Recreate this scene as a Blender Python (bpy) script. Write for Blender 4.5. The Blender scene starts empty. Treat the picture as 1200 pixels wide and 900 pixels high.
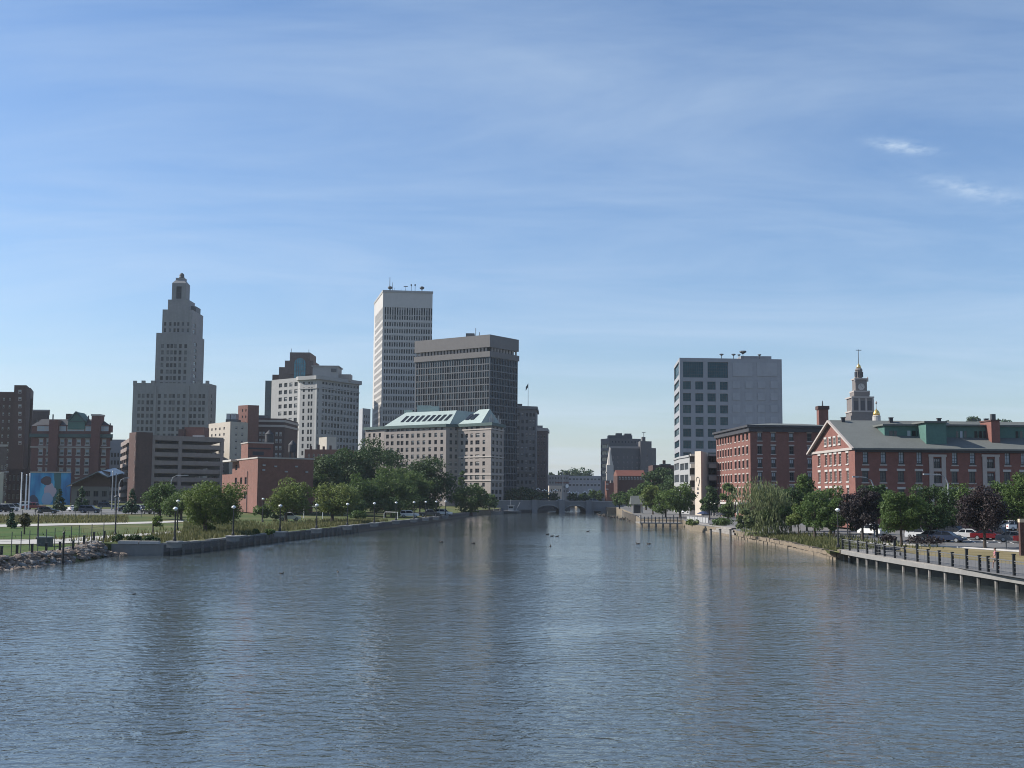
import bpy, bmesh, math, random
import numpy as np
from mathutils import Vector, Matrix
random.seed(7)
R_ = math.radians
S = bpy.context.scene
COL = S.collection
# ------------------------------------------------------------------ camera
FPX, CAMZ, PITCH, ROLL = 1400.0, 7.1, R_(5.28), R_(0.4)
cam_d = bpy.data.cameras.new('camera'); cam = bpy.data.objects.new('camera', cam_d); COL.objects.link(cam)
CR = Matrix.Rotation(R_(90) + PITCH, 3, 'X') @ Matrix.Rotation(ROLL, 3, 'Z')
cam.matrix_world = Matrix.Translation((0, 0, CAMZ)) @ CR.to_4x4()
cam_d.sensor_width = 36; cam_d.lens = 36 * FPX / 1200; cam_d.clip_start = 0.5; cam_d.clip_end = 20000
S.camera = cam
# ------------------------------------------------------------------ sky, sun, exposure
SUN_AZ, SUN_EL = R_(81), R_(36)          # azimuth to the left of the viewing axis
sv = Vector((-math.sin(SUN_AZ) * math.cos(SUN_EL), math.cos(SUN_AZ) * math.cos(SUN_EL), math.sin(SUN_EL)))
W = bpy.data.worlds.new('World'); S.world = W; W.use_nodes = True
wn, wl = W.node_tree.nodes, W.node_tree.links
wn.clear()
def wnode(t, **k):
    n = wn.new(t)
    for a, b in k.items(): setattr(n, a, b)
    return n
def cam_dir(px, py):
    return (CR @ Vector(((px - 600) / FPX, (450 - py) / FPX, -1))).normalized()
wo = wnode('ShaderNodeOutputWorld'); bg = wnode('ShaderNodeBackground'); bg.inputs[1].default_value = 0.080
sky = wnode('ShaderNodeTexSky', sky_type='NISHITA'); sky.sun_disc = False
sky.sun_elevation = SUN_EL; sky.sun_rotation = -SUN_AZ
sky.air_density = 1.25; sky.dust_density = 0.5; sky.ozone_density = 2.2; sky.altitude = 0
tc = wnode('ShaderNodeTexCoord')
def vmath(op, a, b=None):
    n = wnode('ShaderNodeVectorMath', operation=op)
    wl.new(a, n.inputs[0])
    if b is not None:
        if isinstance(b, (tuple, Vector)): n.inputs[1].default_value = tuple(b)
        else: wl.new(b, n.inputs[1])
    return n
def wmath(op, a, b=None, clamp=False):
    n = wnode('ShaderNodeMath', operation=op); n.use_clamp = clamp
    for i, v in enumerate((a, b)):
        if v is None: continue
        if isinstance(v, (int, float)): n.inputs[i].default_value = v
        else: wl.new(v, n.inputs[i])
    return n.outputs[0]
# thin cirrus veil: noise on the cloud-layer plane above the city
sep = wnode('ShaderNodeSeparateXYZ'); wl.new(tc.outputs['Generated'], sep.inputs[0])
zz = wmath('ADD', wmath('MAXIMUM', sep.outputs[2], 0.0), 0.12)
cx_, cy_ = wmath('DIVIDE', sep.outputs[0], zz), wmath('DIVIDE', sep.outputs[1], zz)
comb = wnode('ShaderNodeCombineXYZ'); wl.new(cx_, comb.inputs[0]); wl.new(cy_, comb.inputs[1])
mp = wnode('ShaderNodeMapping'); wl.new(comb.outputs[0], mp.inputs[0])
mp.inputs['Rotation'].default_value = (0, 0, R_(28)); mp.inputs['Scale'].default_value = (0.62, 1.45, 1)
n1 = wnode('ShaderNodeTexNoise'); wl.new(mp.outputs[0], n1.inputs['Vector'])
n1.inputs['Scale'].default_value = 1.25; n1.inputs['Detail'].default_value = 9; n1.inputs['Roughness'].default_value = 0.6; n1.inputs['Distortion'].default_value = 0.5
veil = wmath('MULTIPLY', wmath('SUBTRACT', n1.outputs[0], 0.40, True), 2.4, True)
# two small brighter wisps, fixed directions in the sky
wisps = None
n2 = wnode('ShaderNodeTexNoise'); n2.inputs['Scale'].default_value = 95; n2.inputs['Detail'].default_value = 9; n2.inputs['Roughness'].default_value = .62
mp2 = wnode('ShaderNodeMapping'); mp2.inputs['Scale'].default_value = (0.7, 0.7, 2.2)
wl.new(tc.outputs['Generated'], mp2.inputs[0]); wl.new(mp2.outputs[0], n2.inputs['Vector'])
for px, py, L, H, tilt, amp in ((1056, 172, 34, 7, 8, 1.0), (1142, 223, 62, 9.5, 13, 0.6)):
    c0 = cam_dir(px, py); ux = cam_dir(px + 40 * math.cos(R_(tilt)), py + 40 * math.sin(R_(tilt))) - c0; ux.normalize()
    uy = c0.cross(ux).normalized()
    d = vmath('SUBTRACT', tc.outputs['Generated'], c0)
    a = wmath('MULTIPLY', vmath('DOT_PRODUCT', d.outputs[0], ux).outputs['Value'], FPX / L)
    b = wmath('MULTIPLY', vmath('DOT_PRODUCT', d.outputs[0], uy).outputs['Value'], FPX / H)
    r2 = wmath('ADD', wmath('MULTIPLY', a, a), wmath('MULTIPLY', b, b))
    g = wmath('MULTIPLY', wmath('POWER', 2.718, wmath('MULTIPLY', r2, -1.2)), amp)
    wisps = g if wisps is None else wmath('ADD', wisps, g)
wis = wmath('MULTIPLY', wisps, wmath('MULTIPLY', wmath('SUBTRACT', n2.outputs[0], 0.33, True), 3.4, True))
cov = wmath('ADD', wmath('MULTIPLY', veil, 0.43), wmath('MULTIPLY', wis, 0.7), True)
mx = wnode('ShaderNodeMix', data_type='RGBA'); wl.new(cov, mx.inputs[0]); wl.new(sky.outputs[0], mx.inputs[6])
mx.inputs[7].default_value = (6.6, 6.9, 6.6, 1)
# the sky of this afternoon is a clearer blue than the model's
gr = wnode('ShaderNodeMapRange'); gr.inputs[1].default_value = 0.0; gr.inputs[2].default_value = 0.4; wl.new(sep.outputs[2], gr.inputs[0])
tint = wnode('ShaderNodeMix', data_type='RGBA'); wl.new(gr.outputs[0], tint.inputs[0]); tint.inputs[6].default_value = (.91, 1.03, 1.34, 1); tint.inputs[7].default_value = (.86, 1.0, 1.225, 1)
tm = vmath('MULTIPLY', mx.outputs[2], tint.outputs[2])
wl.new(tm.outputs[0], bg.inputs[0]); wl.new(bg.outputs[0], wo.inputs[0])
sun_d = bpy.data.lights.new('sun', 'SUN'); sun_d.energy = 5.0; sun_d.angle = R_(0.53); sun_d.color = (1, 0.95, 0.88)
sun = bpy.data.objects.new('sun', sun_d); COL.objects.link(sun)
sun.location = (-60, 20, 200); sun.rotation_euler = (-sv).to_track_quat('-Z', 'Y').to_euler()
S.view_settings.view_transform = 'Standard'; S.view_settings.look = 'None'; S.view_settings.exposure = 0.5; S.view_settings.gamma = 1
S.view_settings.use_curve_mapping = False
S.cycles.max_bounces = 6; S.cycles.diffuse_bounces = 3; S.cycles.glossy_bounces = 3; S.cycles.transmission_bounces = 2
S.cycles.volume_bounces = 1; S.cycles.transparent_max_bounces = 8; S.cycles.caustics_reflective = False; S.cycles.caustics_refractive = False
S.cycles.sample_clamp_indirect = 4; S.cycles.use_denoising = True; S.cycles.denoising_prefilter = 'ACCURATE'; S.cycles.filter_width = 1.0
# ------------------------------------------------------------------ geometry of the view: pixel of the photograph -> point in the place
CAMP = Vector((0, 0, CAMZ))
def ray(px, py): return CR @ Vector(((px - 600) / FPX, (450 - py) / FPX, -1))
def c(px, py, D):
    d = ray(px, py); return CAMP + d * (D / d.y)
def atz(px, py, z):
    d = ray(px, py); return CAMP + d * ((z - CAMZ) / d.z)
# ------------------------------------------------------------------ mesh builder
class MB:
    def __init__(s, origin=(0, 0, 0)):
        s.v, s.f, s.m, s.o = [], [], [], Vector(origin)
    def poly(s, pts, m=0):
        i = len(s.v); s.v += [tuple(Vector(p)) for p in pts]; s.f.append(tuple(range(i, i + len(pts)))); s.m.append(m)
    def box(s, x0, y0, z0, x1, y1, z1, m=0, M=None):
        p = [Vector((x, y, z)) for z in (z0, z1) for x, y in ((x0, y0), (x1, y0), (x1, y1), (x0, y1))]
        if M is not None: p = [M @ q for q in p]
        i = len(s.v); s.v += [tuple(q) for q in p]
        for f in ((3, 2, 1, 0), (4, 5, 6, 7), (0, 1, 5, 4), (1, 2, 6, 5), (2, 3, 7, 6), (3, 0, 4, 7)):
            s.f.append(tuple(i + k for k in f)); s.m.append(m)
    def cbox(s, cx, cy, z0, sx, sy, h, rz=0, m=0):
        s.box(-sx / 2, -sy / 2, 0, sx / 2, sy / 2, h, m, Matrix.Translation((cx, cy, z0)) @ Matrix.Rotation(rz, 4, 'Z'))
    def prism(s, P, z0, z1, m=0, P2=None):
        n = len(P); P2 = P2 or P; i = len(s.v)
        s.v += [(p[0], p[1], z0) for p in P] + [(p[0], p[1], z1) for p in P2]
        s.f.append(tuple(range(i + n - 1, i - 1, -1))); s.m.append(m)
        s.f.append(tuple(range(i + n, i + 2 * n))); s.m.append(m)
        for k in range(n):
            s.f.append((i + k, i + (k + 1) % n, i + n + (k + 1) % n, i + n + k)); s.m.append(m)
    def tube(s, pts, rad, n=8, m=0, cap=True):
        pts = [Vector(p) for p in pts]
        if not isinstance(rad, (list, tuple)): rad = [rad] * len(pts)
        rings = []
        for k, p in enumerate(pts):
            d = (pts[min(k + 1, len(pts) - 1)] - pts[max(k - 1, 0)]).normalized()
            a = d.orthogonal().normalized() if abs(d.z) < .9 else Vector((1, 0, 0)); a = (a - d * a.dot(d)).normalized(); b = d.cross(a)
            i = len(s.v); rings.append(i)
            s.v += [tuple(p + (a * math.cos(t * 2 * math.pi / n) + b * math.sin(t * 2 * math.pi / n)) * rad[k]) for t in range(n)]
        for i, j in zip(rings, rings[1:]):
            for t in range(n):
                s.f.append((i + t, i + (t + 1) % n, j + (t + 1) % n, j + t)); s.m.append(m)
        if cap:
            s.f.append(tuple(rings[0] + t for t in range(n - 1, -1, -1))); s.m.append(m)
            s.f.append(tuple(rings[-1] + t for t in range(n))); s.m.append(m)
    def lathe(s, cx, cy, prof, n=12, m=0):
        rings = []
        for r, z in prof:
            i = len(s.v); rings.append(i)
            s.v += [(cx + r * math.cos(t * 2 * math.pi / n), cy + r * math.sin(t * 2 * math.pi / n), z) for t in range(n)]
        for i, j in zip(rings, rings[1:]):
            for t in range(n):
                s.f.append((i + t, i + (t + 1) % n, j + (t + 1) % n, j + t)); s.m.append(m)
        s.f.append(tuple(rings[0] + t for t in range(n - 1, -1, -1))); s.m.append(m)
        s.f.append(tuple(rings[-1] + t for t in range(n))); s.m.append(m)
    def mesh(s, name, mats):
        me = bpy.data.meshes.new(name)
        o = s.o
        me.from_pydata([(x - o.x, y - o.y, z - o.z) for x, y, z in s.v], [], s.f)
        for m in (mats if isinstance(mats, (list, tuple)) else [mats]): me.materials.append(m)
        me.polygons.foreach_set('material_index', s.m); me.update()
        return me
    def build(s, name, mats, parent=None, smooth=False):
        me = s.mesh(name, mats)
        if smooth:
            me.polygons.foreach_set('use_smooth', [True] * len(me.polygons))
        ob = bpy.data.objects.new(name, me); COL.objects.link(ob)
        if parent is not None: ob.parent = parent
        else: ob.location = s.o
        return ob
def tag(o, label=None, cat=None, group=None, kind=None):
    if label: o['label'] = label
    if cat: o['category'] = cat
    if group: o['group'] = group
    if kind: o['kind'] = kind
    return o
def thing(name, label, cat, loc, rz=0, group=None):
    o = bpy.data.objects.new(name, None); COL.objects.link(o); o.empty_display_size = .3
    o.location = loc; o.rotation_euler = (0, 0, rz)
    return tag(o, label, cat, group)
def kids(o): return [x for x in o.children]
def dup(o, parent=None, loc=None, rz=None, scale=None, label=None):
    q = o.copy(); COL.objects.link(q)
    if parent is not None: q.parent = parent
    if loc is not None: q.location = loc
    if rz is not None: q.rotation_euler = (0, 0, rz)
    if scale is not None: q.scale = (scale,) * 3 if isinstance(scale, (int, float)) else scale
    if label: q['label'] = label
    for ch in kids(o): dup(ch, q)
    return q
# ------------------------------------------------------------------ materials
def mat(name, col, rough=.8, var=.12, scale=.25, fine=3.0, bump=0, metal=0, spec=.35, streak=0, coat=0):
    m = bpy.data.materials.new(name); m.use_nodes = True
    nt = m.node_tree; b = nt.nodes['Principled BSDF']; L = nt.links.new
    b.inputs['Roughness'].default_value = rough; b.inputs['Metallic'].default_value = metal
    b.inputs['Specular IOR Level'].default_value = spec; b.inputs['Coat Weight'].default_value = coat
    b.inputs['Base Color'].default_value = (*col, 1)
    if var:
        t = nt.nodes.new('ShaderNodeTexCoord')
        a = nt.nodes.new('ShaderNodeTexNoise'); a.inputs['Scale'].default_value = scale; a.inputs['Detail'].default_value = 5
        f = nt.nodes.new('ShaderNodeTexNoise'); f.inputs['Scale'].default_value = fine; f.inputs['Detail'].default_value = 3
        L(t.outputs['Object'], a.inputs['Vector']); L(t.outputs['Object'], f.inputs['Vector'])
        ad = nt.nodes.new('ShaderNodeMath'); ad.operation = 'ADD'; L(a.outputs[0], ad.inputs[0]); L(f.outputs[0], ad.inputs[1])
        src = ad.outputs[0]
        if streak:
            mpn = nt.nodes.new('ShaderNodeMapping'); mpn.inputs['Scale'].default_value = (1, 1, .06); L(t.outputs['Object'], mpn.inputs[0])
            st = nt.nodes.new('ShaderNodeTexNoise'); st.inputs['Scale'].default_value = 1.1; st.inputs['Detail'].default_value = 3; L(mpn.outputs[0], st.inputs['Vector'])
            sm = nt.nodes.new('ShaderNodeMath'); sm.operation = 'MULTIPLY_ADD'; sm.inputs[1].default_value = streak; L(st.outputs[0], sm.inputs[0]); L(src, sm.inputs[2])
            s2 = nt.nodes.new('ShaderNodeMath'); s2.operation = 'SUBTRACT'; s2.inputs[1].default_value = streak * .5; L(sm.outputs[0], s2.inputs[0]); src = s2.outputs[0]
        mr = nt.nodes.new('ShaderNodeMapRange'); mr.inputs[1].default_value = .6; mr.inputs[2].default_value = 1.4
        mr.inputs[3].default_value = 1 - var; mr.inputs[4].default_value = 1 + var; L(src, mr.inputs[0])
        mu = nt.nodes.new('ShaderNodeVectorMath'); mu.operation = 'SCALE'; mu.inputs[0].default_value = col; L(mr.outputs[0], mu.inputs['Scale'])
        L(mu.outputs[0], b.inputs['Base Color'])
        if bump:
            bp = nt.nodes.new('ShaderNodeBump'); bp.inputs['Strength'].default_value = bump; bp.inputs['Distance'].default_value = .1
            L(f.outputs[0], bp.inputs['Height']); L(bp.outputs[0], b.inputs['Normal'])
    return m
def brickmat(name, col, dark, mortar, var=.2):
    """brick courses with mortar, plus weathering"""
    m = mat(name, col, .85, var, .12, 1.2, streak=.5)
    nt = m.node_tree; L = nt.links.new; b = nt.nodes['Principled BSDF']
    old = b.inputs['Base Color'].links[0].from_socket
    t = nt.nodes.new('ShaderNodeTexCoord'); sp = nt.nodes.new('ShaderNodeSeparateXYZ'); L(t.outputs['Object'], sp.inputs[0])
    ad = nt.nodes.new('ShaderNodeMath'); L(sp.outputs[0], ad.inputs[0]); L(sp.outputs[1], ad.inputs[1])
    cb = nt.nodes.new('ShaderNodeCombineXYZ'); L(ad.outputs[0], cb.inputs[0]); L(sp.outputs[2], cb.inputs[1])
    bt = nt.nodes.new('ShaderNodeTexBrick'); bt.inputs['Scale'].default_value = 1; bt.inputs['Brick Width'].default_value = .24; bt.inputs['Row Height'].default_value = .08; bt.inputs['Mortar Size'].default_value = .012
    bt.inputs['Color1'].default_value = (1, 1, 1, 1); bt.inputs['Color2'].default_value = (*[d / k for d, k in zip(dark, col)], 1); bt.inputs['Mortar'].default_value = (*[min(2.5, d / k) for d, k in zip(mortar, col)], 1)
    L(cb.outputs[0], bt.inputs['Vector'])
    mu = nt.nodes.new('ShaderNodeVectorMath'); mu.operation = 'MULTIPLY'; L(old, mu.inputs[0]); L(bt.outputs[0], mu.inputs[1]); L(mu.outputs[0], b.inputs['Base Color'])
    return m
def glassmat(name, col, rough=.12, spec=.5):
    return mat(name, col, rough, .35, .15, .6, spec=spec)
M_ = {}
M_['brick_ware'] = brickmat('warehouse_brick', (.165, .053, .04), (.13, .043, .034), (.2, .125, .11))  # one even brick colour for all sides of the warehouse
M_['brick_gable'] = brickmat('gable_brick', (.175, .055, .041), (.135, .044, .034), (.21, .125, .11))
M_['brick_red'] = brickmat('red_brick', (.135, .04, .033), (.105, .032, .028), (.165, .1, .09))
M_['brick_power'] = brickmat('old_brick', (.175, .06, .042), (.135, .047, .035), (.2, .13, .11))
M_['brick_dark'] = brickmat('dark_brick', (.075, .036, .032), (.06, .03, .026), (.1, .065, .055))
M_['brick_brown'] = brickmat('brown_brick', (.11, .075, .068), (.085, .06, .055), (.14, .11, .1))
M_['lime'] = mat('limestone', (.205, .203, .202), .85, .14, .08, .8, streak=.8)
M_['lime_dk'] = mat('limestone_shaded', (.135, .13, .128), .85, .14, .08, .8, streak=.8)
M_['white_stone'] = mat('white_stone', (.31, .305, .295), .8, .1, .06, .8, streak=.6)
M_['white_conc'] = mat('white_concrete', (.43, .41, .385), .75, .07, .06, .7, streak=.5)
M_['pink_stone'] = mat('buff_stone', (.25, .22, .2), .85, .1, .1, .9, streak=.6)
M_['precast'] = mat('grey_precast', (.27, .275, .29), .75, .1, .06, .7, streak=.9)
M_['precast_l'] = mat('pale_precast', (.3, .305, .32), .75, .1, .06, .7, streak=.9)
M_['tower_grey'] = mat('brown_grey_concrete', (.13, .122, .118), .75, .1, .06, .7, streak=.4)
M_['mullion'] = mat('grey_mullion', (.085, .09, .098), .5, .08)
M_['conc'] = mat('concrete', (.2, .195, .185), .85, .15, .2, 2, streak=.6)
M_['conc_l'] = mat('light_concrete', (.42, .4, .375), .85, .12, .3, 2)
M_['conc_g'] = mat('garage_concrete', (.225, .185, .17), .85, .12, .1, 1.2, streak=.8)
M_['granite'] = mat('granite_block', (.105, .1, .098), .85, .25, .5, 3, bump=.4)
M_['bridge'] = mat('bridge_stone', (.17, .17, .175), .85, .14, .3, 2)
M_['cream'] = mat('cream_stucco', (.5, .43, .35), .8, .06, .1, 1)
M_['cream2'] = mat('cream_brick', (.4, .36, .3), .85, .1, .1, 1, streak=.6)
M_['silver'] = mat('silver_panel', (.34, .34, .335), .45, .06, .1, 1)
M_['slate'] = mat('slate_roof', (.12, .128, .118), .8, .14, .3, 3, streak=.4)
M_['copper'] = mat('green_copper', (.068, .145, .122), .7, .16, .3, 2)
M_['copper_p'] = mat('pale_copper', (.27, .33, .31), .65, .12, .15, 1, streak=.6)
M_['copper_d'] = mat('dark_copper', (.055, .09, .085), .7, .12)
M_['roofing'] = mat('roofing', (.12, .12, .12), .9, .15, .3, 2)
M_['cornice_dk'] = mat('dark_cornice', (.045, .045, .05), .7, .1)
M_['trim'] = mat('white_trim', (.42, .4, .37), .7, .08)
M_['stone_trim'] = mat('stone_trim', (.36, .32, .29), .8, .1)
M_['black'] = mat('black_iron', (.018, .019, .02), .55, .1)
M_['dkgrey'] = mat('dark_grey_metal', (.07, .075, .08), .6, .1)
M_['galv'] = mat('galvanised_steel', (.3, .31, .32), .5, .08, metal=.3)
M_['arch_glass'] = glassmat('arch_window_glass', (.045, .2, .26), .15)
M_['court'] = mat('courthouse_stone', (.15, .132, .122), .85, .14, .1, 1)
M_['wet_and_shade'] = mat('wet_stone_and_shade', (.03, .032, .028), .5, .3, .6, 3)  # wet band of the quay, and the shade put under the boardwalk
M_['wire'] = mat('grey_wire', (.12, .12, .12), .6, 0)
M_['roofglass'] = glassmat('raked_roof_glass', (.1, .13, .15), .15)
M_['glass'] = glassmat('window_glass', (.010, .012, .015), .15, .18)
M_['glass2'] = glassmat('window_glass_dim', (.05, .055, .058), .2)
M_['glass_b'] = glassmat('blue_glass', (.02, .045, .06), .08)
M_['glass_t'] = glassmat('teal_glass', (.012, .06, .078), .08, .22)
M_['glass_t2'] = glassmat('teal_glass_dim', (.02, .075, .09), .12, .3)
M_['blind'] = mat('window_blind', (.32, .31, .3), .6, .1)
M_['blind_b'] = mat('pale_blue_blind', (.33, .37, .4), .4, .1)
M_['asph'] = mat('asphalt', (.085, .085, .085), .9, .2, .15, 2)
M_['asph_l'] = mat('worn_asphalt', (.13, .127, .122), .9, .15, .15, 2)
M_['path'] = mat('path_concrete', (.4, .38, .345), .9, .08, .2, 2)
M_['paint'] = mat('white_paint', (.75, .75, .74), .6, .05)
M_['wood'] = mat('weathered_timber', (.22, .205, .185), .85, .25, .6, 4)
M_['wood_p'] = mat('pale_timber', (.5, .42, .31), .8, .2, .6, 4)
M_['pile'] = mat('wet_pile', (.16, .15, .135), .7, .4, 1.2, 5)
M_['rock'] = mat('riprap_rock', (.18, .14, .11), .9, .4, .6, 4, bump=.6)
M_['seastone'] = mat('tan_sea_stone', (.175, .14, .1), .9, .3, .8, 4, bump=.5)
M_['bark'] = mat('bark', (.075, .06, .048), .95, .3, 1, 8, bump=.6)
M_['white_lamp'] = mat('opal_lamp_shade', (.75, .75, .73), .35, 0)
M_['gold'] = mat('gilded_dome', (.75, .5, .14), .3, .06, metal=.8)
M_['red_tile'] = mat('red_roof_tile', (.14, .05, .036), .85, .15, .5, 3)
M_['soil'] = mat('dry_soil', (.17, .14, .1), .95, .25, .3, 2)
# ------------------------------------------------------------------ ground heights
def interp(y, T):
    if y <= T[0][1]: return T[0][0]
    for (x0, y0), (x1, y1) in zip(T, T[1:]):
        if y <= y1: return x0 + (x1 - x0) * (y - y0) / (y1 - y0)
    return T[-1][0]
def mono(T):
    out = [T[0]]
    for p in T[1:]: out.append((p[0], max(p[1], out[-1][1] + .4)))
    return out
LS = [(-62, -60), (-52, 60)] + [tuple(atz(px, py, 0)[:2]) for px, py in ((0, 669), (40, 664.5), (100, 657.5), (131, 651.5), (186, 651), (210, 649), (247, 645), (300, 637.5), (368, 629.5), (440, 620.5), (485, 615), (527, 608), (560, 603.5))] + [(-4, 440), (-4, 700)]
RS = [(37, -60), (37.3, 60)] + [(atz(px, py, 0).x + 1.5, atz(px, py, 0).y) for px, py in ((1188, 693), (1084, 672), (985, 656.6))] + [tuple(atz(px, py, 0)[:2]) for px, py in ((984, 656.3), (922, 641), (864, 630), (858, 627), (809, 622), (801, 616.5), (750, 615), (738, 607.5), (724, 602))] + [(37, 440), (37, 700)]
YW = atz(186, 651, 0).y
LS = [(x, YW - .45) if abs(x - atz(131, 651.5, 0).x) < 1e-6 else (x, YW - .40) if abs(x - atz(186, 651, 0).x) < 1e-6 else (x, y) for x, y in LS]
def mono(T):
    out = [T[0]]
    for p in T[1:]: out.append((p[0], max(p[1], out[-1][1] + .03)))
    return out
LS, RS = mono(LS), mono(RS)
cl = lambda v: max(0.0, min(1.0, v))
YA = YW - .44
def gz(x, y):
    if x < 15:
        t = interp(y, LS) - x
        if y < YA:
            lo = .85 + .5 * cl((t - 1.7) / 16) + .95 * cl((t - 6) / 80); hi = 1.3 + 1.1 * cl((t + 4.7 - 3) / 70); f = cl((y - YA + 9) / 9)
            return -.35 + (.35 + lo + (hi - lo) * f) * cl(t / 1.7)
        return 1.3 + 1.1 * cl((t - 3) / 70) + .7 * cl((y - 300) / 200)
    t = x - interp(y, RS)
    if 136.8 < y < 197: return .5 + .7 * cl(t / 8) + .3 * cl((t - 8) / 50)
    return 1.15 + .35 * cl((t - 4) / 50) + 1.3 * cl((y - 220) / 230)
def g(px, py, dz=0):
    """point of the ground seen at a pixel of the photograph"""
    z = 1.6
    for _ in range(24):
        p = atz(px, py, z); z = .5 * z + .5 * gz(p.x, p.y)
    z = gz(p.x, p.y)
    return Vector((p.x, p.y, z + dz))
def gD(px, D):
    p = c(px, 585, D); return Vector((p.x, p.y, gz(p.x, p.y)))
# ------------------------------------------------------------------ ground sheets and water
def grassmat(name, a, b, cdry, sc=.06):
    m = mat(name, a, .95, .18, .5, 5)
    nt = m.node_tree; L = nt.links.new; B = nt.nodes['Principled BSDF']; old = B.inputs['Base Color'].links[0].from_node
    t = nt.nodes.new('ShaderNodeTexCoord'); n = nt.nodes.new('ShaderNodeTexNoise'); n.inputs['Scale'].default_value = sc; n.inputs['Detail'].default_value = 8; n.inputs['Roughness'].default_value = .65
    L(t.outputs['Object'], n.inputs['Vector'])
    cr = nt.nodes.new('ShaderNodeValToRGB'); e = cr.color_ramp.elements
    e[0].position, e[0].color = .36, (*a, 1); e[1].position, e[1].color = .66, (*cdry, 1)
    k = e.new(.5); k.color = (*b, 1)
    L(n.outputs[0], cr.inputs[0]); L(cr.outputs[0], old.inputs[0]); B.inputs['Specular IOR Level'].default_value = .1
    return m
M_['grass'] = grassmat('park_grass', (.055, .085, .027), (.085, .10, .036), (.15, .13, .065))
M_['lawn'] = grassmat('lawn', (.048, .09, .022), (.06, .095, .026), (.095, .105, .04))
M_['drygrass'] = grassmat('dry_grass', (.13, .11, .05), (.19, .155, .08), (.23, .19, .105), .15)
M_['city'] = mat('city_ground', (.13, .125, .12), .95, .2, .05, .6)
def frange(a, b, s):
    o = []
    while a < b: o.append(a); a += s
    return o
def land(name, side, shore, mt):
    ys = sorted(set([round(p[1], 2) for p in shore] + [YA - .01, YA + .01, 136.78, 136.82, 196.98, 197.02] + frange(-60, 70, 20) + frange(70, 118, 4) + frange(118, 140, 1) + frange(140, 300, 4) + frange(300, 460, 10) + [520, 600, 700]))
    ts = [0, 1.7, 3, 6, 8, 12, 17.7, 20, 25, 30, 40, 54, 68.3, 73, 86, 150, 300, 700, 2500]
    mb = MB(); n = len(ts)
    for y in ys:
        x0 = interp(y, shore)
        for t in ts: mb.v.append((x0 + side * t, y, gz(x0 + side * t, y)))
    for k in range(len(ys) - 1):
        for j in range(n - 1):
            a = k * n + j; q = (a, a + 1, a + n + 1, a + n)
            mb.f.append(q if side > 0 else q[::-1]); mb.m.append(0)
    for y0, y1 in zip(ys, ys[1:]):
        xa, xb = interp(y0, shore), interp(y1, shore)
        q = [(xa, y0, -2), (xb, y1, -2), (xb, y1, gz(xb, y1)), (xa, y0, gz(xa, y0))]
        mb.poly(q if side < 0 else q[::-1], 1)
    return tag(mb.build(name, [mt, M_['soil']]), kind='structure')
land('ground', -1, LS, M_['grass'])
land('ground', 1, RS, M_['asph_l'])
mb = MB(); mb.poly([(-6000, 699, 3.1), (6000, 699, 3.1), (6000, 14000, 3.1), (-6000, 14000, 3.1)]); mb.poly([(-40, 699, -2), (80, 699, -2), (80, 699, 3.1), (-40, 699, 3.1)])
tag(mb.build('ground', M_['city']), kind='structure')
def sheet(name, strip, mt, dz, kind='structure', n=10):
    """a surface lying on the ground; strip = (px, y far edge, y near edge) along it"""
    mb = MB(); rows = []
    for (x0, a0, b0), (x1, a1, b1) in zip(strip, strip[1:]):
        k = max(2, int(abs(x1 - x0) / n))
        for i in range(k): f = i / k; rows.append((x0 + (x1 - x0) * f, a0 + (a1 - a0) * f, b0 + (b1 - b0) * f))
    rows.append(strip[-1]); m = 8
    for px, a, b in rows:
        p, q = g(px, a), g(px, b)
        for j in range(m + 1):
            w = p.lerp(q, j / m); mb.v.append((w.x, w.y, gz(w.x, w.y) + dz))
    for i in range(len(rows) - 1):
        for j in range(m):
            s = i * (m + 1) + j; mb.f.append((s, s + 1, s + m + 2, s + m + 1)); mb.m.append(0)
    return tag(mb.build(name, mt), kind=kind)
# left park surfaces
sheet('lawn', [(-40, 619, 632), (0, 618.5, 632), (60, 617.5, 631.5), (95, 618.5, 628)], M_['lawn'], .03)
sheet('lawn', [(-40, 639, 654), (0, 638.8, 652), (60, 638.5, 649), (112, 638, 645)], M_['lawn'], .03)
sheet('path', [(-60, 615.4, 618.4), (0, 615.1, 617.9), (70, 613.7, 616.1), (130, 612.8, 615), (180, 611.4, 613.6), (222, 609.6, 611.6)], M_['path'], .06)
sheet('path', [(-60, 633, 638), (0, 633, 638), (45, 632.7, 638), (75, 632, 637.3), (100, 629.8, 636), (135, 627.4, 630.6), (170, 625.4, 628), (212, 622.3, 624.8)], M_['path'], .06)
sheet('path', [(98, 635.2, 637), (115, 634.8, 637.4), (131, 634.5, 637)], M_['path'], .068)
sheet('parking_lot', [(-60, 597, 607.5), (0, 597, 607.3), (90, 597, 604.5), (150, 596.5, 602.5), (185, 597, 602)], M_['asph_l'], .04)
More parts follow.
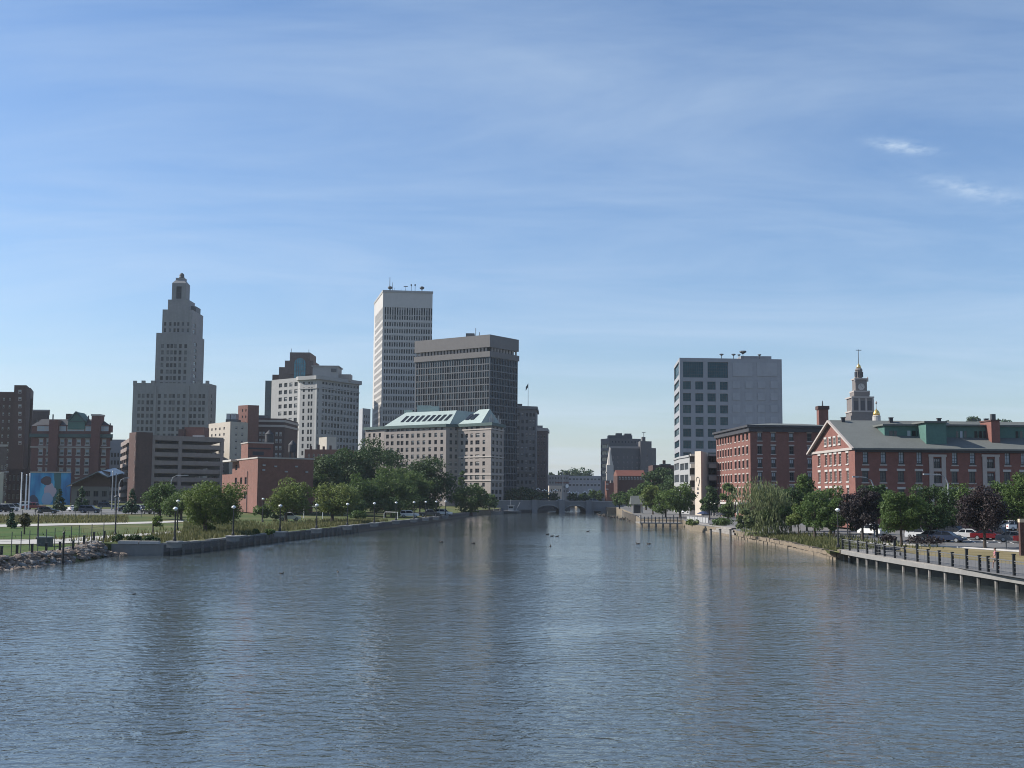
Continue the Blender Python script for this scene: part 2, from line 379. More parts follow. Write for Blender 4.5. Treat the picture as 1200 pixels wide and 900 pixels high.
# right-bank surfaces
sheet('path', [(1022, 643.8, 648.3), (1080, 651, 659), (1130, 656, 667.5), (1200, 663, 679), (1270, 672, 694), (1500, 690, 735)], M_['asph_l'], .05)
sheet('dry_lawn', [(1040, 638.5, 644.5), (1070, 639.5, 649), (1100, 641, 654), (1150, 644.5, 659), (1200, 648, 664), (1290, 653, 673), (1500, 664, 692)], M_['drygrass'], .035)
sheet('grass_bank', [(868, 620, 624.5), (900, 624, 630), (940, 628, 638), (983, 632, 648)], M_['grass'], .03)
def kerb(pts, name='kerb'):
    mb = MB()
    P = [g(*p) for p in pts]
    for a, b in zip(P, P[1:]):
        d = (b - a); rz = math.atan2(d.y, d.x); m = (a + b) / 2
        mb.cbox(m.x, m.y, min(a.z, b.z) - .1, d.length, .3, .24 + abs(a.z - b.z), rz)
    return tag(mb.build(name, M_['conc_l']), kind='structure')
kerb([(1092, 640.2), (1120, 641.6), (1160, 644.2), (1210, 647.6)])
kerb([(1002, 636.5), (1045, 638.5), (1092, 640.2)])
# painted bay lines in the right-hand lot
mb = MB()
for k in range(9):
    a, b = g(1098 + k * 15, 634.8 + k * .45), g(1091 + k * 14.5, 631.3 + k * .4)
    d = b - a; m = (a + b) / 2; mb.cbox(m.x, m.y, m.z + .05, d.length, .12, .008, math.atan2(d.y, d.x))
tag(mb.build('parking_marking', M_['paint']), kind='structure')
# river
wm = bpy.data.materials.new('river_water'); wm.use_nodes = True
nt = wm.node_tree; B = nt.nodes['Principled BSDF']; L = nt.links.new
B.inputs['Base Color'].default_value = (.048, .059, .058, 1); B.inputs['Roughness'].default_value = .06; B.inputs['IOR'].default_value = 1.45
t = nt.nodes.new('ShaderNodeTexCoord')
def wnoise(scale, sx, sy, rot, det, ro=.5, dist=0):
    m = nt.nodes.new('ShaderNodeMapping'); m.inputs['Scale'].default_value = (sx, sy, 1); m.inputs['Rotation'].default_value = (0, 0, R_(rot)); L(t.outputs['Object'], m.inputs[0])
    n = nt.nodes.new('ShaderNodeTexNoise'); n.inputs['Scale'].default_value = scale; n.inputs['Detail'].default_value = det; n.inputs['Roughness'].default_value = ro; n.inputs['Distortion'].default_value = dist
    L(m.outputs[0], n.inputs['Vector']); return n.outputs[0]
def nm(op, a, b=None, d=None):
    n = nt.nodes.new('ShaderNodeMath'); n.operation = op
    for i, v in enumerate((a, b, d)):
        if v is None: continue
        if isinstance(v, (int, float)): n.inputs[i].default_value = v
        else: L(v, n.inputs[i])
    return n.outputs[0]
w1 = wnoise(1.7, .85, 1.2, 14, 3, .5, .5)      # wind ripples about 0.6 m apart
w2 = wnoise(4.2, .8, 1.2, -18, 2, .5, .3)        # fine chop
w3 = wnoise(.33, .7, 1.2, 25, 2, .5, .4)         # long undulation
patch = wnoise(.03, .8, 1.2, 20, 4, .55, .8)     # calm and ruffled patches
pm = nt.nodes.new('ShaderNodeMapRange'); pm.inputs[1].default_value = .34; pm.inputs[2].default_value = .58; pm.inputs[3].default_value = .5; pm.inputs[4].default_value = 1.15; L(patch, pm.inputs[0])
# ripples made lower upstream so that the far water looks brighter
sx_ = nt.nodes.new('ShaderNodeSeparateXYZ'); L(t.outputs['Object'], sx_.inputs[0]); sh = nt.nodes.new('ShaderNodeMapRange'); sh.inputs[1].default_value = 40; sh.inputs[2].default_value = 260; sh.inputs[3].default_value = 1.05; sh.inputs[4].default_value = .42; L(sx_.outputs[1], sh.inputs[0])
h = nm('MULTIPLY', nm('ADD', nm('ADD', nm('MULTIPLY', w1, .078), nm('MULTIPLY', w2, .016)), nm('MULTIPLY', w3, .065)), nm('MULTIPLY', pm.outputs[0], sh.outputs[0]))
bp = nt.nodes.new('ShaderNodeBump'); bp.inputs['Strength'].default_value = 1.0; bp.inputs['Distance'].default_value = 1.0
L(h, bp.inputs['Height']); L(bp.outputs[0], B.inputs['Normal'])
mb = MB(); mb.poly([(-75, -80, 0), (75, -80, 0), (75, 720, 0), (-75, 720, 0)])
tag(mb.build('water', wm), kind='structure')
# ------------------------------------------------------------------ buildings
WCACHE = {}
def q5(v): return round(v * 20) / 20
def win_mesh(w, h, st):
    """one window in its own frame: x along the wall, y into it, z up; style = (frame, glass, frame width, bars across, bars up, depth, blind material, blind share)"""
    key = (q5(w), q5(h)) + st
    if key in WCACHE: return WCACHE[key]
    fm, gm, fw, nx, nz, dep, bm_, bs = st
    mb = MB(); e = .04
    mb.box(-e, dep, -e, w + e, dep + .06, h + e, 1)
    if bs > 0: mb.box(fw * .9, dep - .025, h * (1 - bs), w - fw * .9, dep - .005, h - fw * .9, 2)
    y0, y1 = dep - .1, dep - .002
    mb.box(-e, y0, -e, fw, y1, h + e); mb.box(w - fw, y0, -e, w + e, y1, h + e)
    mb.box(fw, y0, -e, w - fw, y1, fw); mb.box(fw, y0, h - fw, w - fw, y1, h + e)
    b = fw * .6
    for k in range(1, nx): x = w * k / nx; mb.box(x - b / 2, y0 + .02, fw, x + b / 2, y1 - .004, h - fw)
    for k in range(1, nz): z = h * k / nz; mb.box(fw, y0 + .03, z - b / 2, w - fw, y1 - .006, z + b / 2)
    WCACHE[key] = (mb, [M_[fm], M_[gm], M_[bm_]])
    me = mb.mesh('window', WCACHE[key][1]); WCACHE[key] = (mb, WCACHE[key][1], me)
    return WCACHE[key]
LC = {}
def box_mesh(name, w, d, h, mt):
    key = (name, q5(w), d, h, mt)
    if key not in LC:
        mb = MB(); mb.box(0, -d, 0, w, .0, h); LC[key] = mb.mesh(name, M_[mt])
    return LC[key]
def hole_wall(mb, A, B, z0, z1, rects, dep, m=0):
    """wall face from A to B (left to right seen from outside) with openings and their reveals"""
    A, B = Vector((A[0], A[1])), Vector((B[0], B[1])); Ld = (B - A).length; u = (B - A) / Ld; n_in = Vector((-u.y, u.x))
    H = z1 - z0
    rs = [(max(.05, r[0]), max(.02, r[1]), min(Ld - .05, r[2]), min(H - .05, r[3])) for r in rects]
    rs = [r for r in rs if r[2] - r[0] > .15 and r[3] - r[1] > .15]
    P = lambda s, v, d=0: (A.x + u.x * s + n_in.x * d, A.y + u.y * s + n_in.y * d, z0 + v)
    vs = sorted(set([0, H] + [round(r[1], 3) for r in rs] + [round(r[3], 3) for r in rs]))
    for va, vb in zip(vs, vs[1:]):
        if vb - va < 1e-4: continue
        mid = (va + vb) / 2
        occ = sorted((r[0], r[2]) for r in rs if r[1] < mid < r[3])
        s = 0
        for a, b in occ:
            if a > s + 1e-4: mb.poly([P(s, va), P(a, va), P(a, vb), P(s, vb)], m)
            s = max(s, b)
        if s < Ld - 1e-4: mb.poly([P(s, va), P(Ld, va), P(Ld, vb), P(s, vb)], m)
    for a, va, b, vb in rs:
        mb.poly([P(a, va), P(b, va), P(b, va, dep), P(a, va, dep)], m); mb.poly([P(b, vb), P(a, vb), P(a, vb, dep), P(b, vb, dep)], m)
        mb.poly([P(a, vb), P(a, va), P(a, va, dep), P(a, vb, dep)], m); mb.poly([P(b, va), P(b, vb), P(b, vb, dep), P(b, va, dep)], m)
    return rs
def fuv(A, B, px, py):
    """where the sight line through a pixel meets the vertical plane over A-B: distance along it and height"""
    A2, B2 = Vector((A[0], A[1], 0)), Vector((B[0], B[1], 0)); u = (B2 - A2).normalized(); n = Vector((u.y, -u.x, 0)); d = ray(px, py)
    t = (A2 - CAMP).dot(n) / d.dot(n); p = CAMP + d * t
    return (p - A2).dot(u), p.z
def ev(a, b, n, f=.55):
    s = (b - a) / n
    return [(a + s * (k + .5 - f / 2), a + s * (k + .5 + f / 2)) for k in range(n)]
def at_(cs, w): return [(k - w / 2, k + w / 2) for k in cs]
def G(A, B, cols, rows, pyr, pxr, z0):
    """window rectangles from pixel columns (read at height pyr) and pixel rows (read at column pxr)"""
    U = [sorted((fuv(A, B, a, pyr)[0], fuv(A, B, b, pyr)[0])) for a, b in cols]
    V = [sorted((fuv(A, B, pxr, a)[1] - z0, fuv(A, B, pxr, b)[1] - z0)) for a, b in rows]
    return [(a, v0, b, v1) for v0, v1 in V for a, b in U]
class Bld:
    def __init__(s, name, label, P, z0, z1, wall, cat='building', group=None):
        s.P = [Vector((p[0], p[1])) for p in P]; s.z0, s.z1, s.wall = z0, z1, wall
        s.o = Vector((s.P[0].x, s.P[0].y, z0)); s.root = thing(name, label, cat, s.o, 0, group)
        s.rects = {}; s.n_win = 0; s.rest = None; s.holes = {}
    def mb(s): return MB(s.o)
    def add(s, mb, name, mats, parent=None):
        ob = mb.build(name, [M_[m] if isinstance(m, str) else m for m in (mats if isinstance(mats, (list, tuple)) else [mats])], s.root)
        return ob
    def edge(s, i): return s.P[i], s.P[(i + 1) % len(s.P)]
    def windows(s, i, rects, st, sill=None, lintel=None, every=None):
        s.rects.setdefault(i, []).append((rects, st, sill, lintel, every))
    def finish(s, wallname='wall', roof='roofing', parapet=.6, extra=None, limit=100, top=True):
        mb = s.mb(); n = len(s.P)
        for i in range(n):
            A, B = s.edge(i)
            groups = s.rects.get(i, [])
            dep = groups[0][1][5] if groups else .2
            allr = [r for gq in groups for r in gq[0]]
            if not allr:
                mb.poly([(A.x, A.y, s.z0), (B.x, B.y, s.z0), (B.x, B.y, s.z1), (A.x, A.y, s.z1)]); continue
            hole_wall(mb, A, B, s.z0, s.z1, allr, dep)
        if extra: extra(mb)
        w = s.add(mb, wallname, s.wall)
        for i, groups in s.rects.items(): s.fill(i, groups, limit)
        if s.rest is not None: tag(s.add(s.rest, 'window_rows', s.rest_m), kind='stuff')
        if top:
            mb = s.mb(); zt = s.z1 - parapet if parapet > 0 else s.z1
            mb.poly([(p.x, p.y, zt) for p in s.P]); s.add(mb, 'roof', roof)
        return s
    def fill(s, i, groups, limit):
        A, B = s.edge(i); u = (B - A).normalized(); ang = math.atan2(u.y, u.x); Ld = (B - A).length
        M0 = Matrix.Rotation(ang, 4, 'Z')
        for rects, st, sill, lintel, every in groups:
            for k, (a, v0, b, v1) in enumerate(rects):
                a, b, v0, v1 = max(.05, a), min(Ld - .05, b), max(.02, v0), min(s.z1 - s.z0 - .05, v1)
                if b - a <= .15 or v1 - v0 <= .15: continue
                sty = st
                if every:
                    r = random.random(); sty = every if r < .4 else st
                mbw, mts, me = win_mesh(b - a, v1 - v0, sty)
                pos = Vector((A.x - s.o.x + u.x * a, A.y - s.o.y + u.y * a, v0))
                if s.n_win < limit:
                    ob = bpy.data.objects.new('window', me); COL.objects.link(ob); ob.parent = s.root
                    ob.location = pos; ob.rotation_euler = (0, 0, ang); s.n_win += 1
                    for nm_, spec in (('sill', sill), ('lintel', lintel)):
                        if not spec: continue
                        mt, ext, hh, out = spec
                        q = bpy.data.objects.new(nm_, box_mesh(nm_, b - a + 2 * ext, out, hh, mt)); COL.objects.link(q); q.parent = ob
                        q.location = (-ext, 0, -hh if nm_ == 'sill' else v1 - v0)
                else:
                    if s.rest is None: s.rest = s.mb(); s.rest_m = []
                    T = Matrix.Translation(pos + s.o) @ M0; off = len(s.rest.v); mi = []
                    for m in mts:
                        if m not in s.rest_m: s.rest_m.append(m)
                        mi.append(s.rest_m.index(m))
                    s.rest.v += [tuple(T @ Vector(v)) for v in mbw.v]
                    s.rest.f += [tuple(off + q for q in f) for f in mbw.f]; s.rest.m += [mi[m] for m in mbw.m]
    def ring(s, name, z0, z1, out, mt, idx=None):
        """a moulding round the walls: band standing proud by out"""
        mb = s.mb(); n = len(s.P)
        Q = offset(s.P, out); Q2 = offset(s.P, -.02)
        for i in (idx if idx is not None else range(n)):
            j = (i + 1) % n; a, b, a2, b2 = Q[i], Q[j], Q2[i], Q2[j]
            mb.poly([(a.x, a.y, z0), (b.x, b.y, z0), (b.x, b.y, z1), (a.x, a.y, z1)]); mb.poly([(a.x, a.y, z1), (b.x, b.y, z1), (b2.x, b2.y, z1), (a2.x, a2.y, z1)])
            mb.poly([(b.x, b.y, z0), (a.x, a.y, z0), (a2.x, a2.y, z0), (b2.x, b2.y, z0)])
            if idx is not None:
                mb.poly([(a.x, a.y, z0), (a.x, a.y, z1), (a2.x, a2.y, z1), (a2.x, a2.y, z0)]); mb.poly([(b2.x, b2.y, z0), (b2.x, b2.y, z1), (b.x, b.y, z1), (b.x, b.y, z0)])
        return s.add(mb, name, mt)
    def block(s, name, x0, x1, ytop, D, depth, mt, zb=None, base_px=None):
        """rooftop block between two pixel columns at distance D"""
        a, b = c(x0, ytop, D), c(x1, ytop, D); zb = s.z1 - .7 if zb is None else zb
        mb = s.mb(); mb.box(a.x, D, zb, b.x, D + depth, a.z); return s.add(mb, name, mt)
def offset(P, d):
    n = len(P); out = []
    for i in range(n):
        a, b, e = P[i - 1], P[i], P[(i + 1) % n]
        u, v = (b - a).normalized(), (e - b).normalized(); n1, n2 = Vector((u.y, -u.x)), Vector((v.y, -v.x))
        k = (n1 + n2); k = k / max(.2, k.dot(n1)) if k.length > 1e-6 else n1
        out.append(b + k * d)
    return out
def four(L, C, Rr): return [L, C, Rr, L + Rr - C]
def v2(p): return Vector((p[0], p[1]))
def bk(p, d): return Vector((p[0] / p[1] * d, d))   # straight back from the viewer
def rows_px(y0, sp, n, h): return [(y0 + sp * k - h / 2, y0 + sp * k + h / 2) for k in range(n)]
ST = lambda fm='dkgrey', gm='glass', fw=.1, nx=1, nz=1, dep=.25, bl='blind', bs=0: (fm, gm, fw, nx, nz, dep, bl, bs)
Z = 2.5
# ---- stepped art deco tower -------------------------------------------------------------
D = 650
zt = c(200, 449, D).z
A, Bc = c(156.2, 449, D), c(244.8, 449, D)
P = [v2(A), v2(Bc), v2(Bc) + Vector((1, 13)), v2(A) + Vector((1, 13))]
b = Bld('skyscraper', 'tall stepped limestone tower with narrow shaft and lantern top, tallest on the left', P, Z, zt, 'lime')
wst = ST('dkgrey', 'glass', .12, 1, 2, .3); wst2 = ST('lime_dk', 'glass2', .1, 1, 2, .3)
rw = rows_px(464, 7.75, 14, 4.9)
xs = at_([162.5, 167.2, 172.8, 177.6], 3.3) + at_([186.2, 193.2, 199.1, 203, 208.8, 215.3], 3.3) + at_([223.5, 228.2, 233.8, 238.2], 3.3)
b.windows(0, G(P[0], P[1], xs, rw, 480, 200, Z), wst, every=wst2)
b.windows(1, G(P[1], P[2], at_([247.7], 1.4), rows_px(464, 7.75, 8, 4.2), 480, 247, Z), wst)
b.finish(parapet=.8)
def tier(x0, x1, ytop, D, dep, zb, mt='lime', xs=None, rw=None, side=None, pxr=205, name='shaft'):
    a, e = c(x0, ytop, D), c(x1, ytop, D); zt = a.z
    Q = [Vector((a.x, D)), Vector((e.x, D)), Vector((e.x, D + dep)), Vector((a.x, D + dep))]
    mb = b.mb(); r = G(Q[0], Q[1], xs, rw, sum(rw[0]) / 2, pxr, zb) if xs else []
    r2 = side(Q, zb) if side else []
    for i in range(4):
        rr = r if i == 0 else (r2 if i == 1 else [])
        if rr: hole_wall(mb, Q[i], Q[(i + 1) % 4], zb, zt, rr, .3)
        else: p, q = Q[i], Q[(i + 1) % 4]; mb.poly([(p.x, p.y, zb), (q.x, q.y, zb), (q.x, q.y, zt), (p.x, p.y, zt)])
    mb.poly([(p.x, p.y, zt) for p in Q])
    b.add(mb, name, mt)
    sP, sz0, sz1 = b.P, b.z0, b.z1
    o_ = b.o.copy(); b.P, b.z0, b.z1 = Q, zb, zt
    rest = MB(b.o); mats = []
    for i, rr in ((0, r), (1, r2)):
        if not rr: continue
        p, q = Q[i], Q[(i + 1) % 4]; u = (q - p).normalized(); ang = math.atan2(u.y, u.x)
        for (s0, v0, s1, v1) in rr:
            mbw, mts, me = win_mesh(s1 - s0, v1 - v0, wst if random.random() < .7 else wst2)
            T = Matrix.Translation((p.x + u.x * s0, p.y + u.y * s0, zb + v0)) @ Matrix.Rotation(ang, 4, 'Z'); off = len(rest.v); mi = []
            for m in mts:
                if m not in mats: mats.append(m)
                mi.append(mats.index(m))
            rest.v += [tuple(T @ Vector(v)) for v in mbw.v]; rest.f += [tuple(off + k for k in f) for f in mbw.f]; rest.m += [mi[m] for m in mbw.m]
    if rest.v: tag(b.add(rest, 'window_rows', mats), kind='stuff')
    b.P, b.z0, b.z1 = sP, sz0, sz1
    return zt, Q
sx = at_([190.5, 197, 201.3, 205.6, 211.3, 217.6], 3.3)
zs, Q1 = tier(183.2, 224.8, 390, D + 1.5, 27, zt - 5, 'lime', sx, rows_px(405.5, 7.5, 14, 4.9),
      lambda Q, zb: G(Q[1], Q[2], at_([227.6], 3.2), rows_px(403, 7.5, 14, 4.2), 450, 227.6, zb))
zs2, _ = tier(190.6, 225.2, 362.6, D + 4, 24, zs - 2, 'lime', at_([193.6, 199.6, 204.8, 209, 214.4, 220.6], 2.6), rows_px(379.6, 7.4, 2, 4.4),
      lambda Q, zb: G(Q[1], Q[2], at_([227.9], 2.6), rows_px(381.5, 7.4, 2, 4.6), 385, 228, zb))
zs3, _ = tier(197, 221.2, 351, D + 7, 13, zs2 - 1)
mb = b.mb(); a, e = c(199, 378, D), c(219, 370, D)
zs4, Ql = tier(201.8, 218.2, 331.5, D + 8, 8, zs3 - 1, 'lime', at_([209.6], 6.2), [(335.5, 350)], pxr=209, name='lantern')
mb = b.mb(); cxm, cym = (Ql[0].x + Ql[1].x) / 2, D + 12; w = (Ql[1].x - Ql[0].x) / 2
sq = lambda r: [Vector((cxm - r, cym - r)), Vector((cxm + r, cym - r)), Vector((cxm + r, cym + r)), Vector((cxm - r, cym + r))]
z5 = c(210, 324.5, D).z; mb.prism(sq(w), zs4, z5, 0, sq(w * .6)); mb.prism(sq(w * .62), z5, z5 + 1.2); b.add(mb, 'lantern_roof', 'lime')
mb = b.mb(); z6 = c(210, 315.2, D).z; r = 1.55
mb.lathe(cxm + .2, cym, [(r * .9, z5 + 1.2), (r, z5 + 1.8), (r * .85, z6 - 2.0), (r * .95, z6 - 1.7), (r * .75, z6 - .7), (r * .2, z6)], 12); b.add(mb, 'finial', 'dkgrey')
mb = b.mb(); a, e = c(221.8, 359.5, D + 14), c(230.8, 359.5, D + 14); mb.box(a.x, D + 12, zs2 - 1, e.x, D + 22, a.z); b.add(mb, 'rooftop_plant', 'dkgrey')
mb = b.mb()
for x0, x1, y in ((156.2, 160, 447), (166, 170, 446.8), (177, 182, 446.8), (232, 236, 447.2), (241, 244.8, 447)):
    a, e = c(x0, y, D), c(x1, y, D); mb.box(a.x, D - .3, zt - 1.5, e.x, D + 1.2, a.z + .4)
for x in (181.8, 220.4): a, e = c(x, 450, D), c(x + 2, 450, D); mb.box(a.x, D - .7, Z, e.x, D - .02, zt - 1.6)
b.add(mb, 'pier', 'lime')
# ---- white office tower -----------------------------------------------------------------
C, Lf, Rt = c(449, 342.4, 640), c(438.6, 356.5, 683), c(507, 344, 643.5)
zt = C.z; P = four(v2(Lf), v2(C), v2(Rt))
b = Bld('skyscraper', 'white concrete office tower with rows of narrow dark windows and roof antennas', P, Z, zt, 'white_conc')
wst = ST('dkgrey', 'glass', .12, 1, 1, .5)
rows = rows_px(363.7, 7.92, 29, 5.2); rows[0] = (359.8, 368.5)
b.windows(1, G(P[1], P[2], ev(449.4, 506.6, 20, .6), rows, 420, 449, Z), wst, every=ST('dkgrey', 'glass2', .12, 1, 1, .5, 'blind', .3))
# the left face shows the same rows as long bands between spandrels
b.windows(0, G(P[0], P[1], ev(438.9, 448.8, 30, .5), rows, 420, 448.5, Z), ST('dkgrey', 'glass', .12, 1, 1, .3), every=ST('dkgrey', 'glass2', .12, 1, 1, .3))
b.finish(limit=100)
b.ring('coping', zt - .02, zt + 1.2, .25, 'white_stone')
for nm_, x, y, w_ in (('antenna_mast', 457, 325, .25), ('antenna_mast', 460, 331, .15), ('antenna_mast', 462, 337, .12), ('antenna_mast', 470, 338.5, .1), ('antenna_mast', 475.5, 335, .15), ('antenna_mast', 482, 334, .18), ('antenna_mast', 486.5, 334, .18)):
    p = c(x, y, 652); mb = b.mb(); mb.tube([(p.x, 652, zt - .5), (p.x, 652, p.z)], [w_, w_ * .6], 6)
    if x in (475.5, 482, 486.5): mb.cbox(p.x, 652, p.z - .5, 2.2 if x < 476 else .7, .5, .9 if x > 476 else .3)
    b.add(mb, nm_, 'dkgrey')
for x, y in ((457.2, 337.3), (494.5, 337.6)):
    p = c(x, y, 650); mb = b.mb(); mb.lathe(p.x, 650, [(.2, zt), (.25, p.z - .9), (1.0, p.z - .5), (1.35, p.z), (1.25, p.z + .5), (.5, p.z + .9)], 10); b.add(mb, 'satellite_dish', 'dkgrey')
# ---- dark slab tower --------------------------------------------------------------------
C, Lf, Rt = c(574, 392, 540), c(487, 400, 566), c(607, 398.4, 558)
P = four(v2(Lf), v2(C), v2(Rt)); zt = C.z
zb = c(574, 416.5, 540).z
b = Bld('skyscraper', 'dark glazed slab tower with a plain brown band round its top', P, Z, zb, 'mullion')
wst = ST('mullion', 'glass_b', .06, 1, 1, .35); wst2 = ST('mullion', 'glass', .06, 1, 1, .35)
rows = rows_px(422.2, 8.0, 20, 6.8)
b.windows(0, G(P[0], P[1], ev(487.4, 573.4, 31, .76), rows, 440, 573, Z), wst, every=wst2)
b.windows(1, G(P[1], P[2], ev(574.6, 606.4, 17, .8), rows, 440, 575, Z), wst2, every=wst)
b.finish(limit=100, parapet=0)
b.ring('ledge', zb - .6, c(574, 411.5, 540).z, .5, 'tower_grey')
mb = b.mb(); Q = offset(P, -1.6); mb.prism(Q, zb, c(574, 407, 540).z); b.add(mb, 'louvre_storey', 'dkgrey')
mb = b.mb(); mb.prism(offset(P, .3), c(574, 406.5, 540).z, zt); b.add(mb, 'top_band', 'tower_grey')
mb = b.mb()
for i, n in ((0, 22), (1, 9)):
    A, B2 = Vector(offset(P, -.7)[i]), Vector(offset(P, -.7)[i + 1])
    for k in range(n + 1): p = A.lerp(B2, k / n); mb.cbox(p.x, p.y, zb + .02, .9, .9, c(574, 406.5, 540).z - zb)
b.add(mb, 'louvre_pier', 'stone_trim')
b.block('rooftop_plant', 546, 556, 390.5, 552, 8, 'tower_grey', zt - .3)
for x, y in ((557.5, 384), (562, 389)):
    p = c(x, y, 552); mb = b.mb(); mb.tube([(p.x, 553, zt - .3), (p.x, 553, p.z)], .14, 6); b.add(mb, 'antenna_mast', 'dkgrey')
# ---- green-roofed hotel block -----------------------------------------------------------
zt = c(575, 496.5, 470).z
K = [v2(c(428.5, 500.2, 512)), v2(c(450, 498.6, 503)), v2(c(523, 496.6, 482)), v2(c(537, 496.3, 484)), v2(c(575.6, 496.5, 470)), v2(c(590.5, 498.4, 486))]
P = K + [K[5] + Vector((-6, 34)), K[1] + Vector((10, 34)), K[0] + Vector((10, 30))]
b = Bld('hotel_building', 'buff stone block of many small windows under a pale green sloping roof', P, 2.2, zt, 'pink_stone')
wst = ST('dkgrey', 'glass', .1, 2, 2, .3); wst2 = ST('dkgrey', 'glass2', .1, 2, 1, .3, 'blind', .4)
rr = rows_px(501.8, 8.28, 11, 4.8)
b.windows(2, [], wst)
b.windows(1, G(K[1], K[2], at_([453.6, 459.2, 466.3, 470.8, 476.8, 483.2, 489.8, 496.4, 503.4, 510.2, 517.4], 3.2), rr, 540, 500, 2.2), wst, every=wst2)
del b.rects[2]
b.windows(2, G(K[2], K[3], at_([528.2, 534.3], 3), rr, 540, 528, 2.2), wst, every=wst2)
b.windows(3, G(K[3], K[4], at_([541.2, 546.6], 3) + at_([552.4], 2.9) + at_([559.3], 4.8) + at_([566.8], 3), rr, 540, 560, 2.2), wst, every=wst2)
b.windows(4, G(K[4], K[5], at_([577.8, 582.2, 586.6], 2.9), rr, 540, 578, 2.2), wst)
b.windows(0, G(K[0], K[1], at_([432.5, 438, 444.6], 2.6), rr, 540, 440, 2.2), wst)
b.finish(limit=100, parapet=0)
b.ring('cornice', zt - .7, zt + .5, .8, 'copper_d', (0, 1, 2, 3, 4))
for y in (556.5, 536, 503.8): z = c(560, y, 475).z; b.ring('belt_course', z, z + .5, .25, 'stone_trim', (3, 4))
z = c(560, 563.8, 475).z; b.ring('belt_course', z, z + .6, .3, 'stone_trim', (1, 2, 3, 4))
zr = c(520, 481, 490).z
mb = b.mb()
def hip(a0, a1, inset, back):
    a0, a1 = Vector(a0), Vector(a1); u = (a1 - a0).normalized(); n = Vector((-u.y, u.x))
    lo = [a0, a1, a1 + n * back, a0 + n * back]; hi = [a0 + u * inset + n * inset, a1 - u * inset * .25 + n * inset, a1 - u * inset * .3 + n * (back - 4), a0 + u * inset + n * (back - 4)]
    mb.prism(lo, zt + .5, zr, 0, hi); return lo, hi
lo, hi = hip(K[1], K[2] + (K[3] - K[2]) * .3, 6.5, 30)
lo2, hi2 = hip(K[3], K[3].lerp(K[4], .7), 6.0, 10.5)
b.add(mb, 'roof', 'copper_p')
u = (lo[1] - lo[0]).normalized(); Ln = (lo[1] - lo[0]).length; n = Vector((-u.y, u.x))
for k in range(9):
    f = (.2 + .082 * k); mb = b.mb(); p = lo[0] + u * (Ln * f)
    for s0, s1, m in ((-.0, 1.55, 0),):
        e0, e1 = .28, .72; sl = lambda t, off: (p + u * off + n * (6.5 * t - .25))
        qa, qb, qc, qd = sl(e0, s0 + .5), sl(e0, s1 + .5), sl(e1, s1 + .5 + .9), sl(e1, s0 + .5 + .9)
        h0, h1 = zt + .5 + (zr - zt - .5) * e0, zt + .5 + (zr - zt - .5) * e1
        mb.poly([(qa.x, qa.y, h0), (qb.x, qb.y, h0), (qc.x, qc.y, h1), (qd.x, qd.y, h1)])
        mb.poly([(qa.x, qa.y, h0), (qd.x, qd.y, h1), (qd.x + n.x, qd.y + n.y, h1 - .4), (qa.x + n.x, qa.y + n.y, h0 - .4)])
    b.add(mb, 'roof_window', 'glass')
u2 = (lo2[1] - lo2[0]).normalized(); n2 = Vector((-u2.y, u2.x)); L2 = (lo2[1] - lo2[0]).length
for f in (.16, .38):
    mb = b.mb(); p = lo2[0] + u2 * (L2 * f); q = lambda t, o: p + u2 * o + n2 * (6.0 * t - .4); H_ = zr - zt - .5
    mb.poly([(*q(.3, 0), zt + .5 + H_ * .3), (*q(.3, 2.2), zt + .5 + H_ * .3), (*q(.7, 3.1), zt + .5 + H_ * .7), (*q(.7, .9), zt + .5 + H_ * .7)]); b.add(mb, 'roof_window', 'glass')
b.block('penthouse', 489, 505, 475, 508, 8, 'copper_p', zr - .5); b.block('penthouse', 505, 514, 476, 507, 7, 'copper_p', zr - .5)
b.block('penthouse', 473, 483, 480.5, 512, 8, 'copper_p', zr - 3)
for k in range(7):
    x = 573.5 + k * 2.1; p = c(x, 488 + k * .8, 474 + k * 1.9); mb = b.mb(); mb.cbox(p.x, p.y + 1.2, zt + .4, .5, .5, 2.6 + (k % 2) * 1.2); b.add(mb, 'roof_post', 'trim')
# ---- grey stone block beside the dark tower ---------------------------------------------
D = 560; a, e = c(603, 476.5, D), c(628.2, 476.5, D + 4); zt = a.z
P = [v2(a), v2(e), v2(e) + Vector((1.5, 34)), v2(a) + Vector((0, 34))]
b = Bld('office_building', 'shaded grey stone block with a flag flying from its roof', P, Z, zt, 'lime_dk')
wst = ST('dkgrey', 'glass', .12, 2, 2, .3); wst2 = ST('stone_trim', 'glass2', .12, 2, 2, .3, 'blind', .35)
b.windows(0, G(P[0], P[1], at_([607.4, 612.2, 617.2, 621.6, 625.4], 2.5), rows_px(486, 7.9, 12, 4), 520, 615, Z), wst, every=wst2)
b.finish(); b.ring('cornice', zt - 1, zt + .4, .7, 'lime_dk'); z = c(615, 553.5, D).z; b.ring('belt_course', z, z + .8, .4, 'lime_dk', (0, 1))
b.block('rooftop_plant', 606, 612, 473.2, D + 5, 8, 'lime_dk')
p = c(619, 449, D + 8); mb = b.mb(); mb.tube([(p.x, p.y, zt - 1), (p.x, p.y, p.z)], [.14, .07], 6)
flagpole = b.add(mb, 'flagpole', 'trim'); mb = b.mb()
for k in range(5): mb.poly([(p.x - .1 - k * .22, p.y + .1 * math.sin(k), p.z - .2 - k * .35), (p.x - .1 - (k + 1) * .22, p.y + .1 * math.sin(k + 1), p.z - .2 - (k + 1) * .35), (p.x - .1 - (k + 1) * .22, p.y + .1 * math.sin(k + 1), p.z - 2 - (k + 1) * .35), (p.x - .1 - k * .22, p.y + .1 * math.sin(k), p.z - 2 - k * .35)])
b.add(mb, 'flag', 'dkgrey')
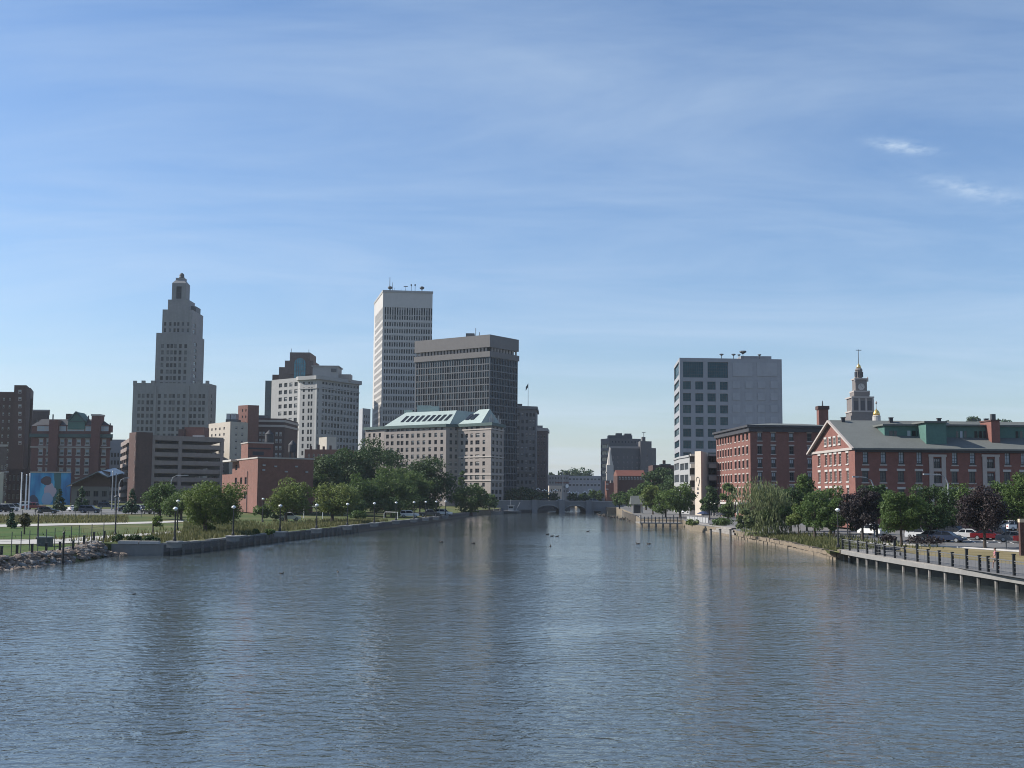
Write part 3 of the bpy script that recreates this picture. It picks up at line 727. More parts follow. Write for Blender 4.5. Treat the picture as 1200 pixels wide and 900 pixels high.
D = 588; a, e = c(628.4, 501.5, D), c(640.8, 502.5, D + 3); zt = a.z
P = [v2(a), v2(e), v2(e) + Vector((1.5, 22)), v2(a) + Vector((0, 22))]
b = Bld('office_building', 'narrow dark brown block at the river end of the left bank row', P, Z, zt, 'brick_brown')
b.windows(0, G(P[0], P[1], at_([631, 634.8, 638.4], 1.9), rows_px(512, 7.6, 9, 4), 530, 635, Z), ST('stone_trim', 'glass', .14, 1, 2, .3))
b.finish(); b.block('rooftop_plant', 629, 636, 498.6, D + 4, 6, 'stone_trim'); b.ring('cornice', zt - 1.4, zt + .1, .5, 'stone_trim')
# ---- parking garage ---------------------------------------------------------------------
C, Lf, Rt = c(158.5, 509, 430), c(141.5, 523.5, 505), c(262, 514.6, 449)
zt = C.z; P = four(v2(Lf), v2(C), v2(Rt))
b = Bld('parking_garage', 'tan concrete multi-storey parking garage with long dark open decks', P, Z, zt, 'conc_g', 'garage')
lev = 3.02
for i, wname in ((0, 'spandrel'), (1, 'spandrel')):
    A, B2 = b.edge(i); u = (B2 - A).normalized(); n_ = Vector((u.y, -u.x)); Ln = (B2 - A).length
    s0 = fuv(A, B2, 177.6, 540)[0] if i == 1 else 0
    for k in range(9):
        z1_ = zt - .1 - lev * k; hh = 1.75 if k == 0 else 1.55
        mb = b.mb(); p, q = A + u * s0, A + u * Ln; inn = -n_ * .35
        mb.prism([p, q, q + inn, p + inn], z1_ - hh, z1_); b.add(mb, wname, 'conc_g')
        if z1_ - lev < Z: break
mb = b.mb()
for k in range(8): mb.prism(offset(P, -.4), zt - 1.8 - lev * k, zt - 1.45 - lev * k)
b.add(mb, 'deck_slab', 'conc_g')
mb = b.mb(); mb.prism(offset(P, -9), Z, zt - 1.9); b.add(mb, 'dark_core', 'dkgrey')  # dark block put in for the shaded interior behind the open decks
A, B2 = b.edge(1); u = (B2 - A).normalized(); n_ = Vector((u.y, -u.x))
for x in (179, 210.8, 259.8):
    s = fuv(A, B2, x, 540)[0]; p = A + u * s - n_ * .35; mb = b.mb(); mb.cbox(p.x, p.y, Z, 1.3, 1.0, zt - Z - 1.6, math.atan2(u.y, u.x)); b.add(mb, 'column', 'conc_g')
A0, B0 = b.edge(0); u0 = (B0 - A0).normalized()
for k in range(1, 8):
    p = A0.lerp(B0, k / 8) + Vector((u0.y, -u0.x)) * -.5; mb = b.mb(); mb.cbox(p.x, p.y, Z, .8, .8, zt - Z - 1.6, math.atan2(u0.y, u0.x)); b.add(mb, 'column', 'conc_g')
s0 = fuv(A, B2, 158.9, 540)[0]; s1 = fuv(A, B2, 177.4, 540)[0]
mb = b.mb(); p, q = A + u * (s0 - .3) + n_ * .6, A + u * s1 + n_ * .6; mb.prism([p, q, q - n_ * 8, p - n_ * 8], Z, c(165, 506.3, 430).z); b.add(mb, 'stair_tower', 'brick_dark')
mb = b.mb(); a, e = c(209, 503, 452), c(216, 503, 452); mb.box(a.x, 452, zt - 1, e.x, 456, a.z); b.add(mb, 'penthouse', 'brick_dark')
mb = b.mb(); a, e = c(216.3, 500.5, 454), c(239, 500.5, 454); mb.box(a.x, 454, zt - 1, e.x, 462, a.z); b.add(mb, 'penthouse', 'brick_power')
mb = b.mb(); a, e = c(227, 510.2, 452), c(239, 510.2, 452); mb.box(a.x, 450.5, zt - .5, e.x, 453, a.z); b.add(mb, 'rooftop_plant', 'conc_l')
# ---- cream and brick buildings behind the garage ----------------------------------------
C, Lf, Rt = c(270, 494, 480), c(244.6, 498.5, 498), c(290.6, 494, 487); zt = C.z; P = four(v2(Lf), v2(C), v2(Rt))
b = Bld('office_building', 'cream brick block with sunlit side wall and two cooling units on its roof', P, Z, zt, 'cream2')
rr = rows_px(502.6, 7, 3, 3) + rows_px(530, 7.5, 6, 3)
b.windows(0, G(P[0], P[1], at_([248.4, 252.8, 257.6, 262.6], 1.7), rr, 505, 257, Z), ST('stone_trim', 'glass', .1, 1, 2, .2))
b.windows(1, G(P[1], P[2], at_([277, 284], 2.6), rows_px(501, 7.8, 9, 3.6), 505, 277, Z), ST('stone_trim', 'glass2', .1, 1, 2, .15, 'blind', .6))
b.finish()
for x0, x1 in ((265.4, 269.6), (270.4, 276.6)): b.block('cooling_unit', x0, x1, 484.6, 486, 5, 'galv')
b.block('rooftop_plant', 264.5, 278, 491.3, 485, 7, 'dkgrey')
C, Lf, Rt = c(290.6, 474.6, 492), c(279.2, 475.6, 496), c(303.6, 475, 494); zt = C.z; P = four(v2(Lf), v2(C), v2(Rt))
b = Bld('office_building', 'plain red brick stair block rising between the cream and grey buildings', P, Z, zt, 'brick_power')
b.windows(0, G(P[0], P[1], at_([284, 288], 1.2), rows_px(481, 7.5, 4, 3), 490, 285, Z), ST('dkgrey', 'glass', .1, 1, 1, .2)); b.finish()
D = 503; a, e = c(299.8, 490, D), c(333.6, 490.4, D + 2); zt = a.z; P = [v2(a), v2(e), v2(e) + Vector((1, 26)), v2(a) + Vector((0, 26))]
b = Bld('office_building', 'dark grey block with pale top bands and wide pale windows beside the brick stair block', P, Z, zt, 'brick_dark')
b.windows(0, G(P[0], P[1], at_([305, 309, 316, 324.2, 328.8], 2.9), rows_px(508.5, 8.2, 10, 5), 510, 315, Z), ST('stone_trim', 'glass2', .18, 2, 2, .2, 'blind_b', .55)); b.finish()
for y in (494.4, 500.2): z = c(315, y, D).z; b.ring('belt_course', z, z + .9, .3, 'stone_trim')
b.block('rooftop_plant', 302, 310, 486.6, D + 4, 8, 'dkgrey')
# ---- postmodern stepped tower with the arched window ------------------------------------
D = 660; zl = c(350, 436, D).z
a, e = c(327, 430.2, D), c(372, 430.2, D); P = [v2(a), v2(e), v2(e) + Vector((0, 30)), v2(a) + Vector((0, 30))]
b = Bld('skyscraper', 'brown stepped tower crowned by a big blue arched window', P, Z, a.z, 'brick_brown'); b.finish(parapet=0)
mb = b.mb()
for x0, x1, y, d in ((334, 367.6, 422.6, 0), (340, 363.6, 413, 0)):
    p, q = c(x0, y, D), c(x1, y, D); mb.box(p.x, D - .3 - (.3 if y < 420 else 0), a.z - 4, q.x, D + 20, p.z)
b.add(mb, 'crown', 'brick_brown')
mb = b.mb(); p0, p1 = c(344.6, 438, D - 1.2), c(357.8, 438, D - 1.2); zc = c(350, 426, D - 1.2).z; r = (p1.x - p0.x) / 2; xm = (p0.x + p1.x) / 2
arc = [(xm + r * math.cos(t), D - 1.2, zc + r * math.sin(t)) for t in [math.pi * k / 14 for k in range(15)]]
fr = [(p0.x, D - 1.2, p0.z - 6), (p1.x, D - 1.2, p0.z - 6)] + arc
mb.poly(fr); mb.poly([(x, y + .8, z) for x, y, z in fr][::-1])
for k in range(len(fr)): x0, y0, z0_ = fr[k]; x1, y1, z1_ = fr[(k + 1) % len(fr)]; mb.poly([(x1, y1, z1_), (x0, y0, z0_), (x0, y0 + .8, z0_), (x1, y1 + .8, z1_)])
b.add(mb, 'arched_window', 'arch_glass'); mb = b.mb()
for k in range(1, 5): x = p0.x + (p1.x - p0.x) * k / 5; mb.box(x - .12, D - 1.35, p0.z - 6, x + .12, D - 1.21, zc + math.sqrt(max(0, r * r - (x - xm) ** 2)))
for k in range(5): z = p0.z - 3 + k * 2.2; mb.box(p0.x + .1, D - 1.33, z, p1.x - .1, D - 1.215, z + .2)
b.add(mb, 'window_bar', 'mullion')
for x0, x1, y, mt, d in ((311, 319.4, 446, 'glass_b', 4), (319.2, 328, 439, 'brick_dark', 2)):
    p, q = c(x0, y, D + d), c(x1, y, D + d); mb = b.mb(); mb.box(p.x, D + d, Z, q.x, D + 20, p.z); b.add(mb, 'side_shaft', mt)
for x, y in ((341.5, 408.5), (362, 409.5)): p = c(x, y, D + 3); mb = b.mb(); mb.tube([(p.x, p.y, c(350, 413.4, D).z - .5), tuple(p)], .12, 5); b.add(mb, 'antenna_mast', 'dkgrey')
# ---- white wedge-shaped block -----------------------------------------------------------
zt = c(371, 441, 600).z; c0 = c(369.6, 441, 600); c1_ = c(373.8, 441, 599.6)
K = [v2(c(318.5, 443.5, 622)), v2(c(349.5, 442.6, 608)), v2(c(352, 441.5, 605)), v2(c0), v2(c(371.6, 441, 599.2)), v2(c1_), v2(c(421, 446.5, 628))]
P = K + [K[6] + Vector((-10, 22)), K[0] + Vector((6, 22))]
b = Bld('office_building', 'white stone wedge-shaped block with rounded corner and heavy cornice', P, Z, zt, 'white_stone')
rr = rows_px(456.6, 8.25, 16, 5.2); wst = ST('dkgrey', 'glass', .12, 1, 2, .35); wst2 = ST('dkgrey', 'glass2', .12, 1, 2, .35, 'blind', .4)
b.windows(2, G(K[2], K[3], at_([355.5], 2.3) + at_([361.6, 364.8], 2.1), [(447.5, 450)] + rr, 480, 360, Z), wst)
b.windows(5, G(K[5], K[6], ev(376.5, 420.5, 12, .66), [(447.5, 450.5)] + rr, 480, 380, Z), wst, every=wst2)
b.windows(4, G(K[4], K[5], at_([372.8], 1.8), rr, 480, 372.7, Z), wst)
b.windows(0, G(K[0], K[1], at_([328, 334.2, 340.2, 346.2], 3.7), rows_px(451, 8.3, 16, 4.7), 480, 337, Z), wst, every=wst2)
b.finish(limit=100, parapet=.2); b.ring('cornice', zt - 1.6, zt + .3, 1.3, 'white_stone', (1, 2, 3, 4, 5, 6)); z = zt - 6.2; b.ring('belt_course', z, z + .5, .35, 'white_stone', (2, 3, 4, 5))
a, e = c(366.5, 429.5, 612), c(396, 429.5, 612); mb = b.mb(); mb.box(a.x, 612, zt - .5, e.x, 626, a.z); b.add(mb, 'penthouse', 'white_stone')
mb = b.mb(); mb.box(a.x - .6, 611.4, a.z - .02, e.x + .6, 626.6, a.z + .5); b.add(mb, 'penthouse_cornice', 'white_stone')
mb = b.mb(); p, q = c(388, 432, 611.7), c(394, 436, 611.7); mb.box(p.x, 611.6, q.z, q.x, 611.95, p.z); b.add(mb, 'vent_louvre', 'dkgrey')
b.block('rooftop_plant', 396.5, 411, 438.5, 618, 7, 'stone_trim')
p = c(380, 427.5, 616); mb = b.mb(); mb.tube([(p.x, 616, a.z), (p.x, 616, p.z - 1)], .12, 5); b.add(mb, 'antenna_mast', 'dkgrey')
# ---- low things between -----------------------------------------------------------------
D = 560; C, Lf, Rt = c(425, 478.3, D), c(420.6, 479, D + 12), c(434.2, 481, D + 6); P = four(v2(Lf), v2(C), v2(Rt))
b = Bld('office_building', 'pale small block glimpsed between the wedge block and the white tower', P, Z, C.z, 'precast_l')
b.windows(1, G(P[1], P[2], at_([427, 429.6, 432.2], 1.2), rows_px(488, 7, 7, 3), 500, 428, Z), ST('dkgrey', 'glass', .1, 1, 1, .2)); b.finish()
D = 425; a, e = c(357, 526.5, D), c(412, 527, D); P = [v2(a), v2(e), v2(e) + Vector((0, 20)), v2(a) + Vector((0, 20))]
b = Bld('brick_building', 'low old brick block behind the trees with chimneys along its roof', P, Z, a.z, 'brick_power')
b.windows(0, G(P[0], P[1], ev(359, 410, 9, .35), rows_px(534, 8, 5, 4), 540, 380, Z), ST('trim', 'glass', .12, 1, 2, .2)); b.finish()
for x, y in ((363, 522.5), (372, 521), (378, 523), (386, 522), (402, 522.5)): b.block('chimney', x, x + 2.2, y, D + 3, 1.2, 'brick_dark', a.z - 1)
for x in (396, 399.4, 404): b.block('rooftop_vent', x, x + 2, 525, D + 1, 1, 'galv', a.z - 1)
D = 440; a, e = c(383, 512, D), c(394.2, 512, D); Lf = c(373.8, 512.4, D + 6); P = four(v2(Lf), v2(a), v2(e))
b = Bld('stair_block', 'small plain cream block above the low brick roofs', P, Z, a.z, 'cream2'); b.finish()
def water_tank(label, x0, x1, y0, y1, D, ybase):
    a, e = c(x0, y0, D), c(x1, y0, D); zb, zl_ = c(x0, y1, D).z, c(x0, ybase, D).z; cx, r = (a.x + e.x) / 2, (e.x - a.x) / 2
    t = thing('water_tank', label, 'water tank', (cx, D + r, zl_)); mb = MB(t.location)
    mb.lathe(cx, D + r, [(r * .96, zb), (r, zb + .2), (r * .95, a.z - .5), (r * 1.02, a.z - .45), (.15, a.z + .7)], 16); mb.build('tank', M_['cornice_dk'], t)
    for k in range(4):
        an = math.pi / 4 + k * math.pi / 2; mb = MB(t.location); mb.tube([(cx + r * .8 * math.cos(an), D + r + r * .8 * math.sin(an), zl_), (cx + r * .75 * math.cos(an), D + r + r * .75 * math.sin(an), zb)], .14, 6); mb.build('leg', M_['dkgrey'], t)
# ---- red brick power house --------------------------------------------------------------
C, Lf, Rt = c(302.4, 537, 290), c(272.5, 543, 318), c(367.6, 537.8, 300); zt = C.z; P = four(v2(Lf), v2(C), v2(Rt)); zb_ = 2.2
b = Bld('brick_building', 'red brick windowless box with a taller tower block at its back, near the left bank', P, zb_, zt, 'brick_power')
wst = ST('dkgrey', 'glass', .1, 2, 3, .3)
b.windows(0, G(P[0], P[1], at_([276.4, 282.6, 287.8], 2.4), [(559.5, 567.5)], 563, 283, zb_) + G(P[0], P[1], at_([287], 2.4), [(577, 584.6)], 580, 287, zb_) + G(P[0], P[1], at_([277], 2.4), [(544.6, 551)], 547, 277, zb_), wst)
b.finish(parapet=.5); b.ring('coping', zt, zt + .35, .18, 'stone_trim')
A, B2 = b.edge(0); u = (B2 - A).normalized()
p, q = c(290.8, 519.2, 301), c(320.4, 519.6, 305); s_ = c(282.8, 519.4, 309)
mb = b.mb(); Pp = four(v2(s_), v2(p), v2(q)); mb.prism(Pp, zt - .45, p.z); b.add(mb, 'tower_block', 'brick_power')
mb = b.mb(); mb.prism(offset(Pp, .15), p.z, p.z + .3); b.add(mb, 'tower_coping', 'stone_trim')
mb = b.mb(); A1, B1 = Pp[1], Pp[2]; u1 = (B1 - A1).normalized(); n1_ = Vector((u1.y, -u1.x))
for s0, s1, y0, y1 in ((0, .9, 524.5, 526.3), (.18, .62, 529, 533.4)): pa, pb = A1.lerp(B1, s0) + n1_ * .06, A1.lerp(B1, s1) + n1_ * .06; mb.poly([(pa.x, pa.y, c(300, y1, 302).z), (pb.x, pb.y, c(300, y1, 302).z), (pb.x, pb.y, c(300, y0, 302).z), (pa.x, pa.y, c(300, y0, 302).z)])
b.add(mb, 'recess_shade', 'cornice_dk')  # flat dark bands on the face: recess shade put into colour
mb = b.mb(); p, q = c(260.4, 557, 330), c(272.6, 553, 319.5); mb.prism([v2(p), v2(q), v2(q) + Vector((14, 6)), v2(p) + Vector((14, 6))], zb_, c(265, 556, 325).z); b.add(mb, 'side_wing', 'brick_power')
mb = b.mb(); p = c(271.4, 537.4, 316.5); mb.cbox(p.x - .2, p.y - 1.2, p.z - .9, 1.6, 11, .5, math.atan2(u.y, u.x) + math.pi / 2); b.add(mb, 'canopy', 'trim')
A1, B1 = b.edge(1); n1_ = Vector(((B1 - A1).normalized().y, -(B1 - A1).normalized().x))
for x, y in ((309, 546), (308.6, 551.6), (335, 553.6), (359, 554), (347, 547.6), (322.6, 547.4)):
    s, z = fuv(A1, B1, x, y); p = A1 + (B1 - A1).normalized() * s; mb = b.mb(); mb.cbox(p.x + n1_.x * .16, p.y + n1_.y * .16, z, .7, .3, .35, math.atan2(u1.y, u1.x)); b.add(mb, 'wall_light', 'galv')
p = A + u * fuv(A, B2, 290.6, 560)[0]; mb = b.mb(); mb.tube([(p.x - .18, p.y - .05, zb_), (p.x - .18, p.y - .05, zt - 3)], .09, 6); b.add(mb, 'downpipe', 'dkgrey')
water_tank('dark round water tank in front of the grey banded block', 309.4, 320, 506.8, 518.4, 330, 524)
water_tank('dark round water tank on thin legs behind the brick box roof', 337, 346.8, 519, 530, 312, 537)
# ---- far left: dark brick tower, red brick hotel, mural building ---------------------------
D = 480; a, e = c(-30, 459, D), c(18, 459.5, D); P = [v2(a), v2(e), v2(e) + bk(e, 25), v2(a) + bk(e, 25)]
b = Bld('apartment_tower', 'dark brown brick tower cut off by the left picture edge', P, Z, a.z, 'brick_dark')
b.windows(0, G(P[0], P[1], at_([3, 10], 2.2), rows_px(468, 8.6, 14, 3.6), 500, 8, Z), ST('stone_trim', 'glass2', .14, 1, 2, .2, 'blind_b', .4)); b.finish()
p, q = c(16.8, 451.3, D - 6), c(31, 451.8, D - 6); mb = b.mb(); mb.prism([v2(p), v2(q), v2(q) + Vector((-6, 20)), v2(p) + Vector((-8, 20))], Z, p.z); b.add(mb, 'stair_tower', 'brick_dark')
p2, q2 = c(31.1, 454, D - 3), c(36, 455, D - 1); mb = b.mb(); mb.prism([v2(p2), v2(q2), v2(q2) + Vector((-6, 18)), v2(p2) + Vector((-7, 18))], Z, p2.z); b.add(mb, 'side_wing', 'brick_brown')
p3, q3 = c(36.1, 467, D), c(38.4, 467, D); mb = b.mb(); mb.prism([v2(p3), v2(q3), v2(q3) + Vector((-7, 18)), v2(p3) + Vector((-7, 18))], Z, p3.z); b.add(mb, 'side_wing', 'brick_dark')
A_, B_ = v2(p), v2(q); u = (B_ - A_).normalized()
for k in range(8):
    s, z = fuv(A_, B_, 21.5, 461 + 8.6 * k * 1.0); st = ST('stone_trim', 'glass2', .14, 1, 2, .12, 'blind_b', .5)
    me = win_mesh(1.2, 1.4, st)[2]; ob = bpy.data.objects.new('window', me); COL.objects.link(ob); ob.parent = b.root; ob.location = Vector((A_.x + u.x * s, A_.y - .1, z)) - b.o
D = 520; a, e = c(38, 480.3, D), c(58, 480.3, D); P = [v2(a), v2(e), v2(e) + bk(e, 25), v2(a) + bk(e, 25)]
b = Bld('office_building', 'plain grey-brown block showing between the dark brick tower and the red brick hotel', P, Z, a.z, 'brick_brown'); b.finish(); b.ring('coping', a.z - .6, a.z + .1, .2, 'stone_trim')
# hotel
D = 445; zw = c(85, 499.5, D).z
a, e = c(37.5, 500, D), c(130, 500, D); P = [v2(a), v2(e), v2(e) + Vector((-9, 26)), v2(a) + Vector((-9, 26))]
b = Bld('brick_hotel', 'red brick hotel with two projecting brick bays and a green gable over its middle', P, Z, zw, 'brick_red')
wst = ST('trim', 'glass2', .22, 1, 2, .25, 'blind_b', .45)
cols = at_([47.5, 55.6, 72.3, 81.2, 91.6, 102, 121.5], 5.2); cols[1] = (53.6, 57.4)
b.windows(0, G(P[0], P[1], cols, [(514.8, 521.4), (526.5, 533.2), (537.8, 544.5), (549, 555.6), (560.2, 566.8), (571.5, 578)], 530, 85, Z), wst, sill=('trim', .15, .25, .15), lintel=('stone_trim', .1, .35, .08))
b.finish(parapet=0)
for y, h, o, mt in ((508.6, 1.3, .8, 'copper_d'), (523.4, .45, .4, 'stone_trim')): z = c(85, y, D).z; b.ring('belt_course', z - h, z, o, mt, (0, 1))
for x0, x1, yt in ((57.8, 68.4, 492), (107.4, 117.4, 487.2)):
    p, q = c(x0, yt, D - 1.6), c(x1, yt, D - 1.6); mb = b.mb(); mb.box(p.x, D - 1.6, Z, q.x, D + 3, p.z); b.add(mb, 'brick_bay', 'brick_red')
    if x0 > 100: mb = b.mb(); mb.box(p.x - .2, D - 1.8, p.z - .02, q.x + .2, D + 3.2, p.z + .6); b.add(mb, 'chimney_cap', 'stone_trim')
zr = c(85, 491.5, D + 4).z; mb = b.mb(); lo = [v2(q) for q in b.P]; lo = offset(b.P, .3); hi = offset(b.P, -3.2); mb.prism(lo, zw, zr, 0, hi); b.add(mb, 'mansard_roof', 'cornice_dk')
def dormer(x0, x1, y0, y1):
    p, q = c(x0, y0, D - .1), c(x1, y1, D - .1); mb = b.mb(); mb.box(p.x - .3, D - .1, q.z - .3, q.x + .3, D + 4, p.z + .35); dm = b.add(mb, 'dormer', 'brick_red')
    mb = b.mb(); n = max(1, round((q.x - p.x) / 1.7)); mb.box(p.x, D - .16, q.z, q.x, D - .105, p.z); mb2 = b.mb()
    w = mb.build('window', M_['blind_b'], dm)
    mb = b.mb()
    for k in range(n + 1): x = p.x + (q.x - p.x) * k / n; mb.box(x - .1, D - .22, q.z, x + .1, D - .165, p.z)
    mb.box(p.x + .11, D - .21, (p.z + q.z) / 2 - .07, q.x - .11, D - .166, (p.z + q.z) / 2 + .07)
    mb.build('frame', M_['trim'], w)
for x0, x1 in ((44, 52.5), (53.5, 57.3), (69.8, 77.2), (79.4, 88.6), (89.6, 98.6), (100.6, 106.6), (118.2, 127)): dormer(x0, x1, 499, 505.3)
ga, gb_, gt = c(79.6, 499, D - .5), c(99.2, 499, D - .5), c(89.6, 482.6, D - .5)
gm_ = c(0, 493, D).z; mb = b.mb(); f = [(ga.x, gm_ - 3), (gb_.x, gm_ - 3), (gb_.x, gm_), (gt.x, gt.z), (ga.x, gm_)]
F0, F1 = [(x, D - .5, z) for x, z in f], [(x, D + 8, z) for x, z in f]; mb.poly(F0); mb.poly(F1[::-1])
for k in range(5): mb.poly([F0[(k + 1) % 5], F0[k], F1[k], F1[(k + 1) % 5]])
b.add(mb, 'gable', 'copper'); mb = b.mb()
for p, q in ((f[4], f[3]), (f[3], f[2])): mb.tube([(p[0], D - .7, p[1]), (q[0], D - .7, q[1])], .35, 4)
mb.box(ga.x + .3, D - .75, gm_ - .3, gb_.x - .3, D - .51, gm_ + .1); b.add(mb, 'gable_trim', 'copper_d')
b.block('chimney', 77.4, 82.6, 484.8, D + 6, 3, 'brick_dark', zr - 1); b.block('chimney', 88, 97, 484.8, D + 12, 4, 'stone_trim', zr - 1)
for x, y in ((61.5, 485.5), (103, 487), (42.6, 492), (128.5, 496)): b.block('chimney_pot', x, x + 1, y, D + 2, .5, 'dkgrey', zw)
# building behind hotel to the right
D = 520; a, e = c(127, 515, D), c(146, 515.6, D); P = [v2(a), v2(e), v2(e) + Vector((0, 20)), v2(a) + Vector((0, 20))]
b = Bld('office_building', 'blue-grey glass-topped block in the gap between the red hotel and the garage', P, Z, a.z, 'precast')
b.windows(0, G(P[0], P[1], ev(129, 144, 4, .6), rows_px(533, 9, 6, 5), 540, 135, Z), ST('dkgrey', 'glass', .12, 2, 1, .25)); b.finish()
# dark service blocks on the far left at street level
D = 400; a, e = c(-30, 521, D), c(8.5, 521, D); P = [v2(a), v2(e), v2(e) + bk(e, 15), v2(a) + bk(e, 15)]
b = Bld('brick_building', 'low brown brick block in front of the dark brick tower at the left edge', P, Z, a.z, 'brick_brown')
b.windows(0, G(P[0], P[1], at_([2, 6], 2), rows_px(548, 10, 4, 5), 550, 4, Z), ST('stone_trim', 'glass', .14, 1, 2, .2)); b.finish(); b.ring('cornice', a.z - .6, a.z + .1, .3, 'stone_trim')
D = 420; a, e = c(8.6, 549, D), c(36, 549, D); P = [v2(a), v2(e), v2(e) + bk(e, 15), v2(a) + bk(e, 15)]
b = Bld('brick_building', 'grey-brown low block behind the three pale poles', P, Z, a.z, 'brick_dark')
b.windows(0, G(P[0], P[1], ev(9, 34, 5, .5), rows_px(560, 11, 3, 6), 560, 20, Z), ST('stone_trim', 'glass', .14, 2, 1, .2)); b.finish()
D = 330; p = c(-6, 553, D); q = c(4.5, 553, D); P = [v2(p), v2(q), v2(q) + bk(q, 12), v2(p) + bk(q, 12)]
b = Bld('shed', 'small cream building at the left edge with lamp above it', P, Z, p.z, 'cream2'); b.finish()
# building carrying the mural
D = 392; a, e = c(35.6, 553.5, D), c(83.4, 554.5, D); P = [v2(a), v2(e), v2(e) + bk(e, 14), v2(a) + bk(e, 14)]
b = Bld('mural_building', 'low block whose whole end wall is painted blue with an abstract pale and dark patch', P, Z, a.z, 'brick_dark'); b.finish(parapet=.3)
mm = bpy.data.materials.new('mural_paint'); mm.use_nodes = True; nt = mm.node_tree; Bm = nt.nodes['Principled BSDF']; L = nt.links.new; Bm.inputs['Roughness'].default_value = .7
tcn = nt.nodes.new('ShaderNodeTexCoord'); sp = nt.nodes.new('ShaderNodeSeparateXYZ'); L(tcn.outputs['Object'], sp.inputs[0])
nz = nt.nodes.new('ShaderNodeTexNoise'); nz.inputs['Scale'].default_value = .25; nz.inputs['Detail'].default_value = 4; mpn = nt.nodes.new('ShaderNodeMapping'); mpn.inputs['Scale'].default_value = (1.6, 1, .35); L(tcn.outputs['Object'], mpn.inputs[0]); L(mpn.outputs[0], nz.inputs['Vector'])
cr = nt.nodes.new('ShaderNodeValToRGB'); el = cr.color_ramp.elements; el[0].position = .38; el[0].color = (.02, .12, .3, 1); el[1].position = .64; el[1].color = (.06, .34, .55, 1); k = el.new(.5); k.color = (.03, .2, .42, 1); L(nz.outputs[0], cr.inputs[0])
wd = e.x - a.x; hgt = a.z - Z
def blob(prev, cx, cz, rx, rz, col):
    def mn(op, x, y):
        n = nt.nodes.new('ShaderNodeMath'); n.operation = op
        for i, v in enumerate((x, y)):
            if isinstance(v, (int, float)): n.inputs[i].default_value = v
            else: L(v, n.inputs[i])
        return n.outputs[0]
    dx = mn('DIVIDE', mn('SUBTRACT', sp.outputs[0], cx * wd), rx * wd); dz = mn('DIVIDE', mn('SUBTRACT', sp.outputs[2], cz * hgt), rz * hgt)
    d = mn('ADD', mn('ADD', mn('MULTIPLY', dx, dx), mn('MULTIPLY', dz, dz)), mn('MULTIPLY', mn('SUBTRACT', nz.outputs[0], .5), 2.2))
    lt = mn('LESS_THAN', d, 1.0); mxn = nt.nodes.new('ShaderNodeMix'); mxn.data_type = 'RGBA'; L(lt, mxn.inputs[0]); L(prev, mxn.inputs[6]); mxn.inputs[7].default_value = (*col, 1); return mxn.outputs[2]
o = blob(cr.outputs[0], .67, .6, .09, 2, (.03, .11, .12)); o = blob(o, .5, .45, .17, .24, (.42, .33, .4)); o = blob(o, .42, .2, .16, .2, (.26, .34, .5)); o = blob(o, .4, .74, .13, .15, (.07, .045, .06)); o = blob(o, .1, .1, .14, .2, (.04, .05, .1)); L(o, Bm.inputs['Base Color'])
mb = b.mb(); mb.box(a.x, D - .05, Z, e.x, D - .004, a.z - .15); b.add(mb, 'mural', mm); mb = b.mb(); mb.box(a.x, D - .3, a.z - .12, e.x, D + .2, a.z + .25); b.add(mb, 'coping', 'stone_trim')
# grey block with the raked glass roof
D = 380; a, e = c(84, 570, D), c(128.5, 570, D); zl_ = c(84, 561, D).z; zh = c(117, 546.5, D).z; zs_ = c(127, 553, D).z; xh = c(116.5, 550, D).x
b = Bld('glass_roofed_building', 'grey low building with a raked glass roof rising to a point', [v2(a), v2(e), v2(e) + bk(e, 16), v2(a) + bk(e, 16)], Z, a.z, 'tower_grey')
b.windows(0, G(v2(a), v2(e), ev(88, 127, 4, .6), [(575, 582), (586, 592)], 578, 100, Z), ST('dkgrey', 'glass', .12, 3, 1, .25)); b.finish(parapet=0)
mb = b.mb(); f = [(a.x, a.z), (e.x, a.z), (e.x, zs_), (xh, zh - 1.2), (a.x, zl_ - .5)]; F0, F1 = [(x, D + .4, z) for x, z in f], [(x, D + 13, z) for x, z in f]; mb.poly(F0); mb.poly(F1[::-1]); b.add(mb, 'upper_wall', 'brick_dark')
mb = b.mb()
for p, q in (((a.x - .6, zl_ - .7), (xh + .6, zh)), ((xh + .6, zh - .1), (e.x + .4, zs_))): mb.poly([(p[0], D - 3, p[1] - 1.6), (q[0], D - 3, q[1] - 1.6), (q[0], D + 13, q[1]), (p[0], D + 13, p[1])]); mb.poly([(p[0], D - 3, p[1] - 1.9), (p[0], D + 13, p[1] - .3), (q[0], D + 13, q[1] - .3), (q[0], D - 3, q[1] - 1.9)]); mb.poly([(p[0], D - 3, p[1] - 1.9), (q[0], D - 3, q[1] - 1.9), (q[0], D - 3, q[1] - 1.6), (p[0], D - 3, p[1] - 1.6)])
b.add(mb, 'glass_roof', 'roofglass'); mb = b.mb()
for k in range(1, 8): x = a.x + (xh - a.x) * k / 8; z = zl_ + (zh - zl_) * k / 8; mb.tube([(x, D - 3.05, z - 2.2), (x, D + 13, z - .6)], .14, 4)
b.add(mb, 'roof_rib', 'mullion')
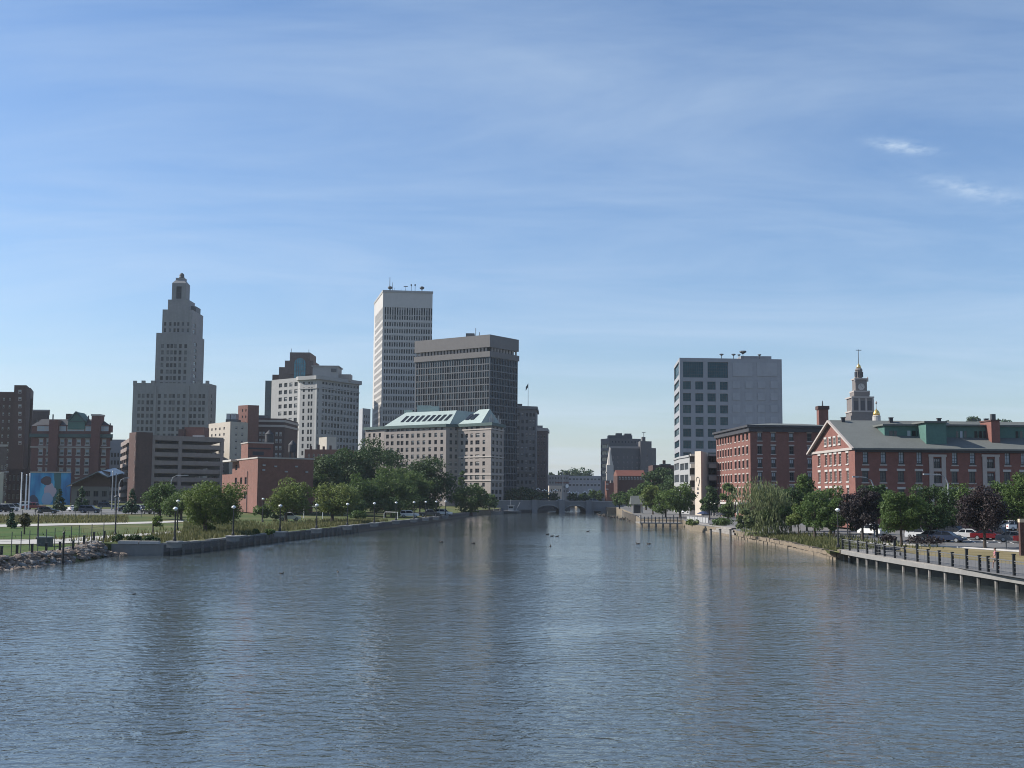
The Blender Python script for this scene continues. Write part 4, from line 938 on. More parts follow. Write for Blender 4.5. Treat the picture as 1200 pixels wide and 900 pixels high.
# ---- far middle ---------------------------------------------------------------------------
D = 760; a, e = c(642, 556.5, D), c(667, 556.5, D); P = [v2(a), v2(e), v2(e) + Vector((0, 25)), v2(a) + Vector((0, 25))]
b = Bld('far_building', 'pale distant block just left of the red mast beyond the bridge', P, 3, a.z, 'lime')
b.windows(0, G(P[0], P[1], ev(643, 666, 7, .45), rows_px(560.5, 5, 4, 2.4), 565, 650, 3), ST('dkgrey', 'glass2', .14, 1, 1, .2)); b.finish()
D = 720; a, e = c(643.5, 569, D), c(659, 569.5, D); P = [v2(a), v2(e), v2(e) + Vector((0, 15)), v2(a) + Vector((0, 15))]
b = Bld('far_building', 'small low white building with pinkish side beyond the bridge', P, 3, a.z, 'cream'); b.windows(0, G(P[0], P[1], ev(645, 658, 5, .4), [(573, 576)], 574, 650, 3), ST('dkgrey', 'glass2', .14, 1, 1, .2)); b.finish()
D = 800; a, e = c(665, 557.5, D), c(705.5, 557.8, D); P = [v2(a), v2(e), v2(e) + Vector((0, 25)), v2(a) + Vector((0, 25))]
b = Bld('far_building', 'long grey distant block under the tree-covered hill', P, 3, a.z, 'precast'); b.windows(0, G(P[0], P[1], ev(666, 704, 9, .7), [(559.5, 563), (566, 570)], 565, 680, 3), ST('stone_trim', 'glass2', .2, 2, 1, .2, 'blind_b', .3)); b.finish()
# grey brick complex right of the river mouth
D = 640; zt = c(710, 513.6, D).z; a, e = c(713.5, 513.6, D), c(751, 514.6, D + 4); Lf = c(704, 514.2, D + 10)
P = four(v2(Lf), v2(a), v2(e)); b = Bld('office_building', 'grey-brown block with a banded glass end, farthest on the right bank', P, 3, zt, 'tower_grey')
b.windows(0, G(P[0], P[1], [(704.6, 713)], [(521, 525.5), (528.5, 533), (536, 540.5), (543.5, 548), (551, 555.5), (558.5, 563)], 540, 709, 3), ST('mullion', 'glass_t', .14, 3, 1, .3))
b.windows(1, G(P[1], P[2], ev(716, 750, 9, .4), rows_px(517.8, 4, 1, 2.4), 518, 730, 3), ST('dkgrey', 'glass', .12, 1, 1, .2)); b.finish()
b.block('rooftop_plant', 713, 741, 510, D + 8, 8, 'dkgrey'); b.block('rooftop_plant', 722, 729, 507.6, D + 9, 6, 'dkgrey'); b.block('rooftop_plant', 732, 740, 508, D + 9, 6, 'dkgrey')
D = 615; a, e = c(716, 524, D), c(750.5, 524.6, D + 2); P = [v2(a), v2(e), v2(e) + Vector((0, 18)), v2(a) + Vector((0, 18))]
b = Bld('office_building', 'brown brick block with few small windows behind the white spire', P, 3, a.z, 'tower_grey')
b.windows(0, G(P[0], P[1], at_([718.5, 724, 731, 735.5, 741, 746.5, 750], 1.2), [(535, 537.6), (541, 544), (547, 550)] , 540, 730, 3), ST('stone_trim', 'glass2', .12, 1, 2, .2, 'blind', .3)); b.finish(); b.ring('coping', a.z - .5, a.z + .5, .3, 'stone_trim', (0,))
a, e = c(750.4, 516.8, D), c(763.6, 517.2, D + 3); mid = a.z; P = [v2(a), v2(e), v2(e) + Vector((0, 20)), v2(a) + Vector((0, 20))]
b = Bld('office_building', 'plain taller grey shaft joined to the brown block behind the white spire', P, 3, a.z, 'tower_grey')
b.windows(0, G(P[0], P[1], at_([758.5], 1.6) , rows_px(528, 6.5, 6, 3), 540, 758, 3), ST('stone_trim', 'glass', .12, 1, 2, .2)); b.finish(); b.block('rooftop_plant', 752.6, 756.4, 512, D + 3, 5, 'tower_grey'); p = c(754.4, 506.5, D + 4); mb = b.mb(); mb.tube([(p.x, p.y, a.z), tuple(p)], .16, 5); mb.box(p.x - .9, p.y - .1, p.z - .4, p.x + .9, p.y + .1, p.z - .1); b.add(mb, 'antenna_mast', 'dkgrey')
q, w_ = c(763.7, 525, D + 4), c(768.8, 526, D + 6); mb = b.mb(); mb.prism([v2(q), v2(w_), v2(w_) + Vector((0, 16)), v2(q) + Vector((0, 16))], 3, q.z); b.add(mb, 'side_wing', 'tower_grey')
D = 560; a, e = c(765, 545, D), c(792, 545, D); P = [v2(a), v2(e), v2(e) + Vector((0, 18)), v2(a) + Vector((0, 18))]
b = Bld('brick_building', 'dark low roofline with a square chimney above the right bank trees', P, 3, a.z, 'brick_dark'); b.finish(); b.block('chimney', 777, 780, 539.4, D + 3, 2, 'brick_dark'); b.block('rooftop_plant', 774, 786, 543.6, D + 2, 5, 'dkgrey')
# church: gabled brick hall and slim white steeple
D = 520; e0, e1 = c(723.5, 557.5, D), c(757, 558, D); gl = c(718.6, 560, D + 9)
zt = e0.z; P = four(v2(gl), v2(e0), v2(e1)); b = Bld('church_hall', 'red brick hall with red tiled roof beside the white steeple', P, 3, zt, 'brick_dark', 'church')
b.windows(1, G(P[1], P[2], ev(724.5, 756, 9, .55), [(558.6, 562.4)], 560, 740, 3), ST('trim', 'glass2', .14, 1, 2, .2, 'blind_b', .4)); b.finish(parapet=0)
mb = b.mb(); zr = c(735, 551, D + 4).z; m0, m1 = (P[0] + P[1]) / 2, (P[3] + P[2]) / 2
pA, pB, pC, pD = [(q.x, q.y, zt) for q in P]; r0, r1 = (m0.x, m0.y, zr), (m1.x, m1.y, zr)
mb.poly([pB, pC, r1, r0]); mb.poly([pD, pA, r0, r1]); b.add(mb, 'roof', 'red_tile'); mb = b.mb(); mb.poly([pA, pB, r0]); b.add(mb, 'gable', 'brick_power'); mb = b.mb(); mb.poly([pC, pD, r1]); b.add(mb, 'gable', 'brick_power')
D = 515; p = c(714.6, 562, D); t = thing('church_steeple', 'slim white pointed steeple over a red brick porch, across the bridge', 'steeple', (p.x, D, 3)); mb = MB(t.location)
z1_, z2_, z3_ = c(714, 563, D).z, c(714, 545, D).z, c(714, 523.5, D).z
mb.cbox(p.x, D, z1_, 3.0, 3.0, (z2_ - z1_)); mb.cbox(p.x, D, z1_ + (z2_ - z1_) * .5, 3.4, 3.4, .4); mb.build('belfry', M_['trim'], t)
mb = MB(t.location); mb.lathe(p.x, D, [(1.45, z2_), (1.2, z2_ + 1), (.75, z2_ + 4), (.1, z3_)], 8); mb.build('spire', M_['trim'], t)
for x0, x1, yt in ((709.5, 713.5, 563.5), (713.6, 719, 566), (711, 717.6, 575)):
    q, w_ = c(x0, yt, D - (3 if yt > 570 else 0)), c(x1, yt, D); mb = MB(t.location); mb.box(q.x, q.y - 1, 3, w_.x, D + 3 - (.5 if x0 > 712 else 0), q.z); mb.build('brick_porch', M_['brick_power'], t)
mb = MB(t.location)
for yy in (568, 574, 580): z = c(711, yy, D).z; q, w_ = c(710, yy, D - 1), c(713, yy, D - 1); mb.box(q.x, D - 1.15, z, w_.x, D - 1.01, z + .5)
mb.build('stone_band', M_['trim'], t)
# ---- grey government block ----------------------------------------------------------------
D = 480; C, Lf, Rt = c(796.3, 419.2, D), c(789.8, 428, D + 32), c(916, 419.2, D + 3); zt = C.z; P = four(v2(Lf), v2(C), v2(Rt))
b = Bld('office_tower', 'big square grey precast block, half blue windows and half blank panels', P, 2.6, zt, 'precast')
wst = ST('mullion', 'glass_t', .09, 3, 3, .45); big = ST('mullion', 'glass_t', .09, 9, 5, .45)
px = lambda z: 780 + z * .17778
cols4 = [(px(115), px(168)), (px(197), px(249)), (px(277), px(331)), (px(360), px(411))]
py_ = lambda z: 400 + z * .17778
r4 = [(py_(263 + 78 * k), py_(316 + 78 * k)) for k in range(10)]
b.windows(1, G(P[1], P[2], [(px(115), px(248)), (px(277), px(411))], [(py_(133), py_(237))], 430, 800, 2.6), big)
b.windows(1, G(P[1], P[2], cols4, r4, 480, 800, 2.6), wst, every=ST('mullion', 'glass_t2', .09, 3, 3, .45))
b.windows(0, G(P[0], P[1], [(790.3, 795.8)], [(py_(155), py_(240))] + [(py_(268 + 78 * k), py_(312 + 78 * k)) for k in range(9)], 480, 793, 2.6), ST('mullion', 'glass_t', .09, 6, 3, .45))
b.finish(parapet=.6)
A, B2 = b.edge(1); u = (B2 - A).normalized(); n_ = Vector((u.y, -u.x))
def panel(x0, x1, y0, y1, out=.18):
    mb = b.mb()
    s0, zt_ = fuv(A, B2, x0, y0); s1, zb_ = fuv(A, B2, x1, y1); p, q = A + u * s0, A + u * s1; mb.prism([p + n_ * out, q + n_ * out, q - n_ * .02, p - n_ * .02], zb_, zt_); b.add(mb, 'relief_panel', 'precast_l')
for x0, x1 in ((px(440), px(570)), (px(602), px(735))): panel(x0, x1, py_(140), py_(232))
for k in range(10):
    for x0 in (px(440), px(525), px(607), px(690)): panel(x0, x0 + 8.6, py_(263 + 78 * k), py_(311 + 78 * k))
b.block('rooftop_plant', 868, 904, 417.2, D + 6, 10, 'precast')
for x, y, r in ((845.5, 415.5, .9), (859.6, 415.6, .9), (866, 416, .7), (870.6, 412.6, 1.5), (890, 416, .8)):
    p = c(x, y, D + 4); mb = b.mb(); mb.tube([(p.x, p.y, zt - .7), (p.x, p.y, p.z)], .14, 5); mb.lathe(p.x, p.y, [(.1, p.z - r * .6), (r, p.z), (r * .9, p.z + r * .3), (.2, p.z + r * .4)], 8); b.add(mb, 'satellite_dish', 'dkgrey')
# ---- pale modern block with balconies -----------------------------------------------------
D = 330; zt = c(814, 533.5, D).z
K = [c(789.8, 538.5, 372), c(796, 537.8, 352), c(807.4, 536.8, D + 6)]
P = [v2(K[0]), v2(K[1]), v2(K[2]), v2(c(808, 535, D + 5)), v2(c(843, 533, D + 5)), v2(c(843, 533, D + 5)) + Vector((2, 40)), v2(K[0]) + Vector((12, 12))]
b = Bld('apartment_building', 'pale modern block with white balconies and a tall cream wall slab facing the river', P, 1.8, zt, 'silver')
zz_ = [(543, 551), (556.5, 565.5), (571, 580)]
b.windows(0, G(P[0], P[1], [(790.2, 795.6)], zz_, 550, 793, 1.8), ST('galv', 'glass2', .1, 4, 1, .25)); b.windows(1, G(P[1], P[2], [(797, 801.5), (802.2, 806.6)], zz_, 550, 801, 1.8), ST('galv', 'glass2', .1, 2, 1, .25))
gr = [(534.5, 541.5), (547.5, 556.2), (562, 571), (576.5, 585), (590, 598)]
b.windows(3, G(P[3], P[4], [(808.6, 814), (830, 842.4)], gr, 550, 811, 1.8), ST('dkgrey', 'glass', .1, 3, 1, .5)); b.finish(parapet=.2)
b.ring('coping', zt - .3, zt + .25, .3, 'silver', (0, 1, 2))
p0, p1, p2 = c(814.2, 529, 326), c(821.4, 529, 323), c(830, 529.4, 337)
mb = b.mb(); Ps = [v2(p0), v2(p1), v2(p2), v2(p0) + v2(p2) - v2(p1)]; mb.prism(Ps, 1.8, p0.z); sl = b.add(mb, 'wall_slab', 'cream')
# the outline mark and the two small signs below it on the slab
A, B2 = Ps[0], Ps[1]; u = (B2 - A).normalized(); n_ = Vector((u.y, -u.x)); mb = b.mb()
def onslab(zx, zy): s, z = fuv(A, B2, 720 + zx * .1555, 500 + zy * .1555); q = A + u * s + n_ * .08; return (q.x, q.y, z)
mb.tube([onslab(*k) for k in ((617, 412), (618, 393), (623, 382), (631, 379), (639, 386), (642, 402), (641, 420), (637, 436), (634, 448))], .085, 5)
for x0, y0, x1, y1 in ((622, 458, 636, 460), (624, 463, 628, 472), (631, 463, 635, 472), (622, 474, 637, 476)): a_, c_ = onslab(x0, y0), onslab(x1, y1); mb.poly([(a_[0], a_[1], c_[2]), (c_[0], c_[1], c_[2]), (c_[0], c_[1], a_[2]), (a_[0], a_[1], a_[2])])
mb.build('painted_mark', M_['dkgrey'], sl); mb = b.mb(); a_, c_ = onslab(623, 493), onslab(636, 507); mb.poly([(a_[0], a_[1], c_[2]), (c_[0], c_[1], c_[2]), (c_[0], c_[1], a_[2]), (a_[0], a_[1], a_[2])]); mb.build('sign_plate', M_['cornice_dk'], sl)
A, B2 = b.edge(3); u = (B2 - A).normalized(); n_ = Vector((u.y, -u.x))
for x0, x1 in ((808.3, 814.4), (829.8, 842.8)):
    for y in (532.6, 545.2, 559.6, 574.2, 588):
        s0, z = fuv(A, B2, x0, y); s1, _ = fuv(A, B2, x1, y); p, q = A + u * s0, A + u * s1
        hh = 1.0 if y > 540 else .35
        mb = b.mb(); mb.prism([p + n_ * 1.6, q + n_ * 1.6, q - n_ * .02, p - n_ * .02], z - hh * .5 - .3, z + (.15 if y < 540 else .35)); b.add(mb, 'balcony' if y > 540 else 'canopy', 'trim')
# ---- flat-roofed brick warehouse ----------------------------------------------------------
zt = c(879, 498, 290).z; C, Lf, Rt = c(879, 500.2, 290), c(839.3, 509.8, 327), c(955, 500.4, 292)
Rt2 = v2(C) + (v2(Rt) - v2(C)) * 1.35
P = four(v2(Lf), v2(C), Rt2); b = Bld('brick_warehouse', 'flat-roofed five-storey red brick warehouse with dark cornice and tall chimney', P, 1.6, zt - .6, 'brick_ware', 'warehouse')
sz = lambda v: 830 + v * .2
sy = lambda v: 460 + v * .2
wst = ST('dkgrey', 'glass', .12, 2, 2, .3)
rowL = [(sy(263 + 79 * k - 21), sy(263 + 79 * k + 19)) for k in range(6)]
b.windows(0, G(P[0], P[1], at_([sz(v) for v in (57, 72, 87, 103, 119, 134)], 1.5) + at_([sz(v) for v in (160, 182, 205.5, 229)], 2.2), [(a - 0, d - 0) for a, d in [(sy(248 + 78 * k), sy(290 + 78.5 * k)) for k in range(6)]], 530, sz(160), 1.6), wst, sill=('stone_trim', .12, .2, .1), lintel=('stone_trim', .12, .3, .06))
b.windows(1, G(P[1], P[2], at_([sz(v) for v in (302, 382, 488, 594)], 5.2), [(sy(235 + 77 * k), sy(282 + 78 * k)) for k in range(6)], 530, sz(302), 1.6), ST('dkgrey', 'glass2', .14, 2, 2, .3, 'blind_b', .5), every=ST('dkgrey', 'glass', .14, 2, 2, .3), sill=('stone_trim', .15, .22, .1), lintel=('stone_trim', .15, .35, .06))
b.finish(parapet=0, roof='cornice_dk')
b.ring('cornice', zt - 1.6, zt - .45, .5, 'cornice_dk'); mb = b.mb(); mb.prism(offset(b.P, .95), zt - .5, zt); b.add(mb, 'eave', 'cornice_dk'); mb = b.mb(); mb.prism(offset(b.P, .9), zt, zt + .9, 0, offset(b.P, -7)); b.add(mb, 'roof', 'slate')
p, q = c(959.6, 477, 304), c(970.6, 477, 304); mb = b.mb(); mb.box(p.x, 304, zt, q.x, 306.4, p.z); ch = b.add(mb, 'chimney', 'brick_ware'); mb = b.mb(); mb.box(p.x - .25, 303.75, p.z - .6, q.x + .25, 306.65, p.z + .3); mb.build('chimney_cap', M_['brick_dark'], ch)
mb = b.mb(); xm = (p.x + q.x) / 2; mb.tube([(xm, 305, p.z), (xm, 305, p.z + 1.7)], [.22, .1], 6); mb.build('lightning_rod', M_['dkgrey'], ch)
p, q = c(953.5, 496.7, 300), c(958.5, 496.7, 300); b.block('rooftop_plant', 925, 955, 497.2, 300, 6, 'slate', zt)
# pale ground-floor front with white columns
A, B2 = b.edge(0); u = (B2 - A).normalized(); n_ = Vector((u.y, -u.x)); s0 = fuv(A, B2, 843, 600)[0]; s1 = (B2 - A).length
mb = b.mb(); p, q = A + u * s0 + n_ * 3, B2 + n_ * 3; z = c(860, 588.5, 300).z; mb.prism([p, q, q - n_ * 2.99, p - n_ * 2.99], z - .5, z); b.add(mb, 'porch_roof', 'trim')
for k in range(9): w_ = p.lerp(q, (k + .3) / 9); mb = b.mb(); mb.cbox(w_.x + .3, w_.y, 1.6, .45, .45, z - 2.1, 0); b.add(mb, 'porch_column', 'trim')
# ---- gabled brick mill --------------------------------------------------------------------
C, Lf = c(1001.6, 524.6, 210), c(951.4, 530.2, 236); ze = C.z
Rt = v2(C) + Vector((66, 3.0)); P = four(v2(Lf), v2(C), Rt); b = Bld('brick_mill', 'long red brick mill with sunlit gable end, slate roof and green dormers', P, 1.6, ze, 'brick_gable', 'mill building')
gx = lambda v: 940 + v * .21667
gy = lambda v: 480 + v * .21667
wl_ = ST('stone_trim', 'glass2', .1, 2, 4, .25, 'blind', .0); wd_ = ST('dkgrey', 'glass2', .12, 2, 4, .25, 'blind_b', .85); we_ = ST('dkgrey', 'glass2', .12, 2, 4, .25, 'blind_b', .45); wk_ = ST('dkgrey', 'glass2', .12, 2, 4, .25)
SL, LN = ('stone_trim', .15, .22, .12), ('trim', .2, .4, .07)
b.windows(0, G(P[0], P[1], at_([gx(v) for v in (93, 130, 154, 179.5, 205.5, 245)], 2.6), [(gy(243), gy(300)), (gy(335), gy(391)), (gy(424), gy(480))], 540, gx(160), 1.6), wl_, sill=('trim', .15, .22, .12), lintel=LN)
fx = lambda v: 1000 + v / 6
fy = lambda v: 480 + v / 6
cols = [fx(v) for v in (84, 210, 336, 462, 712, 837, 1082)] + [fx(v) for v in (1196, 1320, 1445, 1560)]
b.windows(1, G(P[1], P[2], at_(cols, 6.4), [(fy(294), fy(386))], 530, fx(336), 1.6), wd_, sill=SL, lintel=LN)
b.windows(1, G(P[1], P[2], at_(cols, 7), [(fy(432), fy(512)), (fy(560), fy(640))], 560, fx(336), 1.6), wk_, sill=SL, lintel=LN)
bays = [fx(590), fx(965)]
b.windows(1, G(P[1], P[2], at_(bays, 8.4), [(fy(342), fy(418)), (fy(442), fy(516)), (fy(545), fy(630))], 545, fx(590), 1.6), ST('dkgrey', 'glass2', .14, 3, 3, .3, 'blind', .3))
b.finish(top=False)
A, B2 = b.edge(1); u = (B2 - A).normalized(); n_ = Vector((u.y, -u.x)); Ln = (B2 - A).length
for bx in bays:
    s, _ = fuv(A, B2, bx, 545); z = fuv(A, B2, bx, fy(332))[1]; mb = b.mb(); rz = math.atan2(u.y, u.x)
    w2 = 1.12
    for o in (-w2, w2): q = A + u * (s + o) + n_ * .1; mb.cbox(q.x, q.y, 1.6, .75, .24, z - 1.6, rz)
    q = A + u * s + n_ * .14; mb.cbox(q.x, q.y, z, 3.2, .34, .4, rz)
    for yy in (425, 530): q = A + u * s + n_ * .08; mb.cbox(q.x, q.y, fuv(A, B2, bx, fy(yy))[1] - .25, 1.45, .2, .55, rz)
    b.add(mb, 'stone_surround', 'stone_trim')
# gable and roof
m0 = (P[0] + P[1]) / 2; dv = P[2] - P[1]; zr = c(974.6, 494.2, m0.y).z
w_in = (P[0] - P[1]).length / 2
mb = b.mb(); mb.poly([(P[0].x, P[0].y, ze), (P[1].x, P[1].y, ze), (m0.x, m0.y, zr)]); m1 = m0 + dv; mb_ = mb; mb = b.mb(); mb.poly([(P[2].x, P[2].y, ze), (P[3].x, P[3].y, ze), (m1.x, m1.y, zr)]); b.add(mb, 'gable', 'brick_gable'); gab = b.add(mb_, 'gable', 'brick_gable')
A0, B0 = b.edge(0); u0 = (B0 - A0).normalized(); nn0 = Vector((u0.y, -u0.x)); ang0 = math.atan2(u0.y, u0.x)
for r in G(A0, B0, at_([gx(v) for v in (128, 153, 177, 203)], 2.6), [(gy(153), gy(192))], 517, gx(160), 0):
    me = win_mesh(r[2] - r[0], r[3] - r[1], ST('stone_trim', 'glass2', .12, 2, 2, .02))[2]; ob = bpy.data.objects.new('window', me); COL.objects.link(ob); ob.parent = b.root; q = A0 + u0 * r[0] + nn0 * .03; ob.location = Vector((q.x, q.y, r[1])) - b.o; ob.rotation_euler = (0, 0, ang0)
    for nm_, off in (('sill', -.22), ('lintel', r[3] - r[1])): s_ = bpy.data.objects.new(nm_, box_mesh(nm_, r[2] - r[0] + .3, .12, .25, 'trim')); COL.objects.link(s_); s_.parent = ob; s_.location = (-.15, 0, off)
mb = b.mb(); ov = .9; rr_ = (P[1] - P[0]).normalized() * ov; drop = (zr - ze) / w_in * ov; e_ = (P[1] - P[2]).normalized() * .6
th = .3
for sgn, Q0 in ((1, P[1]), (-1, P[0])):
    eo = Q0 + rr_ * sgn; pts = [(eo.x + e_.x, eo.y + e_.y, ze - drop), (eo.x + dv.x, eo.y + dv.y, ze - drop), (m1.x, m1.y, zr), (m0.x + e_.x, m0.y + e_.y, zr)]
    up = [(x, y, z + th) for x, y, z in pts]
    if sgn < 0: pts, up = pts[::-1], up[::-1]
    mb.poly(up); mb.poly(pts[::-1])
    for k in range(4): mb.poly([pts[k], pts[(k + 1) % 4], up[(k + 1) % 4], up[k]])
b.add(mb, 'roof', 'slate')
mb = b.mb()
for Q0, sgn in ((P[1], 1), (P[0], -1)): eo = Q0 + rr_ * sgn + e_ * 1.08; mb.tube([(eo.x, eo.y, ze - drop + .1), (m0.x + e_.x * 1.08, m0.y, zr + .12)], .26, 4)
b.add(mb, 'verge_board', 'stone_trim'); z = ze - .35; mb = b.mb(); q0, q1 = P[0] + nn0 * .25, P[1] + nn0 * .25; mb.prism([q0, q1, q1 - nn0 * .24, q0 - nn0 * .24], z, z + .45); b.add(mb, 'gable_cornice', 'stone_trim')
mb = b.mb(); q0, q1 = P[1] + n_ * .4, P[2] + n_ * .4; mb.prism([q0, q1, q1 - n_ * .39, q0 - n_ * .39], ze - .75, ze - .3); b.add(mb, 'gutter', 'cornice_dk')
# dormers: plan positions along the front from pixel columns on the roof slope
inn = -n_
slope = (zr - ze) / w_in
def dorm(x0, x1, d0, ztop, zbase_d, nm='dormer', wins=(), back=None):
    """shed dormer: front wall d0 metres in from the eave line"""
    f0 = A + inn * d0; Pf = (f0, f0 + u)
    s0, s1 = fuv(Pf[0], Pf[1], x0, 510)[0], fuv(Pf[0], Pf[1], x1, 510)[0]
    zb = ze + slope * d0 - .3; p, q = f0 + u * s0, f0 + u * s1; back = back or (w_in - d0 - .3)
    mb = b.mb(); mb.prism([p, q, q + inn * back, p + inn * back], zb, ztop); d = b.add(mb, nm, 'copper')
    mb = b.mb(); o = .45; mb.prism([p - u * o - inn * o, q + u * .0 - inn * o, q + inn * back, p - u * o + inn * back], ztop, ztop + .3); mb.build('dormer_roof', M_['slate'], d)
    for xa, xb, ya, yb, gm in wins:
        sa, za = fuv(Pf[0], Pf[1], xa, ya); sb, zb2 = fuv(Pf[0], Pf[1], xb, yb); pp, qq = f0 + u * sa - inn * .06, f0 + u * sb - inn * .06
        mb = b.mb(); mb.poly([(pp.x, pp.y, zb2), (qq.x, qq.y, zb2), (qq.x, qq.y, za), (pp.x, pp.y, za)]); mb.build('window', M_[gm], d)
zd = c(1040, 499.8, 218).z
wn_ = [(fx(a_), fx(b_), fy(148), fy(192), m) for a_, b_, m in ((252, 276, 'glass2'), (282, 306, 'glass2'), (378, 402, 'blind_b'), (412, 438, 'glass'), (446, 468, 'glass'))]
dorm(fx(220), fx(478), 5.2, zd, 0, wins=wn_)
dorm(fx(655), fx(945), 4.6, zd, 0, wins=[(fx(a_), fx(b_), fy(152), fy(198), m) for a_, b_, m in ((722, 738, 'glass2'), (748, 768, 'blind_b'), (776, 796, 'glass2'), (850, 872, 'glass'), (880, 905, 'glass'), (912, 930, 'glass2'))])
dorm(fx(1030), fx(1420), 4.6, zd, 0, wins=[(fx(a_), fx(b_), fy(152), fy(198), m) for a_, b_, m in ((1140, 1160, 'glass'), (1170, 1190, 'glass2'), (1230, 1260, 'glass'))])
dorm(fx(512), fx(655), 1.2, zd + .35, 0, 'projecting_dormer', back=5.5)
f0 = A + inn * 2.2; s0, s1 = fuv(f0, f0 + u, fx(972), 510)[0], fuv(f0, f0 + u, fx(1032), 510)[0]; p, q = f0 + u * s0, f0 + u * s1; zc = c(1165, 492.8, 212).z
mb = b.mb(); mb.prism([p, q, q + inn * 4.5, p + inn * 4.5], ze + .3, zc); ch = b.add(mb, 'chimney', 'brick_gable'); mb = b.mb(); mb.prism([p - u * .15 - inn * .15, q + u * .15 - inn * .15, q + u * .15 + inn * 4.65, p - u * .15 + inn * 4.65], zc - .02, zc + .25); mb.build('chimney_cap', M_['brick_dark'], ch)
mb = b.mb(); w_ = p.lerp(q, .5) + inn * 1; mb.cbox(w_.x, w_.y, zc + .2, .75, .75, 1.1); mb.build('chimney_pot', M_['dkgrey'], ch)
for x, y in ((fx(265), fy(55)), (fx(603), fy(60)), (988, 489), (1156, 490.5)):
    f1 = A + inn * (w_in - .8); s, _ = fuv(f1, f1 + u, x, 500); w_ = f1 + u * s; z = c(x, y, w_.y).z; mb = b.mb(); mb.cbox(w_.x, w_.y, zr - .8, .62, .62, z - zr + .8); mb.cbox(w_.x, w_.y, z - .15, .8, .8, .15); b.add(mb, 'roof_vent', 'cornice_dk')
# ---- courthouse clock tower ---------------------------------------------------------------
D = 620; kx = lambda v: 940 + v * .17777
ky = lambda v: 400 + v * .17777
def hb(x0, x1, D=D): return c(kx(x0), 480, D).x, c(kx(x1), 480, D).x
t = thing('clock_tower', 'tall stepped brown clock tower with a white dial and small gilded top', 'clock tower', ((hb(330, 470)[0] + hb(330, 470)[1]) / 2, D + 5.5, 3)); cxm, cym = t.location.x, t.location.y
zc_ = lambda v: c(kx(400), ky(v), D).z
def stage(nm, x0, x1, y0, y1, mt, inset=0, mold=0):
    a_, e_ = hb(x0, x1); r = (e_ - a_) / 2; m = (a_ + e_) / 2; mb = MB(t.location); mb.cbox(m, cym, zc_(y1), 2 * r, 2 * r, zc_(y0) - zc_(y1)); o = mb.build(nm, M_[mt], t)
    if mold: mb = MB(t.location); mb.cbox(m, cym, zc_(y0) - .02, 2 * r + mold, 2 * r + mold, .7); mb.build('moulding', M_['stone_trim'], t)
    return m, r
mb = MB(t.location); a_, e_ = hb(318, 475); mb.cbox((a_ + e_) / 2, cym, 3, e_ - a_, e_ - a_, zc_(490) - 3); mb.build('base', M_['court'], t)
m, r = stage('belfry', 333, 468, 372, 470, 'court', mold=1.2); stage('lower_stage', 328, 470, 466, 500, 'court', mold=.8)
mb = MB(t.location)
for k in range(3): xx = m - r + 2 * r * (k + .5) / 3; mb.box(xx - 1.0, cym - r - .12, zc_(452), xx + 1.0, cym - r - .02, zc_(392))
mb.build('louvred_opening', M_['cornice_dk'], t); mb = MB(t.location)
for k in range(4): xx = m - r + 2 * r * k / 3; mb.box(xx - .45, cym - r - .4, zc_(466), xx + .45, cym - r - .13, zc_(375))
mb.build('column', M_['stone_trim'], t)
stage('clock_base', 350, 452, 332, 368, 'court', mold=.4); m, r = stage('clock_stage', 364, 440, 248, 334, 'court', mold=.9)
mb = MB(t.location); zd_ = zc_(297); R0 = 1.75; n = 24
mb.poly([(m + R0 * math.cos(k * 2 * math.pi / n), cym - r - .08, zd_ + R0 * math.sin(k * 2 * math.pi / n)) for k in range(n)]); dial = mb.build('clock_dial', M_['trim'], t); mb = MB(t.location)
for k in range(12): an = k * math.pi / 6; mb.tube([(m + R0 * .82 * math.cos(an), cym - r - .12, zd_ + R0 * .82 * math.sin(an)), (m + R0 * .95 * math.cos(an), cym - r - .12, zd_ + R0 * .95 * math.sin(an))], .05, 4)
mb.tube([(m, cym - r - .14, zd_), (m + .75, cym - r - .14, zd_ - .5)], .09, 4); mb.tube([(m, cym - r - .14, zd_), (m - .5, cym - r - .14, zd_ + 1.25)], .07, 4); mb.build('clock_hands', M_['black'], dial)
for sx in (-1, 1):
    for y0, y1, rr_ in ((330, 352, 50), (240, 262, 42)): mb = MB(t.location); xx = m + sx * (hb(360, 360 + rr_)[1] - hb(360, 360 + rr_)[0]); mb.lathe(xx, cym - r, [(.5, zc_(y1)), (.5, zc_(y0)), (.1, zc_(y0) + .8)], 8); mb.build('corner_urn', M_['stone_trim'], t)
a_, e_ = hb(376, 421); r = (e_ - a_) / 2; m = (a_ + e_) / 2; mb = MB(t.location); mb.lathe(m, cym, [(r * 1.25, zc_(246)), (r * 1.2, zc_(238)), (r, zc_(234)), (r, zc_(188)), (r * 1.15, zc_(184)), (r * .95, zc_(174)), (r * .6, zc_(168))], 12); mb.build('cupola', M_['court'], t)
mb = MB(t.location)
for k in range(8): an = (k + .5) * math.pi / 4; mb.box(m + r * 1.01 * math.cos(an) - .35, cym + r * 1.01 * math.sin(an) - .35, zc_(230), m + r * 1.01 * math.cos(an) + .35, cym + r * 1.01 * math.sin(an) + .35, zc_(194))
mb.build('cupola_opening', M_['cornice_dk'], t)
mb = MB(t.location); mb.lathe(m, cym, [(r * .66, zc_(170)), (r * .66, zc_(160)), (r * .5, zc_(150)), (r * .2, zc_(144)), (.15, zc_(138))], 12); mb.build('gilded_dome', M_['gold'], t, True)
mb = MB(t.location); mb.tube([(m, cym, zc_(140)), (m, cym, zc_(45))], [.2, .12], 6); mb.box(m - 1.3, cym - .1, zc_(52), m + 1.6, cym + .1, zc_(48)); mb.build('weathervane', M_['dkgrey'], t)
